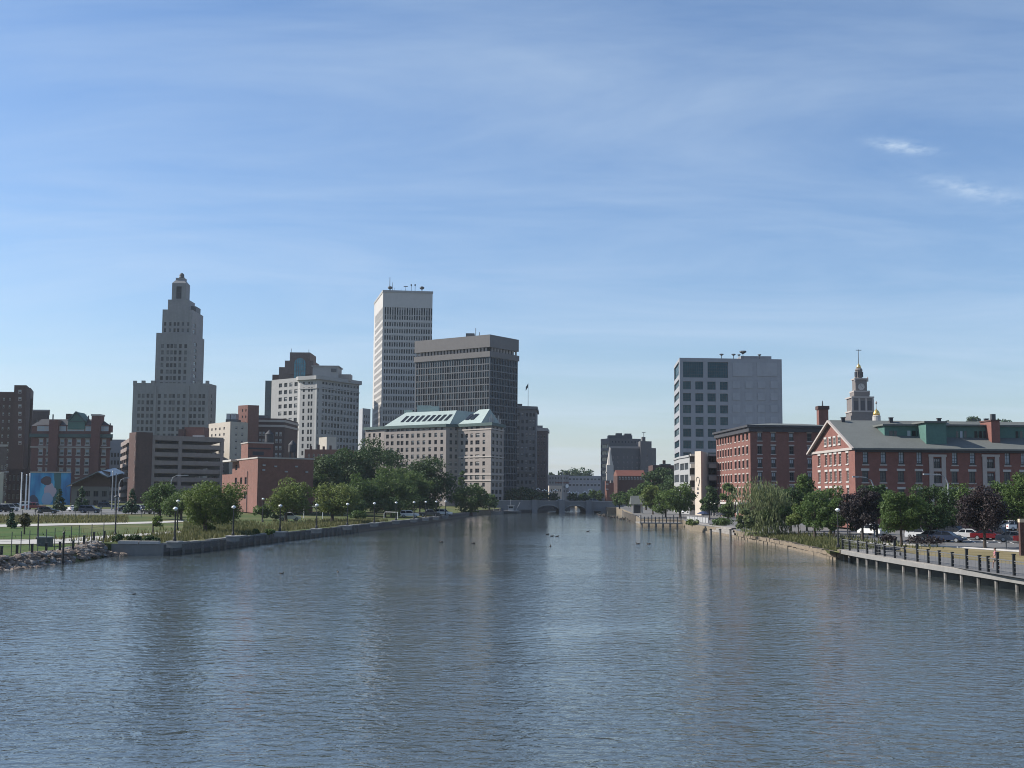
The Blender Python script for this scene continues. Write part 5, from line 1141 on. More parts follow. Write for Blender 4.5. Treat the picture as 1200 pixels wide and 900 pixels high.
D2 = 600; p = c(1027.4, 500, D2); t2 = thing('gilded_cupola', 'small gold-domed white cupola beside the clock tower', 'cupola', (p.x, D2, 3)); z = lambda v: c(1027, ky(v), D2).z
mb = MB(t2.location); mb.lathe(p.x, D2, [(2.1, 3), (2.1, z(540)), (2.0, z(496)), (2.15, z(494)), (1.7, z(488))], 12); mb.build('drum', M_['trim'], t2)
mb = MB(t2.location); mb.lathe(p.x, D2, [(1.75, z(489)), (1.7, z(475)), (1.2, z(460)), (.5, z(452)), (.15, z(445))], 12); mb.build('gilded_dome', M_['gold'], t2, True)
mb = MB(t2.location); mb.tube([(p.x, D2, z(448)), (p.x, D2, z(400))], .12, 5); mb.lathe(p.x, D2, [(.1, z(416)), (.55, z(408)), (.55, z(402)), (.1, z(394))], 8); mb.build('finial', M_['stone_trim'], t2)
# ------------------------------------------------------------------ trees and plants
def leafmat(name, a, b, tr=.3):
    m = bpy.data.materials.new(name); m.use_nodes = True; nt = m.node_tree; L = nt.links.new; nt.nodes.clear()
    o = nt.nodes.new('ShaderNodeOutputMaterial'); p = nt.nodes.new('ShaderNodeBsdfPrincipled'); p.inputs['Roughness'].default_value = .6; p.inputs['Specular IOR Level'].default_value = .25
    t = nt.nodes.new('ShaderNodeBsdfTranslucent'); mx = nt.nodes.new('ShaderNodeMixShader'); mx.inputs[0].default_value = tr
    tc = nt.nodes.new('ShaderNodeTexCoord'); n = nt.nodes.new('ShaderNodeTexNoise'); n.inputs['Scale'].default_value = .55; n.inputs['Detail'].default_value = 6; n.inputs['Roughness'].default_value = .7; L(tc.outputs['Object'], n.inputs['Vector'])
    oi = nt.nodes.new('ShaderNodeObjectInfo'); ad = nt.nodes.new('ShaderNodeMath'); ad.operation = 'MULTIPLY_ADD'; ad.inputs[1].default_value = .25; L(oi.outputs['Random'], ad.inputs[0]); L(n.outputs[0], ad.inputs[2])
    cr = nt.nodes.new('ShaderNodeValToRGB'); e = cr.color_ramp.elements; e[0].position, e[0].color = .42, (*a, 1); e[1].position, e[1].color = .85, (*b, 1); L(ad.outputs[0], cr.inputs[0])
    L(cr.outputs[0], p.inputs['Base Color']); L(cr.outputs[0], t.inputs['Color']); L(p.outputs[0], mx.inputs[1]); L(t.outputs[0], mx.inputs[2]); L(mx.outputs[0], o.inputs[0]); return m
M_['leaf'] = leafmat('green_leaves', (.055, .098, .024), (.11, .16, .045), .36)
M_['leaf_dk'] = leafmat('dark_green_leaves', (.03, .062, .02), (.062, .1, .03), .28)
M_['leaf_y'] = leafmat('yellow_green_leaves', (.09, .135, .03), (.165, .195, .055), .36)
M_['leaf_w'] = leafmat('willow_leaves', (.115, .15, .06), (.19, .215, .1), .36)
M_['leaf_p'] = leafmat('purple_leaves', (.017, .013, .014), (.042, .028, .027), .12)
M_['leaf_bz'] = leafmat('bronze_leaves', (.07, .065, .03), (.12, .10, .045), .2)
M_['leaf_cf'] = leafmat('conifer_needles', (.03, .065, .032), (.06, .105, .045), .12)
M_['tallgrass'] = leafmat('tall_grass_blades', (.07, .085, .028), (.16, .145, .06))
def crown_mesh(kind, w, zb, zt, leaf, mt, seed, dens=1.0):
    rg = np.random.default_rng(seed); h = zt - zb; zc = (zb + zt) / 2
    cen, rad = [], []
    area = w * h
    nc = {'round': 40, 'conifer': 50, 'willow': 44, 'column': 28, 'shrub': 16, 'vase': 36}[kind]
    for i in range(nc):
        if kind in ('round', 'vase', 'shrub', 'willow'):
            d = rg.normal(size=3); d /= np.linalg.norm(d); r = rg.uniform(.35, 1) ** .5
            p = d * r; 
            if kind == 'vase': s = .75 + .45 * (p[2] * .5 + .5); p[0] *= s; p[1] *= s
            if kind == 'willow': s = 1.05 - .2 * p[2]; p[0] *= s; p[1] *= s
            jit = rg.uniform(.8, 1.24)
            cen.append((p[0] * w * .39 * jit, p[1] * w * .39 * jit, zc + p[2] * h * .40 * jit)); rad.append(w * rg.uniform(.075, .21))
        else:
            t = rg.uniform(0, 1) ** (1.3 if kind == 'conifer' else 1.0); a = rg.uniform(0, 6.283)
            R = (1 - t) ** .85 * w * .42 if kind == 'conifer' else w * .36 * math.sin(math.pi * (.12 + .82 * t)) ** .7
            R *= rg.uniform(.45, 1.05); cen.append((R * math.cos(a), R * math.sin(a), zb + h * (.05 + .9 * t))); rad.append(w * (rg.uniform(.09, .15) * (1.1 - .6 * t) if kind == 'conifer' else rg.uniform(.13, .2)))
    cen, rad = np.array(cen), np.array(rad)
    total = int(min(24000, max(600, dens * 13.0 * area / leaf ** 2)))
    k = rg.choice(nc, size=total, p=rad ** 2 / (rad ** 2).sum())
    d = rg.normal(size=(total, 3)); d /= np.linalg.norm(d, axis=1)[:, None]
    rr = rg.uniform(.25, 1, total) ** .5 * (1 + .25 * (rg.random(total) < .08))
    pos = cen[k] + d * (rad[k] * rr)[:, None] * np.array([1.15, 1.15, .85])
    if kind == 'willow':
        drop = rg.random(total) ** 1.5 * h * .22; pos[:, 2] -= drop
    pos[:, 2] = np.maximum(pos[:, 2], zb * .9 + .05)
    nrm = d * .55 + rg.normal(size=(total, 3)) * .55 + np.array([0, 0, .35]); nrm /= np.linalg.norm(nrm, axis=1)[:, None]
    ref = rg.normal(size=(total, 3)); a = np.cross(nrm, ref); a /= np.linalg.norm(a, axis=1)[:, None]; b = np.cross(nrm, a)
    s = leaf * rg.uniform(.55, 1.25, total)[:, None]
    sa, sb = s * .62, s * .42
    if kind == 'willow':
        a = np.tile(np.array([0, 0, 1.0]), (total, 1)) + rg.normal(size=(total, 3)) * .22; b = np.cross(a, ref); b /= np.linalg.norm(b, axis=1)[:, None]; sa, sb = s * 1.0, s * .22
    V = np.stack([pos - a * sa, pos + b * sb, pos + a * sa, pos - b * sb], 1).reshape(-1, 3)
    me = bpy.data.meshes.new('crown'); me.vertices.add(len(V)); me.vertices.foreach_set('co', V.astype(np.float32).ravel())
    me.loops.add(total * 4); me.loops.foreach_set('vertex_index', np.arange(total * 4, dtype=np.int32)); me.polygons.add(total)
    me.polygons.foreach_set('loop_start', np.arange(0, total * 4, 4, dtype=np.int32)); me.update(calc_edges=True); me.materials.append(M_[mt])
    return me, cen
def trunk_mesh(h_fork, cen, r, zt, seed):
    rg = random.Random(seed); mb = MB()
    lean = rg.uniform(-.04, .04) * h_fork
    top = zt * .8 if h_fork < zt * .8 else h_fork
    pts = [(0, 0, -.3), (lean * .3, 0, h_fork * .5), (lean, lean * .5, h_fork), (lean * 1.2, lean, (h_fork + top) / 2), (lean, lean, top)]
    mb.tube(pts, [r * 1.35, r, r * .82, r * .5, r * .12], 8)
    for q in rg.sample(range(len(cen)), min(7, len(cen))):
        e = Vector(cen[q]); z0 = h_fork + max(0, (e.z - h_fork)) * rg.uniform(.05, .35); st = Vector((lean, lean * .5, min(z0, top * .9)))
        mid = st.lerp(e, .5) + Vector((0, 0, .08 * (e - st).length)); mb.tube([st, mid, e], [r * .45, r * .28, r * .07], 6)
    return mb.mesh('trunk', M_['bark'])
big = 'trees massed between the brick box and the hotel'
def tree(name, label, kind, mt, px, base, ytop, wpx, ycb=None, cat='tree', group=None, leafpx=1.75, dens=1.0, xoff=0, cx=None):
    """base = ('y', pixel row of the foot) or ('D', distance)"""
    p = g(px, base[1]) if base[0] == 'y' else gD(px, base[1])
    D = p.y; k = D / FPX; zt = c(px, ytop, D).z - p.z; w = wpx * k
    zb = (c(px, ycb, D).z - p.z) if ycb else zt * (.18 if kind != 'conifer' else .06)
    if group == big or (cat == 'tree' and wpx > 44): zb *= .72
    zb = max(zb, .1 * zt if kind not in ('shrub', 'willow', 'conifer') else .02 * zt)
    seed = int(px * 7 + ytop * 3); leaf = max(.16, leafpx * 1200 / 1024 * k)
    t = thing(name, label, cat, p, random.Random(seed).uniform(0, 6), group)
    me, cen = crown_mesh(kind, w, zb, zt, leaf, mt, seed, dens); o = bpy.data.objects.new('crown', me); COL.objects.link(o); o.parent = t
    if cx is not None:
        off = (cx - px) * k; o.location = Matrix.Rotation(-t.rotation_euler.z, 3, 'Z') @ Vector((off, 0, 0)); cen = cen + np.array(o.location)
    if kind != 'shrub':
        tm = trunk_mesh(max(zb * 1.1, zt * .22), cen, max(.1, min(.42, w * .032)), zt, seed); q = bpy.data.objects.new('trunk', tm); COL.objects.link(q); q.parent = t
    else:
        tm = trunk_mesh(zt * .3, cen, max(.03, w * .02), zt, seed); q = bpy.data.objects.new('stem', tm); COL.objects.link(q); q.parent = t
    return t
Y, DD = (lambda v: ('y', v)), (lambda v: ('D', v))
T = tree
# left park
T('tree', 'big round tree standing alone at the quay wall near the first two lamp posts', 'round', 'leaf_y', 240, Y(624.5), 562, 74, 614, cx=249, dens=1.15)
T('tree', 'spreading pale green tree behind the big quay tree, right half of the pair', 'round', 'leaf', 213, DD(225), 573, 46, 604)
T('tree', 'spreading pale green tree before the garage stair tower, left half of the pair', 'round', 'leaf', 188, DD(232), 567, 46, 604)
T('tree', 'low green tree squeezed between the pair and the big quay tree', 'round', 'leaf_dk', 200, DD(250), 572, 40, 604)
T('conifer', 'young cone-shaped conifer in front of the blue mural', 'conifer', 'leaf_cf', 69.5, DD(272), 571, 17)
T('conifer', 'young cone-shaped conifer in front of the raked glass roof building', 'conifer', 'leaf_cf', 95.5, DD(268), 568, 19)
T('conifer', 'young cone-shaped conifer at the foot of the garage side wall', 'conifer', 'leaf_cf', 155, DD(262), 571, 19)
T('conifer', 'small dark pine on the lawn beside the upper path', 'conifer', 'leaf_cf', 13.5, Y(619.5), 596.5, 15, dens=.8)
T('young_tree', 'small bronze-leaved tree on the lawn beside the dark pine', 'round', 'leaf_bz', 28.5, Y(626.5), 600, 15, 618)
T('young_tree', 'thin sapling with sparse leaves beside the lower path', 'column', 'leaf_y', 179, Y(629), 604, 15, 617, cx=184, dens=.45)
T('tree', 'rounded olive-green tree at the foot of the brick box', 'round', 'leaf_y', 335, Y(611.5), 560, 52, 604, cx=340)
T('tree', 'flat-topped bright tree on the quay grass between the fourth and fifth lamp posts', 'vase', 'leaf_y', 389.5, Y(612), 566.5, 60, 600, cx=396)
T('shrub', 'low shrub at the left foot of the brick box', 'shrub', 'leaf', 307, Y(610), 591, 22)
T('shrub', 'low shrub beside the trunk of the olive-green tree', 'shrub', 'leaf_dk', 322, Y(610.5), 593, 20)
big_ = 'trees massed between the brick box and the hotel'
T('tree', 'large dark tree touching the brick box, left end of the wooded bank', 'round', 'leaf_dk', 384, DD(322), 530, 48, 600, group=big)
T('tree', 'large dark tree with the highest crown of the wooded bank', 'round', 'leaf_dk', 441, DD(352), 514, 84, 596, group=big)
T('tree', 'large dark tree left of the highest crown of the wooded bank', 'round', 'leaf_dk', 404, DD(340), 521, 72, 598, group=big)
T('tree', 'mid green tree low in front of the highest crown, behind the flat-topped tree', 'round', 'leaf', 424, DD(292), 553, 56, 606, group=big)
T('tree', 'bright green tree in the centre front of the wooded bank', 'round', 'leaf', 460, DD(300), 553, 62, 604, group=big)
T('tree', 'broad dark tree at the right end of the wooded bank, in front of the hotel', 'round', 'leaf_dk', 500, DD(335), 541, 64, 602, group=big)
T('tree', 'mid green tree under the hotel windows between the bright and the broad dark tree', 'round', 'leaf', 481, DD(322), 546, 48, 602, group=big)
T('tree', 'light green tree in front of the hotel corner with a thin pointed top', 'round', 'leaf', 552, Y(603.2), 566, 46, 600)
T('tree', 'thin poplar top rising out of the light green tree at the hotel corner', 'column', 'leaf', 541, DD(396), 551, 11, 596, dens=.7)
T('tree', 'small tree by the quay end, right of the light green tree', 'round', 'leaf', 574, DD(420), 579, 22, 600)
tb = 'street trees at the left end of the bridge'
for px, yt, w, lb in ((600, 573, 26, 'dark street tree left of the bridge, nearest the hotel corner'), (613, 570, 20, 'dark street tree in the middle of the three by the shaded grey block'), (624, 572, 20, 'dark street tree by the bridge pier, right of the three')): T('tree', lb, 'round', 'leaf_dk', px, DD(492), yt, w, 590, group=tb)
tm_ = 'small trees behind the bridge lamps'
for px, yt, w, lb in ((637, 576, 15, 'small dark tree behind the left lamps of the bridge'), (649, 577, 15, 'small dark tree just left of the red mast'), (671, 577, 14, 'small dark tree just right of the red mast'), (684, 578, 14, 'small dark tree behind the right lamps of the bridge'), (698, 573, 20, 'green tree beside the brick porch of the steeple')): T('tree', lb, 'round', 'leaf_dk' if px < 690 else 'leaf', px, DD(515), yt, w, 590, group=tm_)
th = 'distant hilltop trees beyond the bridge'
for px, yt, w, lb in ((681, 547, 28, 'distant domed tree, broadest on the hill beyond the bridge'), (662, 550.5, 22, 'distant flatter tree left of the broad domed one on the hill'), (646.5, 552, 9, 'distant small tree over the roof of the pale far block')): T('tree', lb, 'round', 'leaf_dk', px, DD(960), yt, w, 570, group=th)
# right bank
rb = 'trees along the right bank promenade'
T('tree', 'tall dark tree behind the pavilion trees, beside the grey government block', 'round', 'leaf_dk', 776, DD(420), 545, 46, 600, group=rb)
T('tree', 'mid-height dark tree filling the gap left of the silver block', 'round', 'leaf_dk', 789, DD(400), 553, 34, 600, group=rb)
T('tree', 'mid green tree above the pavilion roof', 'round', 'leaf', 757, DD(402), 562, 32, 600, group=rb)
T('tree', 'smaller green tree left of the pavilion roof', 'round', 'leaf', 741, DD(425), 572, 26, 598, group=rb)
T('tree', 'small green tree at the right end of the bridge', 'round', 'leaf', 726, DD(440), 577, 20, 598, group=rb)
T('tree', 'yellow-green tree right of the pavilion', 'round', 'leaf_y', 765, DD(335), 567, 28, 603, group=rb)
T('tree', 'large bright tree behind the small dock, in front of the cream slab', 'round', 'leaf', 797, DD(292), 565.5, 46, 604, group=rb)
T('tree', 'bright tree overlapping the large one at the left of the dock', 'round', 'leaf', 780, DD(300), 570, 32, 604, group=rb)
T('young_tree', 'pyramid-shaped young tree right of the cream slab', 'column', 'leaf_dk', 831.5, DD(280), 570, 25, 604, group=rb)
T('young_tree', 'pyramid-shaped young tree before the warehouse, right of the terrace umbrellas', 'column', 'leaf', 853, DD(272), 567, 25, 606, group=rb)
T('willow', 'pale drooping willow at the water edge in front of the brick warehouse', 'willow', 'leaf_w', 897, Y(628.5), 556, 72, 626, dens=.5, leafpx=2.2)
T('tree', 'low bushy green tree right of the big willow, its leaves down to the grass bank', 'round', 'leaf', 955, Y(630), 572, 44, 629)
T('shrub', 'willow scrub at the water edge left of the big willow', 'shrub', 'leaf_w', 872, Y(628), 596, 24, leafpx=2.4)
T('tree', 'dark green tree just right of the willow crown', 'round', 'leaf_dk', 926, DD(205), 566, 40, 618)
T('tree', 'narrow green tree in front of the warehouse and mill gap', 'column', 'leaf', 945, DD(206), 556, 32, 615)
T('tree', 'bushy green tree at the foot of the mill gable', 'round', 'leaf', 973, DD(190), 569, 50, 626)
T('purple_tree', 'dark purple-leaved tree next to the first boardwalk lamp', 'round', 'leaf_p', 1011, Y(634), 563.5, 50, 622, dens=1.2)
T('tree', 'dark leafy tree behind the purple tree under the mill eaves', 'round', 'leaf_dk', 1027, DD(178), 556, 34, 612)
T('tree', 'round bright tree on a thin trunk in the middle of the boardwalk lawn', 'round', 'leaf', 1056.5, Y(640.5), 567, 50, 626)
T('tree', 'dense green tree over the parked dark cars', 'round', 'leaf_dk', 1091, Y(634.5), 566, 52, 622)
T('tree', 'green tree filling the gap behind the curved street light', 'round', 'leaf', 1122, DD(182), 566, 42, 610)
T('purple_tree', 'purple-brown leaved tree on the dry lawn, right of the white sedan', 'round', 'leaf_p', 1154, Y(642), 567, 58, 625, cx=1151)
T('tree', 'tall bright tree at the right picture edge', 'round', 'leaf', 1192, DD(160), 552, 50, 610)
T('tree', 'green tree behind the purple-brown tree, left of the edge tree', 'round', 'leaf', 1172, DD(190), 562, 36, 608)
T('tree', 'far tree on the hill just left of the mill chimney', 'round', 'leaf_dk', 1142.5, DD(760), 486, 17, 505)
T('tree', 'far low tree on the hill just right of the mill chimney', 'round', 'leaf_dk', 1177, DD(760), 490.5, 24, 505)
T('tree', 'tiny far tree over the mill ridge left of the chimney', 'round', 'leaf_dk', 1112, DD(760), 491.5, 6, 505)
for px, py, yt, w, lb in ((137, 636, 627, 13, 'low dark shrub behind the left end of the concrete wall'), (158, 636, 627.5, 20, 'widest low shrub behind the concrete wall'), (173, 636.5, 628, 14, 'round low shrub beside the widest one on the concrete wall'), (183, 637, 630, 9, 'small shrub at the right end of the concrete wall'), (316, 628, 619, 12, 'green bush in the quay grass near the third lamp post'), (246, 624, 614, 16, 'grey-green bush by the trunk of the big quay tree'), (300, 626, 620, 10, 'small bush on the quay grass between second and third lamp posts'), (420, 609.5, 600, 26, 'low bush on the quay behind the fifth and sixth lamp posts'), (463, 607, 599, 12, 'small dense bush at the foot of the seventh quay lamp')):
    T('shrub', lb, 'shrub', 'leaf_dk' if 'dark' in lb or 'wall' in lb else 'leaf', px, Y(py), yt, w, leafpx=1.9)
T('hedge', 'clipped green hedge along the restaurant terrace', 'shrub', 'leaf', 846, Y(617), 608, 28, cat='hedge', leafpx=1.9); T('shrub', 'reedy green patch at the water beside the small dock', 'shrub', 'leaf_y', 811, Y(616.2), 609.5, 16, leafpx=1.9)
for px, py, yt, w, lb in ((1041, 636, 628, 24, 'low dark planting along the car park kerb, left of the bright tree trunk'), (1085, 637.5, 631, 42, 'low dark planting in front of the dark parked cars')): T('shrub', lb, 'shrub', 'leaf_p', px, Y(py), yt, w, leafpx=1.8)
for px, py, yt, w, mt, lb in ((912, 628, 588, 40, 'leaf', 'low leafy bush under the right side of the big willow'), (936, 629.5, 580, 36, 'leaf_y', 'yellow-green bush between the willow and the low bushy tree'), (978, 630, 582, 40, 'leaf', 'wide leafy bush left of the first purple tree'), (996, 629, 592, 30, 'leaf_dk', 'dark low bush at the foot of the first purple tree'), (884, 628.3, 594, 30, 'leaf_w', 'grey-green bush under the left side of the big willow')):
    T('shrub', lb, 'shrub', mt, px, Y(py), yt, w, group='bushes along the right grass bank', dens=.8)
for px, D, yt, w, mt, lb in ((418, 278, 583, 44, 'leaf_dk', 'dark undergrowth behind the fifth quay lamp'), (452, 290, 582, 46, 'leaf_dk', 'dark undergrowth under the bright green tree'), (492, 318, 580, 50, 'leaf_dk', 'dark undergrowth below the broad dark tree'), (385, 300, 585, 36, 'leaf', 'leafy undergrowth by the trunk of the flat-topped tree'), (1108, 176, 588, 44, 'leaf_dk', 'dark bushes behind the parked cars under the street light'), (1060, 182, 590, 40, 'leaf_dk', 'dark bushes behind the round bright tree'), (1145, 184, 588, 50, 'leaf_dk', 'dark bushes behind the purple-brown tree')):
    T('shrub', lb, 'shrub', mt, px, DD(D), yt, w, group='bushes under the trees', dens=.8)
# tall grass: thousands of blades
def blades(name, n, sample, hmin, hmax, mt, seed):
    rg = random.Random(seed); V = []
    for _ in range(n):
        x, y = sample(rg); z = gz(x, y); a = rg.uniform(0, 6.283); h = rg.uniform(hmin, hmax); w = rg.uniform(.03, .07) * (1 + y / 150); lx, ly = rg.gauss(0, .2) * h, rg.gauss(0, .2) * h
        V += [(x - w * math.cos(a), y - w * math.sin(a), z - .05), (x + w * math.cos(a), y + w * math.sin(a), z - .05), (x + lx, y + ly, z + h)]
    me = bpy.data.meshes.new(name); me.from_pydata(V, [], [(i, i + 1, i + 2) for i in range(0, len(V), 3)]); me.materials.append(M_[mt]); o = bpy.data.objects.new(name, me); COL.objects.link(o); return tag(o, kind='stuff')
def s1(rg):
    y = rg.uniform(137, 255); t = 1.2 + abs(rg.gauss(0, 1)) * 6; return interp(y, LS) - t, y
def s2(rg): p = g(rg.uniform(-5, 150), rg.uniform(605, 613)); return p.x, p.y
def s3(rg): p = g(rg.uniform(215, 300), rg.uniform(612, 627)); return p.x, p.y
def s4(rg):
    y = rg.uniform(137, 192); return interp(y, RS) + 1.0 + abs(rg.gauss(0, 1)) * 4, y
tag(blades('tall_grass', 9000, s1, .15, .75, 'tallgrass', 1), 'yellow-green tall grass along the top of the left quay', 'grass')
tag(blades('tall_grass', 3500, s2, .2, .7, 'tallgrass', 2), 'rough meadow strip between the upper path and the parked cars', 'grass')
tag(blades('tall_grass', 3000, s3, .2, .8, 'tallgrass', 3), 'tall grass between the lower path and the brick box', 'grass')
tag(blades('tall_grass', 3500, s4, .2, .7, 'tallgrass', 4), 'dry tall grass on the right bank above the tan stones', 'grass')
# ------------------------------------------------------------------ quay walls, riprap, boardwalk
def along(T_, y0, y1, step):
    out = []; y = y0
    while y < y1: out.append(Vector((interp(y, T_), y))); y += step
    out.append(Vector((interp(y1, T_), y1))); return out
t = thing('quay_wall', 'grey granite quay wall along the left bank with cap stones and lamp piers', 'quay wall', (LS[7][0], LS[7][1], 0))
ya = atz(186, 651, 0).y; pts = along(LS, ya + .3, 407, 3.0)
mb = MB(t.location); mb2 = MB(t.location); mbw_ = MB(t.location); rg = random.Random(3)
for a, b_ in zip(pts, pts[1:]):
    d = (b_ - a).normalized(); n = Vector((d.y, -d.x))
    mb.prism([a + n * .12, a - n * .5, b_ - n * .5, b_ + n * .12], -1, 1.12); mbw_.prism([a + n * .15, a - n * .4, b_ - n * .4, b_ + n * .15], -.98, .42 + rg.uniform(-.04, .04))
    if rg.random() < .93:
        e = rg.uniform(.05, .2); q, r = a + d * e, b_ - d * .05; hh = 1.27 + rg.uniform(0, .13); mb2.prism([q + n * .2, q - n * .65, r - n * .65, r + n * .2], 1.124, hh)
mb.build('wall', M_['granite'], t); mbw_.build('wet_band', M_['wet_and_shade'], t); mb2.build('cap_stones', M_['conc'], t)
mb = MB(t.location)
for k in range(34):
    y = ya + 2 + k * 2.6; x = interp(y, LS); mb.cbox(x + .2, y, -.8, .32, .3, 1.75 + (k % 2) * .15, .3)
mb.build('fender_piles', M_['pile'], t)
t2 = thing('concrete_wall', 'pale concrete retaining wall with two bench-like cap slabs at the corner of the quay', 'wall', (-42, ya, 0)); xa, xb = atz(131, 651.5, 0).x, atz(187, 651, 0).x + .4
mb = MB(t2.location); mb.box(xa - .4, ya - .62, -1, xb, ya + .1, 1.3); mb.build('wall', M_['conc'], t2)
for f0, f1 in ((.06, .5), (.52, .92)): mb = MB(t2.location); mb.box(xa + (xb - xa) * f0, ya - .72, 1.304, xa + (xb - xa) * f1, ya + .25, 1.62); mb.build('cap_slab', M_['conc_l'], t2)
def blobrock(mb, cx, cy, cz, s, rg, m=0):
    i = len(mb.v); n = 7; rows = [(-.7, .55), (-.15, 1.0), (.4, .8), (.75, .35)]; a0 = rg.uniform(0, 6); sx, sy = rg.uniform(.8, 1.5), rg.uniform(.7, 1.2)
    for z, r in rows:
        for k in range(n): a = a0 + 6.283 * k / n; q = r * rg.uniform(.75, 1.2); mb.v.append((cx + s * sx * q * math.cos(a), cy + s * sy * q * math.sin(a), cz + s * .75 * (z + rg.uniform(-.12, .12))))
    for j in range(3):
        for k in range(n): mb.f.append((i + j * n + k, i + j * n + (k + 1) % n, i + (j + 1) * n + (k + 1) % n, i + (j + 1) * n + k)); mb.m.append(m)
    mb.f.append(tuple(i + 3 * n + k for k in range(n))); mb.m.append(m)
mb = MB(); rg = random.Random(5)
for k in range(900):
    y = rg.uniform(96, ya - .6); x = min(interp(y, LS), xa - .5); f = rg.random()
    blobrock(mb, x + .4 - 2.6 * f + rg.uniform(-.3, .3), y, max(-.15, gz(x + .4 - 2.6 * f, y)) + rg.uniform(-.08, .12), rg.uniform(.15, .48), rg, 0 if rg.random() < .7 else 1)
for k in range(30): blobrock(mb, xa + rg.uniform(-3, 1.2), ya - rg.uniform(0.3, 2.2), rg.uniform(-.2, .25), rg.uniform(.3, .6), rg, 0)
tag(mb.build('riprap', [M_['rock'], M_['conc']]), 'tumbled brown boulders sloping into the water on the left shore', 'rocks', kind='stuff')
# tan stone edging on the right bank
yb0, yb1 = atz(984, 656.5, 0).y + .3, atz(863, 630.5, 0).y
t = thing('stone_seawall', 'low tan stone seawall at the water edge below the willows', 'seawall', (interp(yb0, RS), yb0, 0)); mb = MB(t.location); rg = random.Random(8); y = yb0
while y < yb1:
    L_ = rg.uniform(.9, 1.8)
    for row in range(2): x = interp(y, RS) - .7 + row * .5; mb.box(x + rg.uniform(-.08, .08), y + .04, -.8 + row * 1.0, x + .85, y + L_ - .04, .28 + row * .45 + rg.uniform(-.05, .1))
    y += L_
mb.build('stone_courses', M_['seastone'], t)
# right boardwalk over the water
DKZ = 1.18
edge = [Vector(atz(px, py, DKZ)[:2]) for px, py in ((984, 643.6), (1013, 648.8), (1072, 658.2), (1129, 666.6), (1184, 674.8), (1240, 684))]
ed_ = (edge[-1] - edge[-2]).normalized()
for k in (1, 2): edge.append(edge[5] + ed_ * 18 * k)
t = thing('boardwalk', 'weathered grey boardwalk on piles along the right shore', 'boardwalk', (edge[0].x, edge[0].y, 0))
mb = MB(t.location); mbb = MB(t.location); WD = 4.6
for a, b_ in zip(edge, edge[1:]):
    mb.prism([a + Vector((0, 0)), a + Vector((WD, 0)), b_ + Vector((WD, 0)), b_][::-1], DKZ - .12, DKZ)
    mbb.prism([a + Vector((-.06, 0)), a + Vector((.16, 0)), b_ + Vector((.16, 0)), b_ + Vector((-.06, 0))][::-1], DKZ - .48, DKZ - .1)
mb.build('deck', M_['wood'], t); mbr = MB(t.location)
for a, b_ in zip(edge, edge[1:]): mbr.prism([a + Vector((1.0, 0)), a + Vector((1.3, 0)), b_ + Vector((1.3, 0)), b_ + Vector((1.0, 0))][::-1], -1, DKZ - .13)
mbr.build('underdeck_shade', M_['wet_and_shade'], t); mbb.build('edge_beam', M_['conc'], t)  # added near-black sheet standing in for the shade below the deck
def edge_at(px):
    for (p0, q0), (p1, q1) in zip(EP, EP[1:]):
        if px <= p1: f = (px - p0) / (p1 - p0); return q0.lerp(q1, f)
    return EP[-1][1]
EP = list(zip((984, 1013, 1072, 1129, 1184, 1240), edge))
for px in (986, 993, 1003, 1013, 1026, 1039.6, 1057, 1071.4, 1087, 1105.6, 1123.6, 1143.6, 1164.6, 1188, 1214):
    p = edge_at(px); mb = MB(t.location); mb.tube([(p.x + .28, p.y, -1), (p.x + .28, p.y, DKZ - .4)], .17, 8); mb.build('pile', M_['pile'] if px % 3 < 1 else M_['wood'], t)
t = thing('boardwalk_railing', 'black post and wire railing along the boardwalk edge', 'railing', (edge[0].x, edge[0].y, DKZ))
posts = (984.5, 993, 1003, 1013, 1024, 1035, 1047, 1058.4, 1071.4, 1085, 1098.6, 1113.4, 1129, 1145, 1155, 1166, 1184, 1204)
PP = []
for i, px in enumerate(posts):
    p = edge_at(px); tall = px in (1047, 1071.4, 1129, 1166, 1184); hh = 1.62 if tall else 1.22; r = .095
    mb = MB(t.location); mb.cbox(p.x + .3, p.y, DKZ, 2 * r, 2 * r, hh); mb.cbox(p.x + .3, p.y, DKZ + hh - .02, 2.7 * r, 2.7 * r, .07); mb.build('post', M_['black'], t); PP.append(p + Vector((.3, 0)))
for k in range(9):
    p = edge[5] + ed_ * 3.6 * k; mb = MB(t.location); mb.cbox(p.x + .3, p.y, DKZ, .19, .19, 1.22 if k % 3 else 1.62); mb.build('post', M_['black'], t); PP.append(p + Vector((.3, 0)))
mb = MB(t.location)
for a, b_ in zip(PP, PP[1:]):
    for z in (.3, .62, .94): mb.tube([(a.x, a.y, DKZ + z), (b_.x, b_.y, DKZ + z)], .018, 4)
    mb.tube([(a.x, a.y, DKZ + 1.1), (b_.x, b_.y, DKZ + 1.1)], .05, 5)
    n = max(2, int((b_ - a).length / .7))
    for k in range(1, n): q = a.lerp(b_, k / n); mb.tube([(q.x, q.y, DKZ + .08), (q.x, q.y, DKZ + 1.1)], .012, 4)
mb.build('wires', M_['wire'], t)
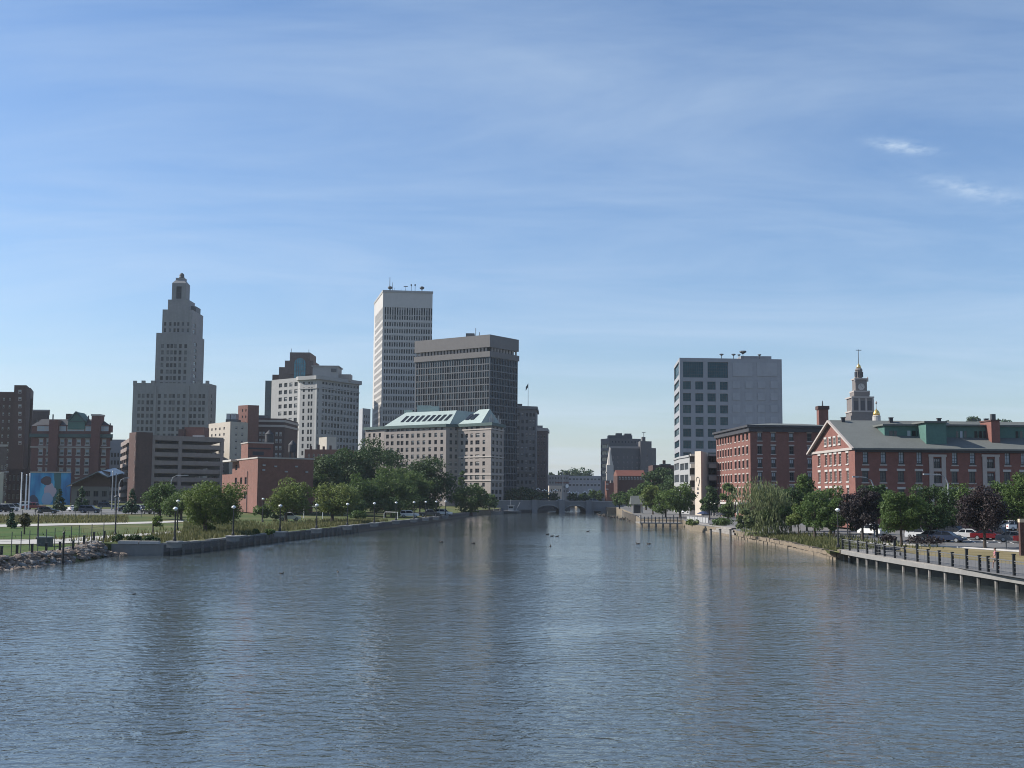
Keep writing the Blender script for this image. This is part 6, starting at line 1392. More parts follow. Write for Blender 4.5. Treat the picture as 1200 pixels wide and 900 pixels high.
# ------------------------------------------------------------------ lamps, poles, fences on the left
def lamp(p, h, label, group, shade='white_lamp', globe=False):
    t = thing('lamp_post', label, 'lamp post', p, 0, group); mb = MB(t.location); x, y, z = p
    mb.lathe(x, y, [(.2, z), (.2, z + .25), (.11, z + .5), (.08, z + h * .6), (.065, z + h - .55)], 8); mb.build('post', M_['black'], t)
    mb = MB(t.location)
    if globe: mb.lathe(x, y, [(.1, z + h - .55), (.28, z + h - .4), (.33, z + h - .2), (.22, z + h), (.05, z + h + .06)], 10)
    else: mb.lathe(x, y, [(.09, z + h - .42), (.2, z + h - .3), (.3, z + h - .24), (.22, z + h - .1), (.08, z + h)], 12)
    mb.build('lamp_shade', M_[shade], t); return t
gq = 'black lamp posts with pale shades along the left quay'
names = ['nearest the concrete wall corner', 'second from the concrete wall, under the big quay tree', 'third along the quay, in front of the brick box', 'fourth along the quay, right of the olive-green tree', 'fifth along the quay, right of the flat-topped tree', 'sixth along the quay, at the end of the grass', 'seventh along the quay, by the dense little bush', 'eighth along the quay', 'ninth along the quay', 'tenth along the quay', 'farthest, by the light green tree']
for (px, py), nm_ in zip(((204.5, 634), (273, 627.6), (328, 622.6), (370.8, 619.2), (407, 615.6), (438.5, 612.4), (464, 609.6), (485, 608), (498.8, 606.6), (511, 605.4), (522, 604.2)), names):
    z = 1.72; p = atz(px, py, z); lamp((p.x, p.y, z), 3.75, 'quay lamp post, ' + nm_, gq)
    tp = thing('lamp_pier', 'stone pier under quay lamp ' + nm_, 'stone pier', (p.x, p.y, 0), 0, 'stone piers under the quay lamps'); mb = MB(tp.location); mb.cbox(p.x, p.y, 1.0, 1.3, 1.1, .58, -.2); mb.build('shaft', M_['conc'], tp); mb = MB(tp.location); mb.cbox(p.x, p.y, 1.582, 1.45, 1.25, .14, -.2); mb.build('cap', M_['conc_l'], tp)
for px, py, yt, lb in ((44, 632.5, 597, 'thin dark lamp post on the lawn between the two left paths'), (135, 627.8, 580, 'tall thin dark lamp post on the lawn behind the concrete wall'), (207.6, 621.5, 585.6, 'lamp post standing behind the nearest quay lamp'), (307.7, 612, 583.5, 'lamp post inland at the left foot of the brick box')):
    p = g(px, py); lamp(tuple(p), c(px, yt, p.y).z - p.z, lb, 'lamp posts inside the left park', 'dkgrey' if px < 140 else 'white_lamp')
def street_light(px, base, yt, arm_px, label, cat='street light'):
    p = gD(px, base); h = c(px, yt, p.y).z; t = thing('street_light', label, cat, p); mb = MB(t.location); ax = c(arm_px, yt, p.y).x; s = 1 if ax > p.x else -1
    pts = [(p.x, p.y, p.z), (p.x, p.y, h - 1.4), (p.x + s * .35, p.y, h - .5), (p.x + s * 1.1, p.y, h - .08), (ax, p.y, h)]
    mb.tube(pts, [.14, .11, .1, .08, .06], 8); mb.build('pole', M_['galv'], t)
    mb = MB(t.location); mb.box(min(ax, ax + s * .9), p.y - .2, h - .1, max(ax, ax + s * .9), p.y + .2, h + .12); mb.build('lamp_head', M_['galv'], t)
street_light(1111.5, 178, 556, 1089, 'curved steel street light in front of the mill stone-framed windows')
street_light(1024, 178, 559, 1006, 'curved steel street light half hidden by the dark tree at the mill corner')
street_light(139, 285, 560, 147, 'steel street light at the foot of the garage side wall')
street_light(200, 275, 557, 216, 'steel street light with long arm in front of the garage decks')
street_light(-3, 300, 553, 6, 'steel street light head at the left picture edge')
def pole(px, D, yt, label, r=.16, mt='galv', name='pole', group=None):
    p = gD(px, D); t = thing(name, label, 'pole', p, 0, group); mb = MB(t.location); h = c(px, yt, D).z; mb.tube([(p.x, p.y, p.z - .2), (p.x, p.y, h)], [r, r * .7], 8); mb.build('shaft', M_[mt], t); mb = MB(t.location); mb.lathe(p.x, p.y, [(r * .5, h - .01), (r * 1.1, h + .1), (r * .5, h + .3)], 8); mb.build('cap', M_[mt], t)
pg = 'pale poles left of the blue mural'
for px, yt, lb in ((24.4, 555, 'leftmost of the three pale poles by the mural'), (30, 557, 'middle of the three pale poles by the mural'), (33.8, 556, 'pale pole standing at the left edge of the mural')): pole(px, 300, yt, lb, .2, 'paint', group=pg)
for px, yt, lb in ((131.2, 553, 'left one of two grey poles between the glass roof and the garage'), (135.2, 556, 'right one of two grey poles between the glass roof and the garage')): pole(px, 300, yt, lb, .18, group='grey poles by the garage')
p = atz(73.4, 661.5, 0); t = thing('mooring_pole', 'tall thin black pole standing in the water by the boulders', 'pole', (p.x, p.y, 0)); h = c(73.4, 625, p.y).z; mb = MB(t.location); mb.tube([(p.x, p.y, -1), (p.x, p.y, h)], [.13, .1], 8); mb.build('shaft', M_['black'], t); mb = MB(t.location); mb.lathe(p.x, p.y, [(.13, h), (.15, h + .08), (.04, h + .2)], 8); mb.build('cap', M_['black'], t)
bl = ['at the left picture edge', 'second from the left edge', 'third, left of the utility cabinet', 'fourth, before the utility cabinet', 'fifth, by the black water pole', 'sixth along the boulders', 'seventh along the boulders', 'eighth, one before the concrete wall', 'last, beside the concrete wall']
for (px, py), s_ in zip(((1.5, 654), (19.6, 652.2), (37.3, 650.8), (54, 649), (70, 647.6), (85.5, 646), (98, 645), (109.6, 643.4), (122, 641.2)), bl):
    p = g(px, py); t = thing('bollard', 'black bollard above the boulders, ' + s_, 'bollard', p, 0, 'black bollards above the left boulders'); mb = MB(t.location); mb.cbox(p.x, p.y, p.z - .1, .19, .19, 1.15); mb.build('post', M_['black'], t); mb = MB(t.location); mb.cbox(p.x, p.y, p.z + 1.052, .24, .24, .07); mb.build('cap', M_['dkgrey'], t)
t = thing('wire_fence', 'thin wire fence with tall stakes between the lower path and the bollards', 'fence', g(13, 651.5)); Pq = []
for px, py in ((-8, 653), (13, 651.5), (24, 650.5), (34, 649), (44, 647.8), (53.6, 646.5), (63.6, 645), (74, 643.5), (83, 642), (92, 641), (107, 638.8), (121, 636.5)):
    p = g(px, py); Pq.append(p); mb = MB(t.location); mb.tube([(p.x, p.y, p.z - .2), (p.x, p.y, p.z + 2.3)], .045, 6); mb.build('stake', M_['dkgrey'], t)
mb = MB(t.location)
for a, b_ in zip(Pq, Pq[1:]):
    for z in (.4, .9, 1.4, 1.9): mb.tube([(a.x, a.y, a.z + z), (b_.x, b_.y, b_.z + z)], .012, 4)
mb.build('wires', M_['dkgrey'], t)
t = thing('wire_fence', 'thin wire fence along the meadow below the parked cars', 'fence', g(10, 606.5)); Pq = []
for k in range(15):
    p = g(-5 + k * 15.5, 607.6 - k * .12); Pq.append(p); mb = MB(t.location); mb.tube([(p.x, p.y, p.z - .2), (p.x, p.y, p.z + 1.5)], .05, 5); mb.build('stake', M_['dkgrey'], t)
mb = MB(t.location)
for a, b_ in zip(Pq, Pq[1:]):
    for z in (.5, 1.0, 1.45): mb.tube([(a.x, a.y, a.z + z), (b_.x, b_.y, b_.z + z)], .015, 4)
mb.build('wires', M_['dkgrey'], t)
p = g(52.5, 640.3); t = thing('utility_cabinet', 'grey utility cabinet on the lawn behind the bollards', 'cabinet', p); mb = MB(t.location); mb.box(p.x - .75, p.y - .35, p.z, p.x + .75, p.y + .35, p.z + .95); mb.build('cabinet', M_['dkgrey'], t); mb = MB(t.location); mb.box(p.x - .8, p.y - .4, p.z + .951, p.x + .8, p.y + .4, p.z + 1.03); mb.build('lid', M_['galv'], t)
for x0, x1, yb_, yt, lb in ((356, 378, 607.4, 593.2, 'white pipe frame gate on the quay grass between two trees'), (450, 466, 607.5, 600, 'low white pipe gate at the end of the quay grass')):
    a, b_ = g(x0, yb_), g(x1, yb_ + .6); h = c(x0, yt, a.y).z; t = thing('pipe_gate', lb, 'gate', a); mb = MB(t.location); mb.tube([(a.x, a.y, a.z), (a.x, a.y, h - .3), (a.x + .3, a.y, h), (b_.x, b_.y, h)], .06, 6); mb.build('frame', M_['paint'], t); mb = MB(t.location); mb.tube([(b_.x, b_.y, b_.z - .1), (b_.x, b_.y, h - .05)], .06, 6); mb.build('post', M_['paint'], t)
# ------------------------------------------------------------------ bridge
D = 470; BX0, BX1 = -9, 44; bt = lambda v: c(640, v, D).z
ZP, ZR = bt(587.2), bt(589.6)
t = thing('stone_bridge', 'low grey stone bridge with shallow arches across the river', 'bridge', (18, D, 0))
def xb_(px): return c(px, 590, D).x
arches = [(xb_(608.5), xb_(624.5), bt(597.5), True), (xb_(629.5), xb_(656), bt(592.8), False), (xb_(661), xb_(687), bt(592.8), False), (xb_(696), xb_(704), bt(598.6), True)]
poly = [(BX0, -1)]
for a, b_, zc, flat in arches:
    poly.append((a, -1))
    if flat: poly += [(a, zc), (b_, zc)]
    else:
        zs = .5
        for k in range(15): th_ = math.pi * k / 14; poly.append(((a + b_) / 2 - (b_ - a) / 2 * math.cos(th_), zs + (zc - zs) * math.sin(th_)))
    poly.append((b_, -1))
poly += [(BX1, -1), (BX1, ZR), (BX0, ZR)]
mb = MB(t.location)
import mathutils
tri = mathutils.geometry.tessellate_polygon([[Vector((x, 0, z)).xzy for x, z in poly]])
for yv, fl in ((D, False), (D + 40, True)):  # bridge made extra deep so the undersides of its arches go dark
    for a, b_, e in tri:
        q = [(poly[k][0], yv, poly[k][1]) for k in (a, b_, e)]
        nn = (Vector(q[1]) - Vector(q[0])).cross(Vector(q[2]) - Vector(q[0]))
        if (nn.y > 0) != fl: q = q[::-1]
        mb.poly(q)
for k in range(len(poly)): (x0, z0), (x1, z1) = poly[k], poly[(k + 1) % len(poly)]; mb.poly([(x0, D, z0), (x1, D, z1), (x1, D + 40, z1), (x0, D + 40, z0)][::-1])
mb.build('arch_wall', M_['bridge'], t)
for yv in (D - .12, D + 39.5): mb = MB(t.location); mb.box(BX0, yv, ZR + .002, BX1, yv + .5, ZP); mb.build('parapet', M_['bridge'], t)
mb = MB(t.location); mb.box(BX0, D - .25, ZP + .002, BX1, D + .5, ZP + .16); mb.build('coping', M_['conc_l'], t)
for px in (626.5, 658.5, 690): x = xb_(px); mb = MB(t.location); mb.box(x - 1.1, D - 1.0, -1, x + 1.1, D - .27, ZP + .5); mb.build('pier', M_['bridge'], t)
mb = MB(t.location)
for a, b_, zc, flat in arches[1:3]:
    pr = [Vector(((a + b_) / 2 - ((b_ - a) / 2 + .3) * math.cos(math.pi * k / 14), D - .08, .5 + (zc + .25 - .5) * math.sin(math.pi * k / 14))) for k in range(15)]; mb.tube(pr, .25, 5)
mb.build('arch_ring', M_['conc'], t)
D2_ = 560; mb = MB((0, D2_, 0)); mb.box(-9, D2_, -1, xb_(668) * D2_ / D, D2_ + 3, 3.4); tw = thing('arch_darkener', 'added dark wall behind the bridge that darkens its left arch', 'wall', (0, D2_, 0)); mb.o = Vector(tw.location); mb.build('wall', M_['granite'], tw); mb = MB(tw.location); mb.box(-9, D2_ - .2, 3.402, xb_(668) * D2_ / D, D2_ + 3, 3.7); mb.build('coping', M_['conc'], tw)  # wall added upstream so that the left arch looks dark
gl = 'white globe lamps on the bridge'
ords = ['beside the left pier', 'second from the left pier', 'third from the left pier', 'just left of the red mast', 'just right of the red mast', 'second right of the red mast', 'left of the right pier', 'beside the right pier', 'past the right pier']
for (px, yt), s_ in zip(((630.5, 573), (638, 574.5), (645, 576.5), (651, 574.5), (667.5, 577), (671.8, 577.5), (675.8, 577.3), (685.4, 576.5), (691.4, 574)), ords):
    p = c(px, yt, D + 3); t = thing('bridge_lamp', 'globe lamp cluster on the bridge, ' + s_, 'lamp post', (p.x, p.y, ZR), 0, gl); mb = MB(t.location); mb.tube([(p.x, p.y, ZR), (p.x, p.y, p.z)], .09, 6); mb.tube([(p.x - .6, p.y, p.z - .45), (p.x + .6, p.y, p.z - .45)], .05, 5); mb.build('post', M_['black'], t)
    for dx, dz in ((-.62, -.15), (.62, -.15), (0, .2)): mb = MB(t.location); mb.lathe(p.x + dx, p.y, [(.06, p.z + dz - .22), (.21, p.z + dz - .12), (.25, p.z + dz + .02), (.15, p.z + dz + .19), (.03, p.z + dz + .24)], 8); mb.build('globe', M_['white_lamp'], t)
p = c(659.6, 552.8, D + 6); t = thing('mast', 'tall reddish mast with a cross arm rising from the bridge', 'mast', (p.x, p.y, ZR)); mb = MB(t.location); mb.tube([(p.x, p.y, ZR), (p.x, p.y, p.z)], [.4, .22], 8); mb.build('pole', M_['stone_trim'], t); mb = MB(t.location); z = c(659, 565.8, D + 6).z; mb.box(p.x - 3, p.y - .15, z - .2, p.x + 2.6, p.y + .15, z + .2); mb.build('cross_arm', M_['brick_power'], t)
p = c(664.6, 569.6, D + 9); t = thing('white_disc_sign', 'white round disc on a post right of the red mast', 'sign', (p.x, p.y, ZR)); mb = MB(t.location); mb.tube([(p.x, p.y + .1, ZR), (p.x, p.y + .1, p.z)], .1, 6); mb.build('post', M_['dkgrey'], t); mb = MB(t.location); n = 16; R0 = .62
F0 = [(p.x + R0 * math.cos(k * 6.2832 / n), p.y - .08, p.z + R0 * 1.25 * math.sin(k * 6.2832 / n)) for k in range(n)]; F1 = [(x, y + .12, z) for x, y, z in F0]; mb.poly(F0); mb.poly(F1[::-1])
for k in range(n): mb.poly([F0[(k + 1) % n], F0[k], F1[k], F1[(k + 1) % n]])
mb.build('disc', M_['white_lamp'], t)
# boat and floating dock at the left end of the bridge
D = 452; x0, x1 = c(590, 598, D).x, c(611, 598, D).x; Lb = x1 - x0
t = thing('workboat', 'small dark workboat with open cabin moored by the left end of the bridge', 'boat', (x0, D, 0)); mb = MB(t.location); ym = D
hull = lambda w, a: [Vector((x0 + a, ym - w)), Vector((x1 - 1.6, ym - w)), Vector((x1, ym)), Vector((x1 - 1.6, ym + w)), Vector((x0 + a, ym + w))]
mb.prism(hull(1.0, .4), -.3, .8, 0, hull(1.4, 0)); mb.build('hull', M_['dkgrey'], t); mb = MB(t.location); mb.prism([p_ * 1 for p_ in hull(1.46, -.05)], .802, .95); mb.build('gunwale', M_['trim'], t)
mb = MB(t.location); mb.box(x0 + 1.8, ym - 1, .95, x0 + 3.8, ym + 1, 2.9); cb = mb.build('cabin', M_['silver'], t); mb = MB(t.location); mb.box(x0 + 2, ym - 1.04, 1.9, x0 + 3.6, ym - 1.002, 2.6); mb.build('window', M_['glass'], cb); mb = MB(t.location); mb.box(x0 + 1.5, ym - 1.3, 2.902, x0 + 4.2, ym + 1.3, 3.05); mb.build('cabin_roof', M_['trim'], cb)
mb = MB(t.location); mb.tube([(x0 + 2.6, ym, 3.0), (x0 + 2.6, ym, 5.2)], .07, 6); mb.tube([(x0 + 4.6, ym, .9), (x0 + 6.3, ym, 4.2)], .09, 6); mb.build('mast', M_['galv'], t)
a, e = c(562, 600, 425).x, c(589, 600, 440).x; t = thing('floating_dock', 'long grey floating dock along the quay left of the workboat', 'dock', (a, 430, 0)); mb = MB(t.location); mb.box(a, 428, -.3, e, 431.5, 1.0); mb.build('pontoon', M_['conc'], t); mb = MB(t.location); mb.box(a + .1, 427.95, 1.002, e - .1, 431.6, 1.15); mb.build('deck', M_['wood'], t)
for k in range(4): mb = MB(t.location); x = a + (e - a) * (k + .5) / 4; mb.tube([(x, 428.3, -1), (x, 428.3, 2.6)], .16, 6); mb.build('pile', M_['pile'], t)
# ------------------------------------------------------------------ right bank details
D = 350; a, e = c(740, 592, D), c(754.5, 592, D); zb = gz(a.x, D); zt = c(745, 581, D).z; ze = c(745, 591, D).z
t = thing('pavilion', 'small open pavilion with a steep shingled roof by the water', 'pavilion', (a.x, D, zb)); xm, w = (a.x + e.x) / 2, (e.x - a.x) / 2
for sx in (-1, 1):
    for dy in (0, 3.2): mb = MB(t.location); mb.cbox(xm + sx * (w - .5), D + dy, zb, .45, .45, ze - zb); mb.build('post', M_['trim'], t)
mb = MB(t.location); mb.box(xm - w + .73, D + 2.9, zb, xm + w - .73, D + 3.1, ze - .3); mb.build('back_wall', M_['dkgrey'], t)
mb = MB(t.location); r = [(xm - w - .3, D - .7, ze), (xm + w + .3, D - .7, ze), (xm + w + .3, D + 3.9, ze), (xm - w - .3, D + 3.9, ze)]; k0, k1 = (xm - w - .1, D + 1.6, zt), (xm + w + .1, D + 1.6, zt)
mb.poly([r[0], r[1], k1, k0]); mb.poly([r[2], r[3], k0, k1]); mb.poly([r[1], r[2], k1]); mb.poly([r[3], r[0], k0]); mb.poly(r[::-1]); mb.build('roof', M_['slate'], t)
t = thing('timber_bulkhead', 'curved pale timber bulkhead below the pavilion', 'bulkhead', (*[atz(738, 607.5, 0)[k] for k in (0, 1)], 0)); cur = [Vector(atz(px, py, 0)[:2]) for px, py in ((729.5, 604.3), (732, 606.4), (738.5, 609.4), (749.6, 613.4))]; mb = MB(t.location)
for p, q in zip(cur, cur[1:]):
    d = (q - p).normalized(); n = Vector((-d.y, d.x)); n = n if n.x < 0 else -n; mb.prism([p, q, q - n * .4, p - n * .4] if d.cross(-n) > 0 else [p, p - n * .4, q - n * .4, q], -.6, 1.7)
    m = max(2, int((q - p).length / 2.5))
    for k in range(m): w_ = p.lerp(q, (k + .5) / m) + n * .1; mb2 = MB(t.location); mb2.cbox(w_.x, w_.y, -.6, .18, .18, 2.5); mb2.build('post', M_['wood'], t)
mb.build('planking', M_['wood_p'], t)
pa, pb = atz(749.5, 612.2, 1.0), atz(800, 612.6, 1.0); D = (pa.y + pb.y) / 2
t = thing('small_dock', 'short timber dock on dark piles in front of the bright trees', 'dock', (pa.x, D, 0)); mb = MB(t.location); mb.box(pa.x, D, .75, pb.x, D + 9, 1.0); mb.build('deck', M_['wood'], t)
for k in range(6):
    x = pa.x + (pb.x - pa.x) * (k + .3) / 6; mb = MB(t.location); mb.tube([(x, D + .3, -1), (x, D + .3, .748)], .22, 7); mb.build('pile', M_['pile'], t)
t = thing('dock_railing', 'grey post railing along the front of the small dock', 'railing', (pa.x, D, 1)); N = 12
for k in range(N): x = pa.x + .3 + (pb.x - pa.x - .6) * k / (N - 1); mb = MB(t.location); mb.cbox(x, D + .3, 1.0, .2, .2, 1.3 if k % 3 else 1.7); mb.build('post', M_['dkgrey'], t)
mb = MB(t.location)
for z in (1.45, 1.85, 2.15): mb.box(pa.x + .3, D + .24, z, pb.x - .3, D + .29, z + .06)
mb.build('rails', M_['dkgrey'], t)
# terrace in front of the restaurant
y0 = atz(834, 624.5, 0).y; xa_, xb2 = atz(809.5, 622, 0).x, atz(864, 630, 0).x
t = thing('stone_terrace', 'tan stepped terrace going down to the water left of the willow', 'terrace', (xa_, y0, 0)); S0 = [Vector(atz(px, py, 0)[:2]) for px, py in ((809, 621.6), (835, 625.2), (862, 630))]
for k in range(4):
    mb = MB(t.location)
    for p, q in zip(S0, S0[1:]): o = Vector((.35, 3.2)) * k; mb.prism([p + o, q + o, q + Vector((4, 14)), p + Vector((2, 16))], -.8, .32 + k * .36 + k * .002)
    mb.build('step', M_['seastone'] if k < 1 else M_['wood'], t)
for (px, yb_, yt), s_ in zip(((833, 628.2, 620.6), (844, 629.2, 620.8), (856, 631, 621)), ('left', 'middle', 'right')):
    p = atz(px, yb_, 0); t = thing('mooring_post', s_ + ' of three dark mooring posts in front of the terrace', 'mooring post', (p.x, p.y, 0), 0, 'mooring posts before the terrace'); h = c(px, yt, p.y).z; mb = MB(t.location); mb.tube([(p.x, p.y, -1), (p.x, p.y, h)], [.24, .2], 8); mb.build('post', M_['pile'], t); mb = MB(t.location); mb.lathe(p.x, p.y, [(.24, h - .02), (.25, h + .06), (.08, h + .14)], 8); mb.build('cap', M_['black'], t)
p = g(805, 611.5); q = g(830, 613.5); t = thing('glass_railing', 'pale glass railing along the terrace beside the dock', 'railing', p); mb = MB(t.location); mb2 = MB(t.location)
for k in range(9): w_ = p.lerp(q, k / 8); mb = MB(t.location); mb.cbox(w_.x, w_.y, w_.z, .14, .14, 1.35); mb.build('post', M_['trim'], t)
for k in range(8): w0, w1 = p.lerp(q, (k + .08) / 8), p.lerp(q, (k + .92) / 8); mb2.poly([(w0.x, w0.y, w0.z + .1), (w1.x, w1.y, w1.z + .1), (w1.x, w1.y, w1.z + 1.2), (w0.x, w0.y, w0.z + 1.2)]); mb2.poly([(w0.x, w0.y + .03, w0.z + .1), (w0.x, w0.y + .03, w0.z + 1.2), (w1.x, w1.y + .03, w1.z + 1.2), (w1.x, w1.y + .03, w1.z + .1)])
mb2.build('glass_panels', M_['silver'], t)
bm_ = mat('navy_canvas', (.03, .045, .09), .85, .1)
for px, yb_, yt, wp, mt, lb in ((824, 609.5, 599, 15, bm_, 'wide navy umbrella on the restaurant terrace'), (844, 611, 601, 11, M_['cornice_dk'], 'black umbrella on the terrace right of the navy one'), (800.5, 608, 599, 5, M_['white_lamp'], 'small white umbrella behind the dock railing')):
    p = g(px, yb_); h = c(px, yt, p.y).z; w = wp * p.y / FPX / 2; t = thing('umbrella', lb, 'umbrella', p); mb = MB(t.location); mb.tube([tuple(p), (p.x, p.y, h)], .05, 6); mb.build('pole', M_['dkgrey'], t); mb = MB(t.location); mb.lathe(p.x, p.y, [(w, h - w * .42), (w * .98, h - w * .38), (w * .5, h - w * .14), (.06, h + .05)], 8); mb.build('canopy', mt, t)
# boardwalk lamps and the right edge post
p = atz(982.3, 641.5, 1.2); lamp((p.x, p.y, 1.2), c(982, 595.5, p.y).z - 1.2, 'black lamp post with pale shade at the start of the boardwalk', 'lamp posts of the right bank')
p = g(993.6, 632); lamp(tuple(p), c(993.6, 605, p.y).z - p.z, 'lamp post under the purple tree behind the boardwalk start', 'lamp posts of the right bank')
p = g(1179.3, 643); t = thing('solar_lamp', 'slim post with a tilted pale panel on the dry lawn near the right edge', 'lamp post', p); h = c(1179, 614.5, p.y).z; mb = MB(t.location); mb.tube([tuple(p), (p.x, p.y, h)], [.07, .05], 7); mb.build('post', M_['dkgrey'], t); mb = MB(t.location); M4 = Matrix.Translation((p.x, p.y, h)) @ Matrix.Rotation(R_(-18), 4, 'Y'); mb.box(-.75, -.35, 0, .55, .35, .09, 0, M4); mb.build('panel', M_['silver'], t)
p = g(1198, 651.5); t = thing('wooden_post', 'thick dark red-brown post at the right picture edge', 'post', p); h = c(1198, 611, p.y).z; mb = MB(t.location); mb.cbox(p.x, p.y, p.z - .1, .44, .4, h - p.z); mb.build('post', M_['brick_dark'], t); mb = MB(t.location); mb.cbox(p.x, p.y, h - .1, .52, .48, .35); mb.build('cap', M_['wood_p'], t)
p = g(1046, 651.6); t = thing('bench', 'grey metal bench on the boardwalk path', 'bench', p); x, y, z = p
mb = MB(t.location); mb.box(x - .9, y - .25, z + .42, x + .9, y + .25, z + .47); mb.build('seat', M_['dkgrey'], t); mb = MB(t.location); mb.box(x - .9, y + .25, z + .55, x + .9, y + .29, z + .9); mb.build('backrest', M_['dkgrey'], t)
for sx in (-.8, .8): mb = MB(t.location); mb.box(x + sx - .03, y - .22, z, x + sx + .03, y + .29, z + .418); mb.build('leg', M_['dkgrey'], t)
p = g(1028.8, 650.2); t = thing('litter_bin', 'dark round litter bin beside the boardwalk path', 'litter bin', p); mb = MB(t.location); mb.lathe(p.x, p.y, [(.26, p.z), (.3, p.z + .1), (.3, p.z + .85), (.24, p.z + .95)], 10); mb.build('bin', M_['black'], t); mb = MB(t.location); mb.lathe(p.x, p.y, [(.2, p.z + .95), (.28, p.z + 1.05), (.1, p.z + 1.15)], 10); mb.build('lid', M_['dkgrey'], t)
# ------------------------------------------------------------------ vehicles
CARM = {}
def carmat(col):
    if col not in CARM: m = mat('car_paint', col, .3, 0, coat=.6); CARM[col] = m
    return CARM[col]
M_['tyre'] = mat('tyre_rubber', (.02, .02, .02), .9, 0); M_['headlight'] = mat('headlight_glass', (.7, .7, .68), .15, 0); M_['taillight'] = mat('taillight_red', (.35, .01, .01), .25, 0)
def car_proto(kind):
    L_, Wd = {'sedan': (4.6, 1.8), 'suv': (4.7, 1.9), 'pickup': (5.4, 1.95)}[kind]
    if kind == 'sedan': prof = [(-2.3, .32), (2.25, .3), (2.3, .55), (2.15, .72), (1.05, .92), (-1.55, .98), (-2.2, .95), (-2.3, .7)]; cab = ((-1.75, 1.15), (-1.0, .35), 1.43)
    elif kind == 'suv': prof = [(-2.32, .36), (2.28, .36), (2.35, .7), (2.2, .95), (1.1, 1.08), (-2.25, 1.1), (-2.35, .75)]; cab = ((-2.25, 1.15), (-1.95, .45), 1.74)
    else: prof = [(-2.7, .45), (2.65, .45), (2.7, .8), (2.55, 1.02), (1.4, 1.12), (-2.7, 1.1)]; cab = ((-.85, 1.5), (-.6, .75), 1.82)
    root = bpy.data.objects.new('car', None); COL.objects.link(root); mb = MB(); h = Wd / 2
    lay = [(-h, .93), (-h + .1, 1.0), (h - .1, 1.0), (h, .93)]; zc = .68; n = len(prof); rings = []
    for y, s in lay: i = len(mb.v); rings.append(i); mb.v += [(x * (1 - (1 - s) * .25), y, zc + (z - zc) * s) for x, z in prof]
    for i, j in zip(rings, rings[1:]):
        for k in range(n): mb.f.append((i + k, i + (k + 1) % n, j + (k + 1) % n, j + k)[::-1]); mb.m.append(0)
    mb.f.append(tuple(rings[0] + k for k in range(n))); mb.m.append(0); mb.f.append(tuple(rings[-1] + k for k in range(n - 1, -1, -1))); mb.m.append(0)
    (b0, b1), (t0, t1), zt = cab; zb = prof[4][1] - .04; hb_, ht = h - .1, h - .28
    body = mb.build('body', [carmat((.5, .5, .5))], root)
    mb = MB(); mb.prism([(b0, -hb_), (b1, -hb_), (b1, hb_), (b0, hb_)], zb, zt - .05, 0, [(t0, -ht), (t1, -ht), (t1, ht), (t0, ht)]); mb.build('window', M_['glass'], root)
    mb = MB(); mb.prism([(t0 - .04, -ht - .02), (t1 + .04, -ht - .02), (t1 + .04, ht + .02), (t0 - .04, ht + .02)], zt - .048, zt + .02, 0, [(t0 + .1, -ht + .1), (t1 - .1, -ht + .1), (t1 - .1, ht - .1), (t0 + .1, ht - .1)])
    for f in (.0, .42, .98):
        for sy in (-1, 1): xb_2, xt = b0 + (b1 - b0) * f, t0 + (t1 - t0) * f; mb.tube([(xb_2, sy * (hb_ + .0), zb), (xt, sy * (ht + .01), zt - .03)], .045, 4)
    mb.build('roof', [carmat((.5, .5, .5))], root)
    wr = .33 if kind == 'sedan' else .37
    for x in (-L_ * .29, L_ * .31):
        for sy in (-1, 1):
            mb = MB(); y = sy * (h - .1); mb.tube([(x, y - .1, wr), (x, y + .1, wr)], wr, 14); w = mb.build('wheel', M_['tyre'], root); mb = MB(); mb.tube([(x, y + sy * .09, wr), (x, y + sy * .112, wr)], wr * .62, 10); mb.build('rim', M_['galv'], w)
    xf = prof[2][0]
    for sy in (-1, 1):
        mb = MB(); mb.box(xf - .28, sy * (h - .35) - .2, .62, xf - .02, sy * (h - .35) + .2, .76); mb.build('headlight', M_['headlight'], root)
        mb = MB(); mb.box(-xf - .02, sy * (h - .3) - .16, .72, -xf + .14, sy * (h - .3) + .16, .92); mb.build('taillight', M_['taillight'], root)
    return root
PROTO = {}
def car(kind, col, p, rz, label, group, first_name='parked_car', cat='car'):
    if kind not in PROTO: PROTO[kind] = car_proto(kind); r = PROTO[kind]; PROTO[kind + 'used'] = False
    r = PROTO[kind]
    if PROTO[kind + 'used']: r = dup(r)
    PROTO[kind + 'used'] = True
    r.name = first_name; r.location = p; r.rotation_euler = (0, 0, rz); tag(r, label, cat, group)
    for ch in r.children:
        if ch.name.split('.')[0] in ('body', 'roof'): ch.material_slots[0].link = 'OBJECT'; ch.material_slots[0].material = carmat(col)
WH, BK, NV, RD, GR, SV, DG = (.72, .72, .7), (.015, .015, .018), (.02, .03, .06), (.13, .008, .012), (.1, .11, .12), (.4, .41, .42), (.05, .055, .06)
cr_ = 'cars parked in the right bank lot'
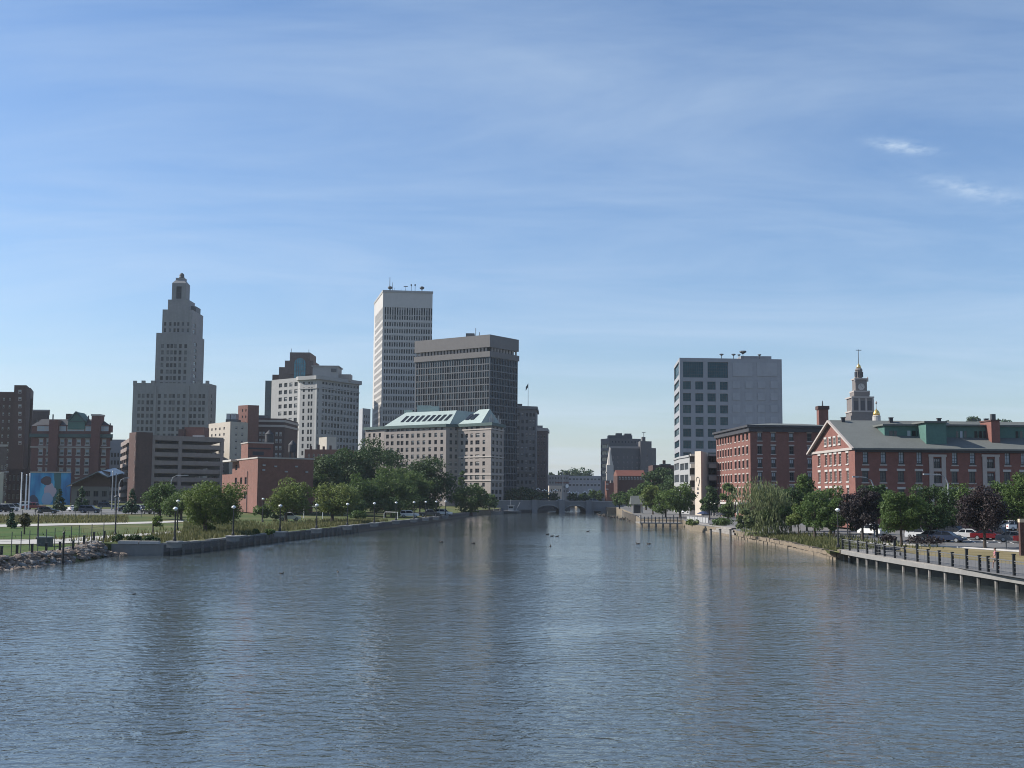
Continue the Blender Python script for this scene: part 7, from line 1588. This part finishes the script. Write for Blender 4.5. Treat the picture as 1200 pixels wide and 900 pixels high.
for kind, col, px, py, a, lb in (
    ('suv', SV, 1081, 632.8, -62, 'silver SUV under the dense green tree, front towards the river'), ('sedan', DG, 1096, 634.6, -48, 'dark grey sedan between the silver SUV and the navy sedan'), ('sedan', NV, 1110, 635.4, -38, 'navy sedan at the kerb in front of the curved street light'),
    ('sedan', WH, 1112, 629.4, -35, 'white sedan behind the navy sedan'), ('suv', BK, 1120, 630, -50, 'black SUV between the two white sedans'), ('sedan', WH, 1137, 632, -28, 'white sedan in the open, left of the purple-brown tree'),
    ('sedan', RD, 1159, 633, -35, 'dark red sedan behind the purple-brown tree trunk'), ('suv', BK, 1171.5, 632.4, -50, 'black SUV between the red sedan and the grey sedan'), ('sedan', GR, 1189.5, 635.4, -30, 'grey sedan nearest the right picture edge'),
    ('sedan', WH, 1176, 620.5, 10, 'white car in the far row above the black SUV'), ('suv', WH, 1190, 622, 20, 'white SUV with red tail light in the far row at the right edge'), ('suv', WH, 1023, 627.6, -60, 'white SUV glimpsed between the purple tree and the bright tree'), ('sedan', RD, 1211, 637, -30, 'red car leaving the picture at the right edge')):
    car(kind, col, g(px, py), R_(a), lb, cr_)
cl_ = 'cars parked in the left lot'
for kind, col, px, py, a, lb in (
    ('suv', NV, 105.5, 601.4, 4, 'long navy SUV parked broadside in front of the glass roof building'), ('sedan', WH, 90, 599.4, 60, 'white car half hidden behind the navy SUV'), ('sedan', BK, 55, 601.8, 6, 'black sedan near the conifer before the mural'),
    ('pickup', RD, 40, 597.4, 175, 'dark red pickup in front of the mural, left of the conifer'), ('suv', WH, 33, 595.6, 8, 'white SUV behind the dark red pickup'), ('suv', WH, 10.5, 599.4, 70, 'white SUV at the left edge, nose to the park'), ('suv', BK, 3.5, 600.2, 65, 'black SUV at the very left picture edge'), ('sedan', DG, 19, 596.2, 5, 'dark grey sedan between the edge cars and the white SUV'),
    ('suv', SV, 158, 600, -35, 'silver SUV at the foot of the garage conifer'), ('suv', BK, 177, 602.6, -30, 'black SUV under the paired pale green trees'), ('suv', NV, 124.5, 596, 20, 'navy SUV by the two grey poles'), ('sedan', SV, 166, 598.4, -40, 'silver sedan between the silver SUV and the black SUV'), ('sedan', BK, 148, 599.6, 30, 'black sedan left of the garage conifer'), ('suv', WH, 519.5, 604.2, -20, 'white van-like car on the quay under the broad dark tree'), ('suv', WH, 480, 606.5, 0, 'white SUV under the bright green tree of the wooded bank'), ('pickup', DG, 503, 605.4, 0, 'dark pickup on the quay between the two white cars'), ('suv', WH, 338, 610.5, 20, 'white SUV half hidden behind the olive-green tree')):
    car(kind, col, g(px, py), R_(a), lb, cl_)
p = c(657, 589, 476); car('sedan', WH, Vector((p.x, 475, ZR)), R_(0), 'white car crossing the bridge near the red mast', 'cars on the bridge')
for px, kd, col, lb in ((636, 'suv', BK, 'black SUV on the bridge over the left pier'), (672, 'sedan', DG, 'dark grey sedan on the bridge right of the mast'), (697, 'suv', SV, 'silver SUV on the bridge past the right pier')): p = c(px, 589, 478); car(kd, col, Vector((p.x, 479, ZR)), R_(180 if px < 650 else 0), lb, 'cars on the bridge')
# ------------------------------------------------------------------ person on the boardwalk path
def skin_fig(name, V, E, Rr, mt, parent, sub=1):
    me = bpy.data.meshes.new(name); me.from_pydata(V, E, []); ob = bpy.data.objects.new(name, me); COL.objects.link(ob); ob.parent = parent
    ob.modifiers.new('skin', 'SKIN'); s = ob.modifiers.new('sub', 'SUBSURF'); s.levels = s.render_levels = sub
    for i, r in enumerate(Rr): me.skin_vertices[0].data[i].radius = (r, r) if not isinstance(r, tuple) else r
    me.skin_vertices[0].data[0].use_root = True; me.materials.append(mt); return ob
sk = mat('skin', (.36, .2, .14), .6, 0)
p = g(1167, 667); t = thing('person', 'person walking along the boardwalk path in a pink top and black shorts', 'person', p, R_(165))
V, E, Rr = [], [], []
def vtx(x, y, z, r, par=None):
    V.append((x, y, z)); Rr.append(r)
    if par is not None: E.append((par, len(V) - 1))
    return len(V) - 1
pel = vtx(0, 0, .95, (.15, .11)); wa = vtx(0, 0, 1.1, (.13, .1), pel); chs = vtx(.01, 0, 1.32, (.17, .11), wa); nk = vtx(.02, 0, 1.47, .055, chs); hd0 = vtx(.03, 0, 1.55, .075, nk); hd1 = vtx(.04, 0, 1.66, .095, hd0); hd2 = vtx(.035, 0, 1.74, .06, hd1)
for sy, sw in ((-1, 1), (1, -1)):
    hp = vtx(.02 * sw, sy * .09, .88, .085, pel); kn = vtx(.14 * sw + .05, sy * .1, .5, .058, hp); an = vtx(.26 * sw - .06, sy * .1, .1, .04, kn); vtx(.26 * sw + .1, sy * .11, .04, .038, an)
    sh = vtx(.01, sy * .19, 1.4, .055, chs); el = vtx(-.12 * sw, sy * .25, 1.14, .042, sh); wr_ = vtx(-.1 * sw + .16, sy * .24, .98, .028, el); pm_ = vtx(-.1 * sw + .22, sy * .235, .95, .032, wr_)
    for k in range(5):
        f = vtx(-.1 * sw + .26 + .008 * (k % 3), sy * (.205 + .016 * k), .935 - (.02 if k else -.005), .009, pm_); vtx(-.1 * sw + .285 + .006 * (k % 3) - (.02 if k == 0 else 0), sy * (.205 + .016 * k), .905, .008, f)
skin_fig('body', V, E, Rr, sk, t)
skin_fig('shirt', [(0, 0, 1.02), (0, 0, 1.15), (.01, 0, 1.33), (.012, 0, 1.41), (.01, -.2, 1.4), (-.06, -.235, 1.27), (.01, .2, 1.4), (.06, .235, 1.27)], [(0, 1), (1, 2), (2, 3), (3, 4), (4, 5), (3, 6), (6, 7)], [(.165, .125), (.15, .12), (.19, .13), (.12, .1), .075, .068, .075, .068], mat('pink_cloth', (.42, .16, .2), .9, .1), t)
skin_fig('shorts', [(0, 0, .99), (0, 0, .92), (.04, -.09, .84), (.1, -.1, .62), (0, .09, .84), (-.06, .1, .62)], [(0, 1), (1, 2), (2, 3), (1, 4), (4, 5)], [(.165, .125), (.165, .125), .1, .088, .1, .088], M_['black'], t)
mb = MB(); i = 0
mb.lathe(.015, 0, [(.098, 1.66), (.105, 1.7), (.09, 1.76), (.045, 1.8)], 12); mb.build('hair', M_['bark'], t, True)
mb = MB(); mb.box(.13, -.014, 1.635, .155, .014, 1.665); mb.build('nose', sk, t); mb = MB(); mb.box(.128, -.045, 1.675, .137, -.022, 1.69); mb.box(.128, .022, 1.675, .137, .045, 1.69); mb.build('eyes', M_['black'], t); mb = MB(); mb.box(.126, -.025, 1.605, .134, .025, 1.615); mb.build('mouth', M_['brick_red'], t)
for sy, x in ((-1, .26), (1, -.3)): mb = MB(); mb.box(x - .08, sy * .105 - .045, 0, x + .17, sy * .105 + .045, .09); mb.build('shoe', M_['trim'], t)
# ------------------------------------------------------------------ water birds
def ell(mb, cx, cy, cz, rx, ry, rz, n=8, m=0):
    i = len(mb.v); rows = 5
    for j in range(rows + 1):
        ph = math.pi * j / rows
        for k in range(n): a = 6.2832 * k / n; mb.v.append((cx + rx * math.sin(ph) * math.cos(a), cy + ry * math.sin(ph) * math.sin(a), cz + rz * math.cos(ph)))
    for j in range(rows):
        for k in range(n): mb.f.append((i + j * n + k, i + (j + 1) * n + k, i + (j + 1) * n + (k + 1) % n, i + j * n + (k + 1) % n)); mb.m.append(m)
mb = MB(); ell(mb, 0, 0, .07, .3, .15, .13); ell(mb, -.28, 0, .13, .12, .07, .04); mb.tube([(.2, 0, .1), (.25, 0, .18), (.26, 0, .24)], [.07, .05, .045], 6); ell(mb, .28, 0, .25, .075, .055, .055, m=1); mb.box(.34, -.02, .235, .41, .02, .255, 2)
duck = mb.build('duck', [mat('duck_feathers', (.06, .05, .042), .8, .2), mat('duck_head', (.02, .03, .022), .6, 0), mat('duck_bill', (.3, .2, .04), .6, 0)], None, True); first = [True]
def bird(px, py, s, rz, label, group, z=-.02, name='duck', cat='duck'):
    o = duck
    if not first[0]: o = duck.copy(); COL.objects.link(o)
    first[0] = False; p = atz(px, py, 0); o.name = name; o.location = (p.x, p.y, z); o.rotation_euler = (0, 0, rz); o.scale = (s, s, s); tag(o, label, cat, group)
fl = 'ducks on the open river'
for px, py, rz, lb in ((157, 696.5, 1, 'lone duck in the left foreground water off the concrete wall'), (330, 672.5, 0, 'duck off the quay, left of the two mid-left ducks'), (396, 670.5, 2, 'duck off the quay, right of the two mid-left ducks'), (641.5, 626.6, .4, 'left duck of three in a row mid-river'), (646.8, 628.6, .2, 'middle duck of three in a row mid-river'), (652.8, 629, .2, 'right duck of three in a row mid-river'), (645, 640.4, 1.5, 'single duck just below the row of three'), (747.6, 637.6, 3, 'left duck of the pair near the right bank'), (760.4, 637.8, 3, 'right duck of the pair near the right bank'), (517, 635.5, 0, 'right one of two faint ducks off the left wooded bank'), (554.5, 637, 0, 'faint duck left of mid-river'), (689, 623, 0, 'faint duck below the bridge')): bird(px, py, .45 if py > 690 else .62 if py > 660 else .95, rz, lb, fl)
rgb = random.Random(21)
for k in range(26):
    f = rgb.random(); px, py = 700 + 40 * f, 602.6 + 7.5 * f + rgb.uniform(-.8, 1.2); bird(px, py, rgb.uniform(1.5, 2.1), rgb.uniform(0, 6.28), 'dark water bird in the flock below the pavilion bulkhead', 'flock of dark birds near the bridge end', name='water_bird', cat='water bird')
# ------------------------------------------------------------------ haze
hm = bpy.data.materials.new('haze'); hm.use_nodes = True; nt = hm.node_tree; nt.nodes.clear(); ho = nt.nodes.new('ShaderNodeOutputMaterial'); hv = nt.nodes.new('ShaderNodeVolumePrincipled'); hv.inputs['Color'].default_value = (.78, .88, 1, 1); hv.inputs['Density'].default_value = .00007; hv.inputs['Anisotropy'].default_value = .2; nt.links.new(hv.outputs[0], ho.inputs['Volume'])
mb = MB(); mb.box(-6200, -90, -3, 6200, 14200, 150); hz = mb.build('haze', hm); tag(hz, kind='stuff')
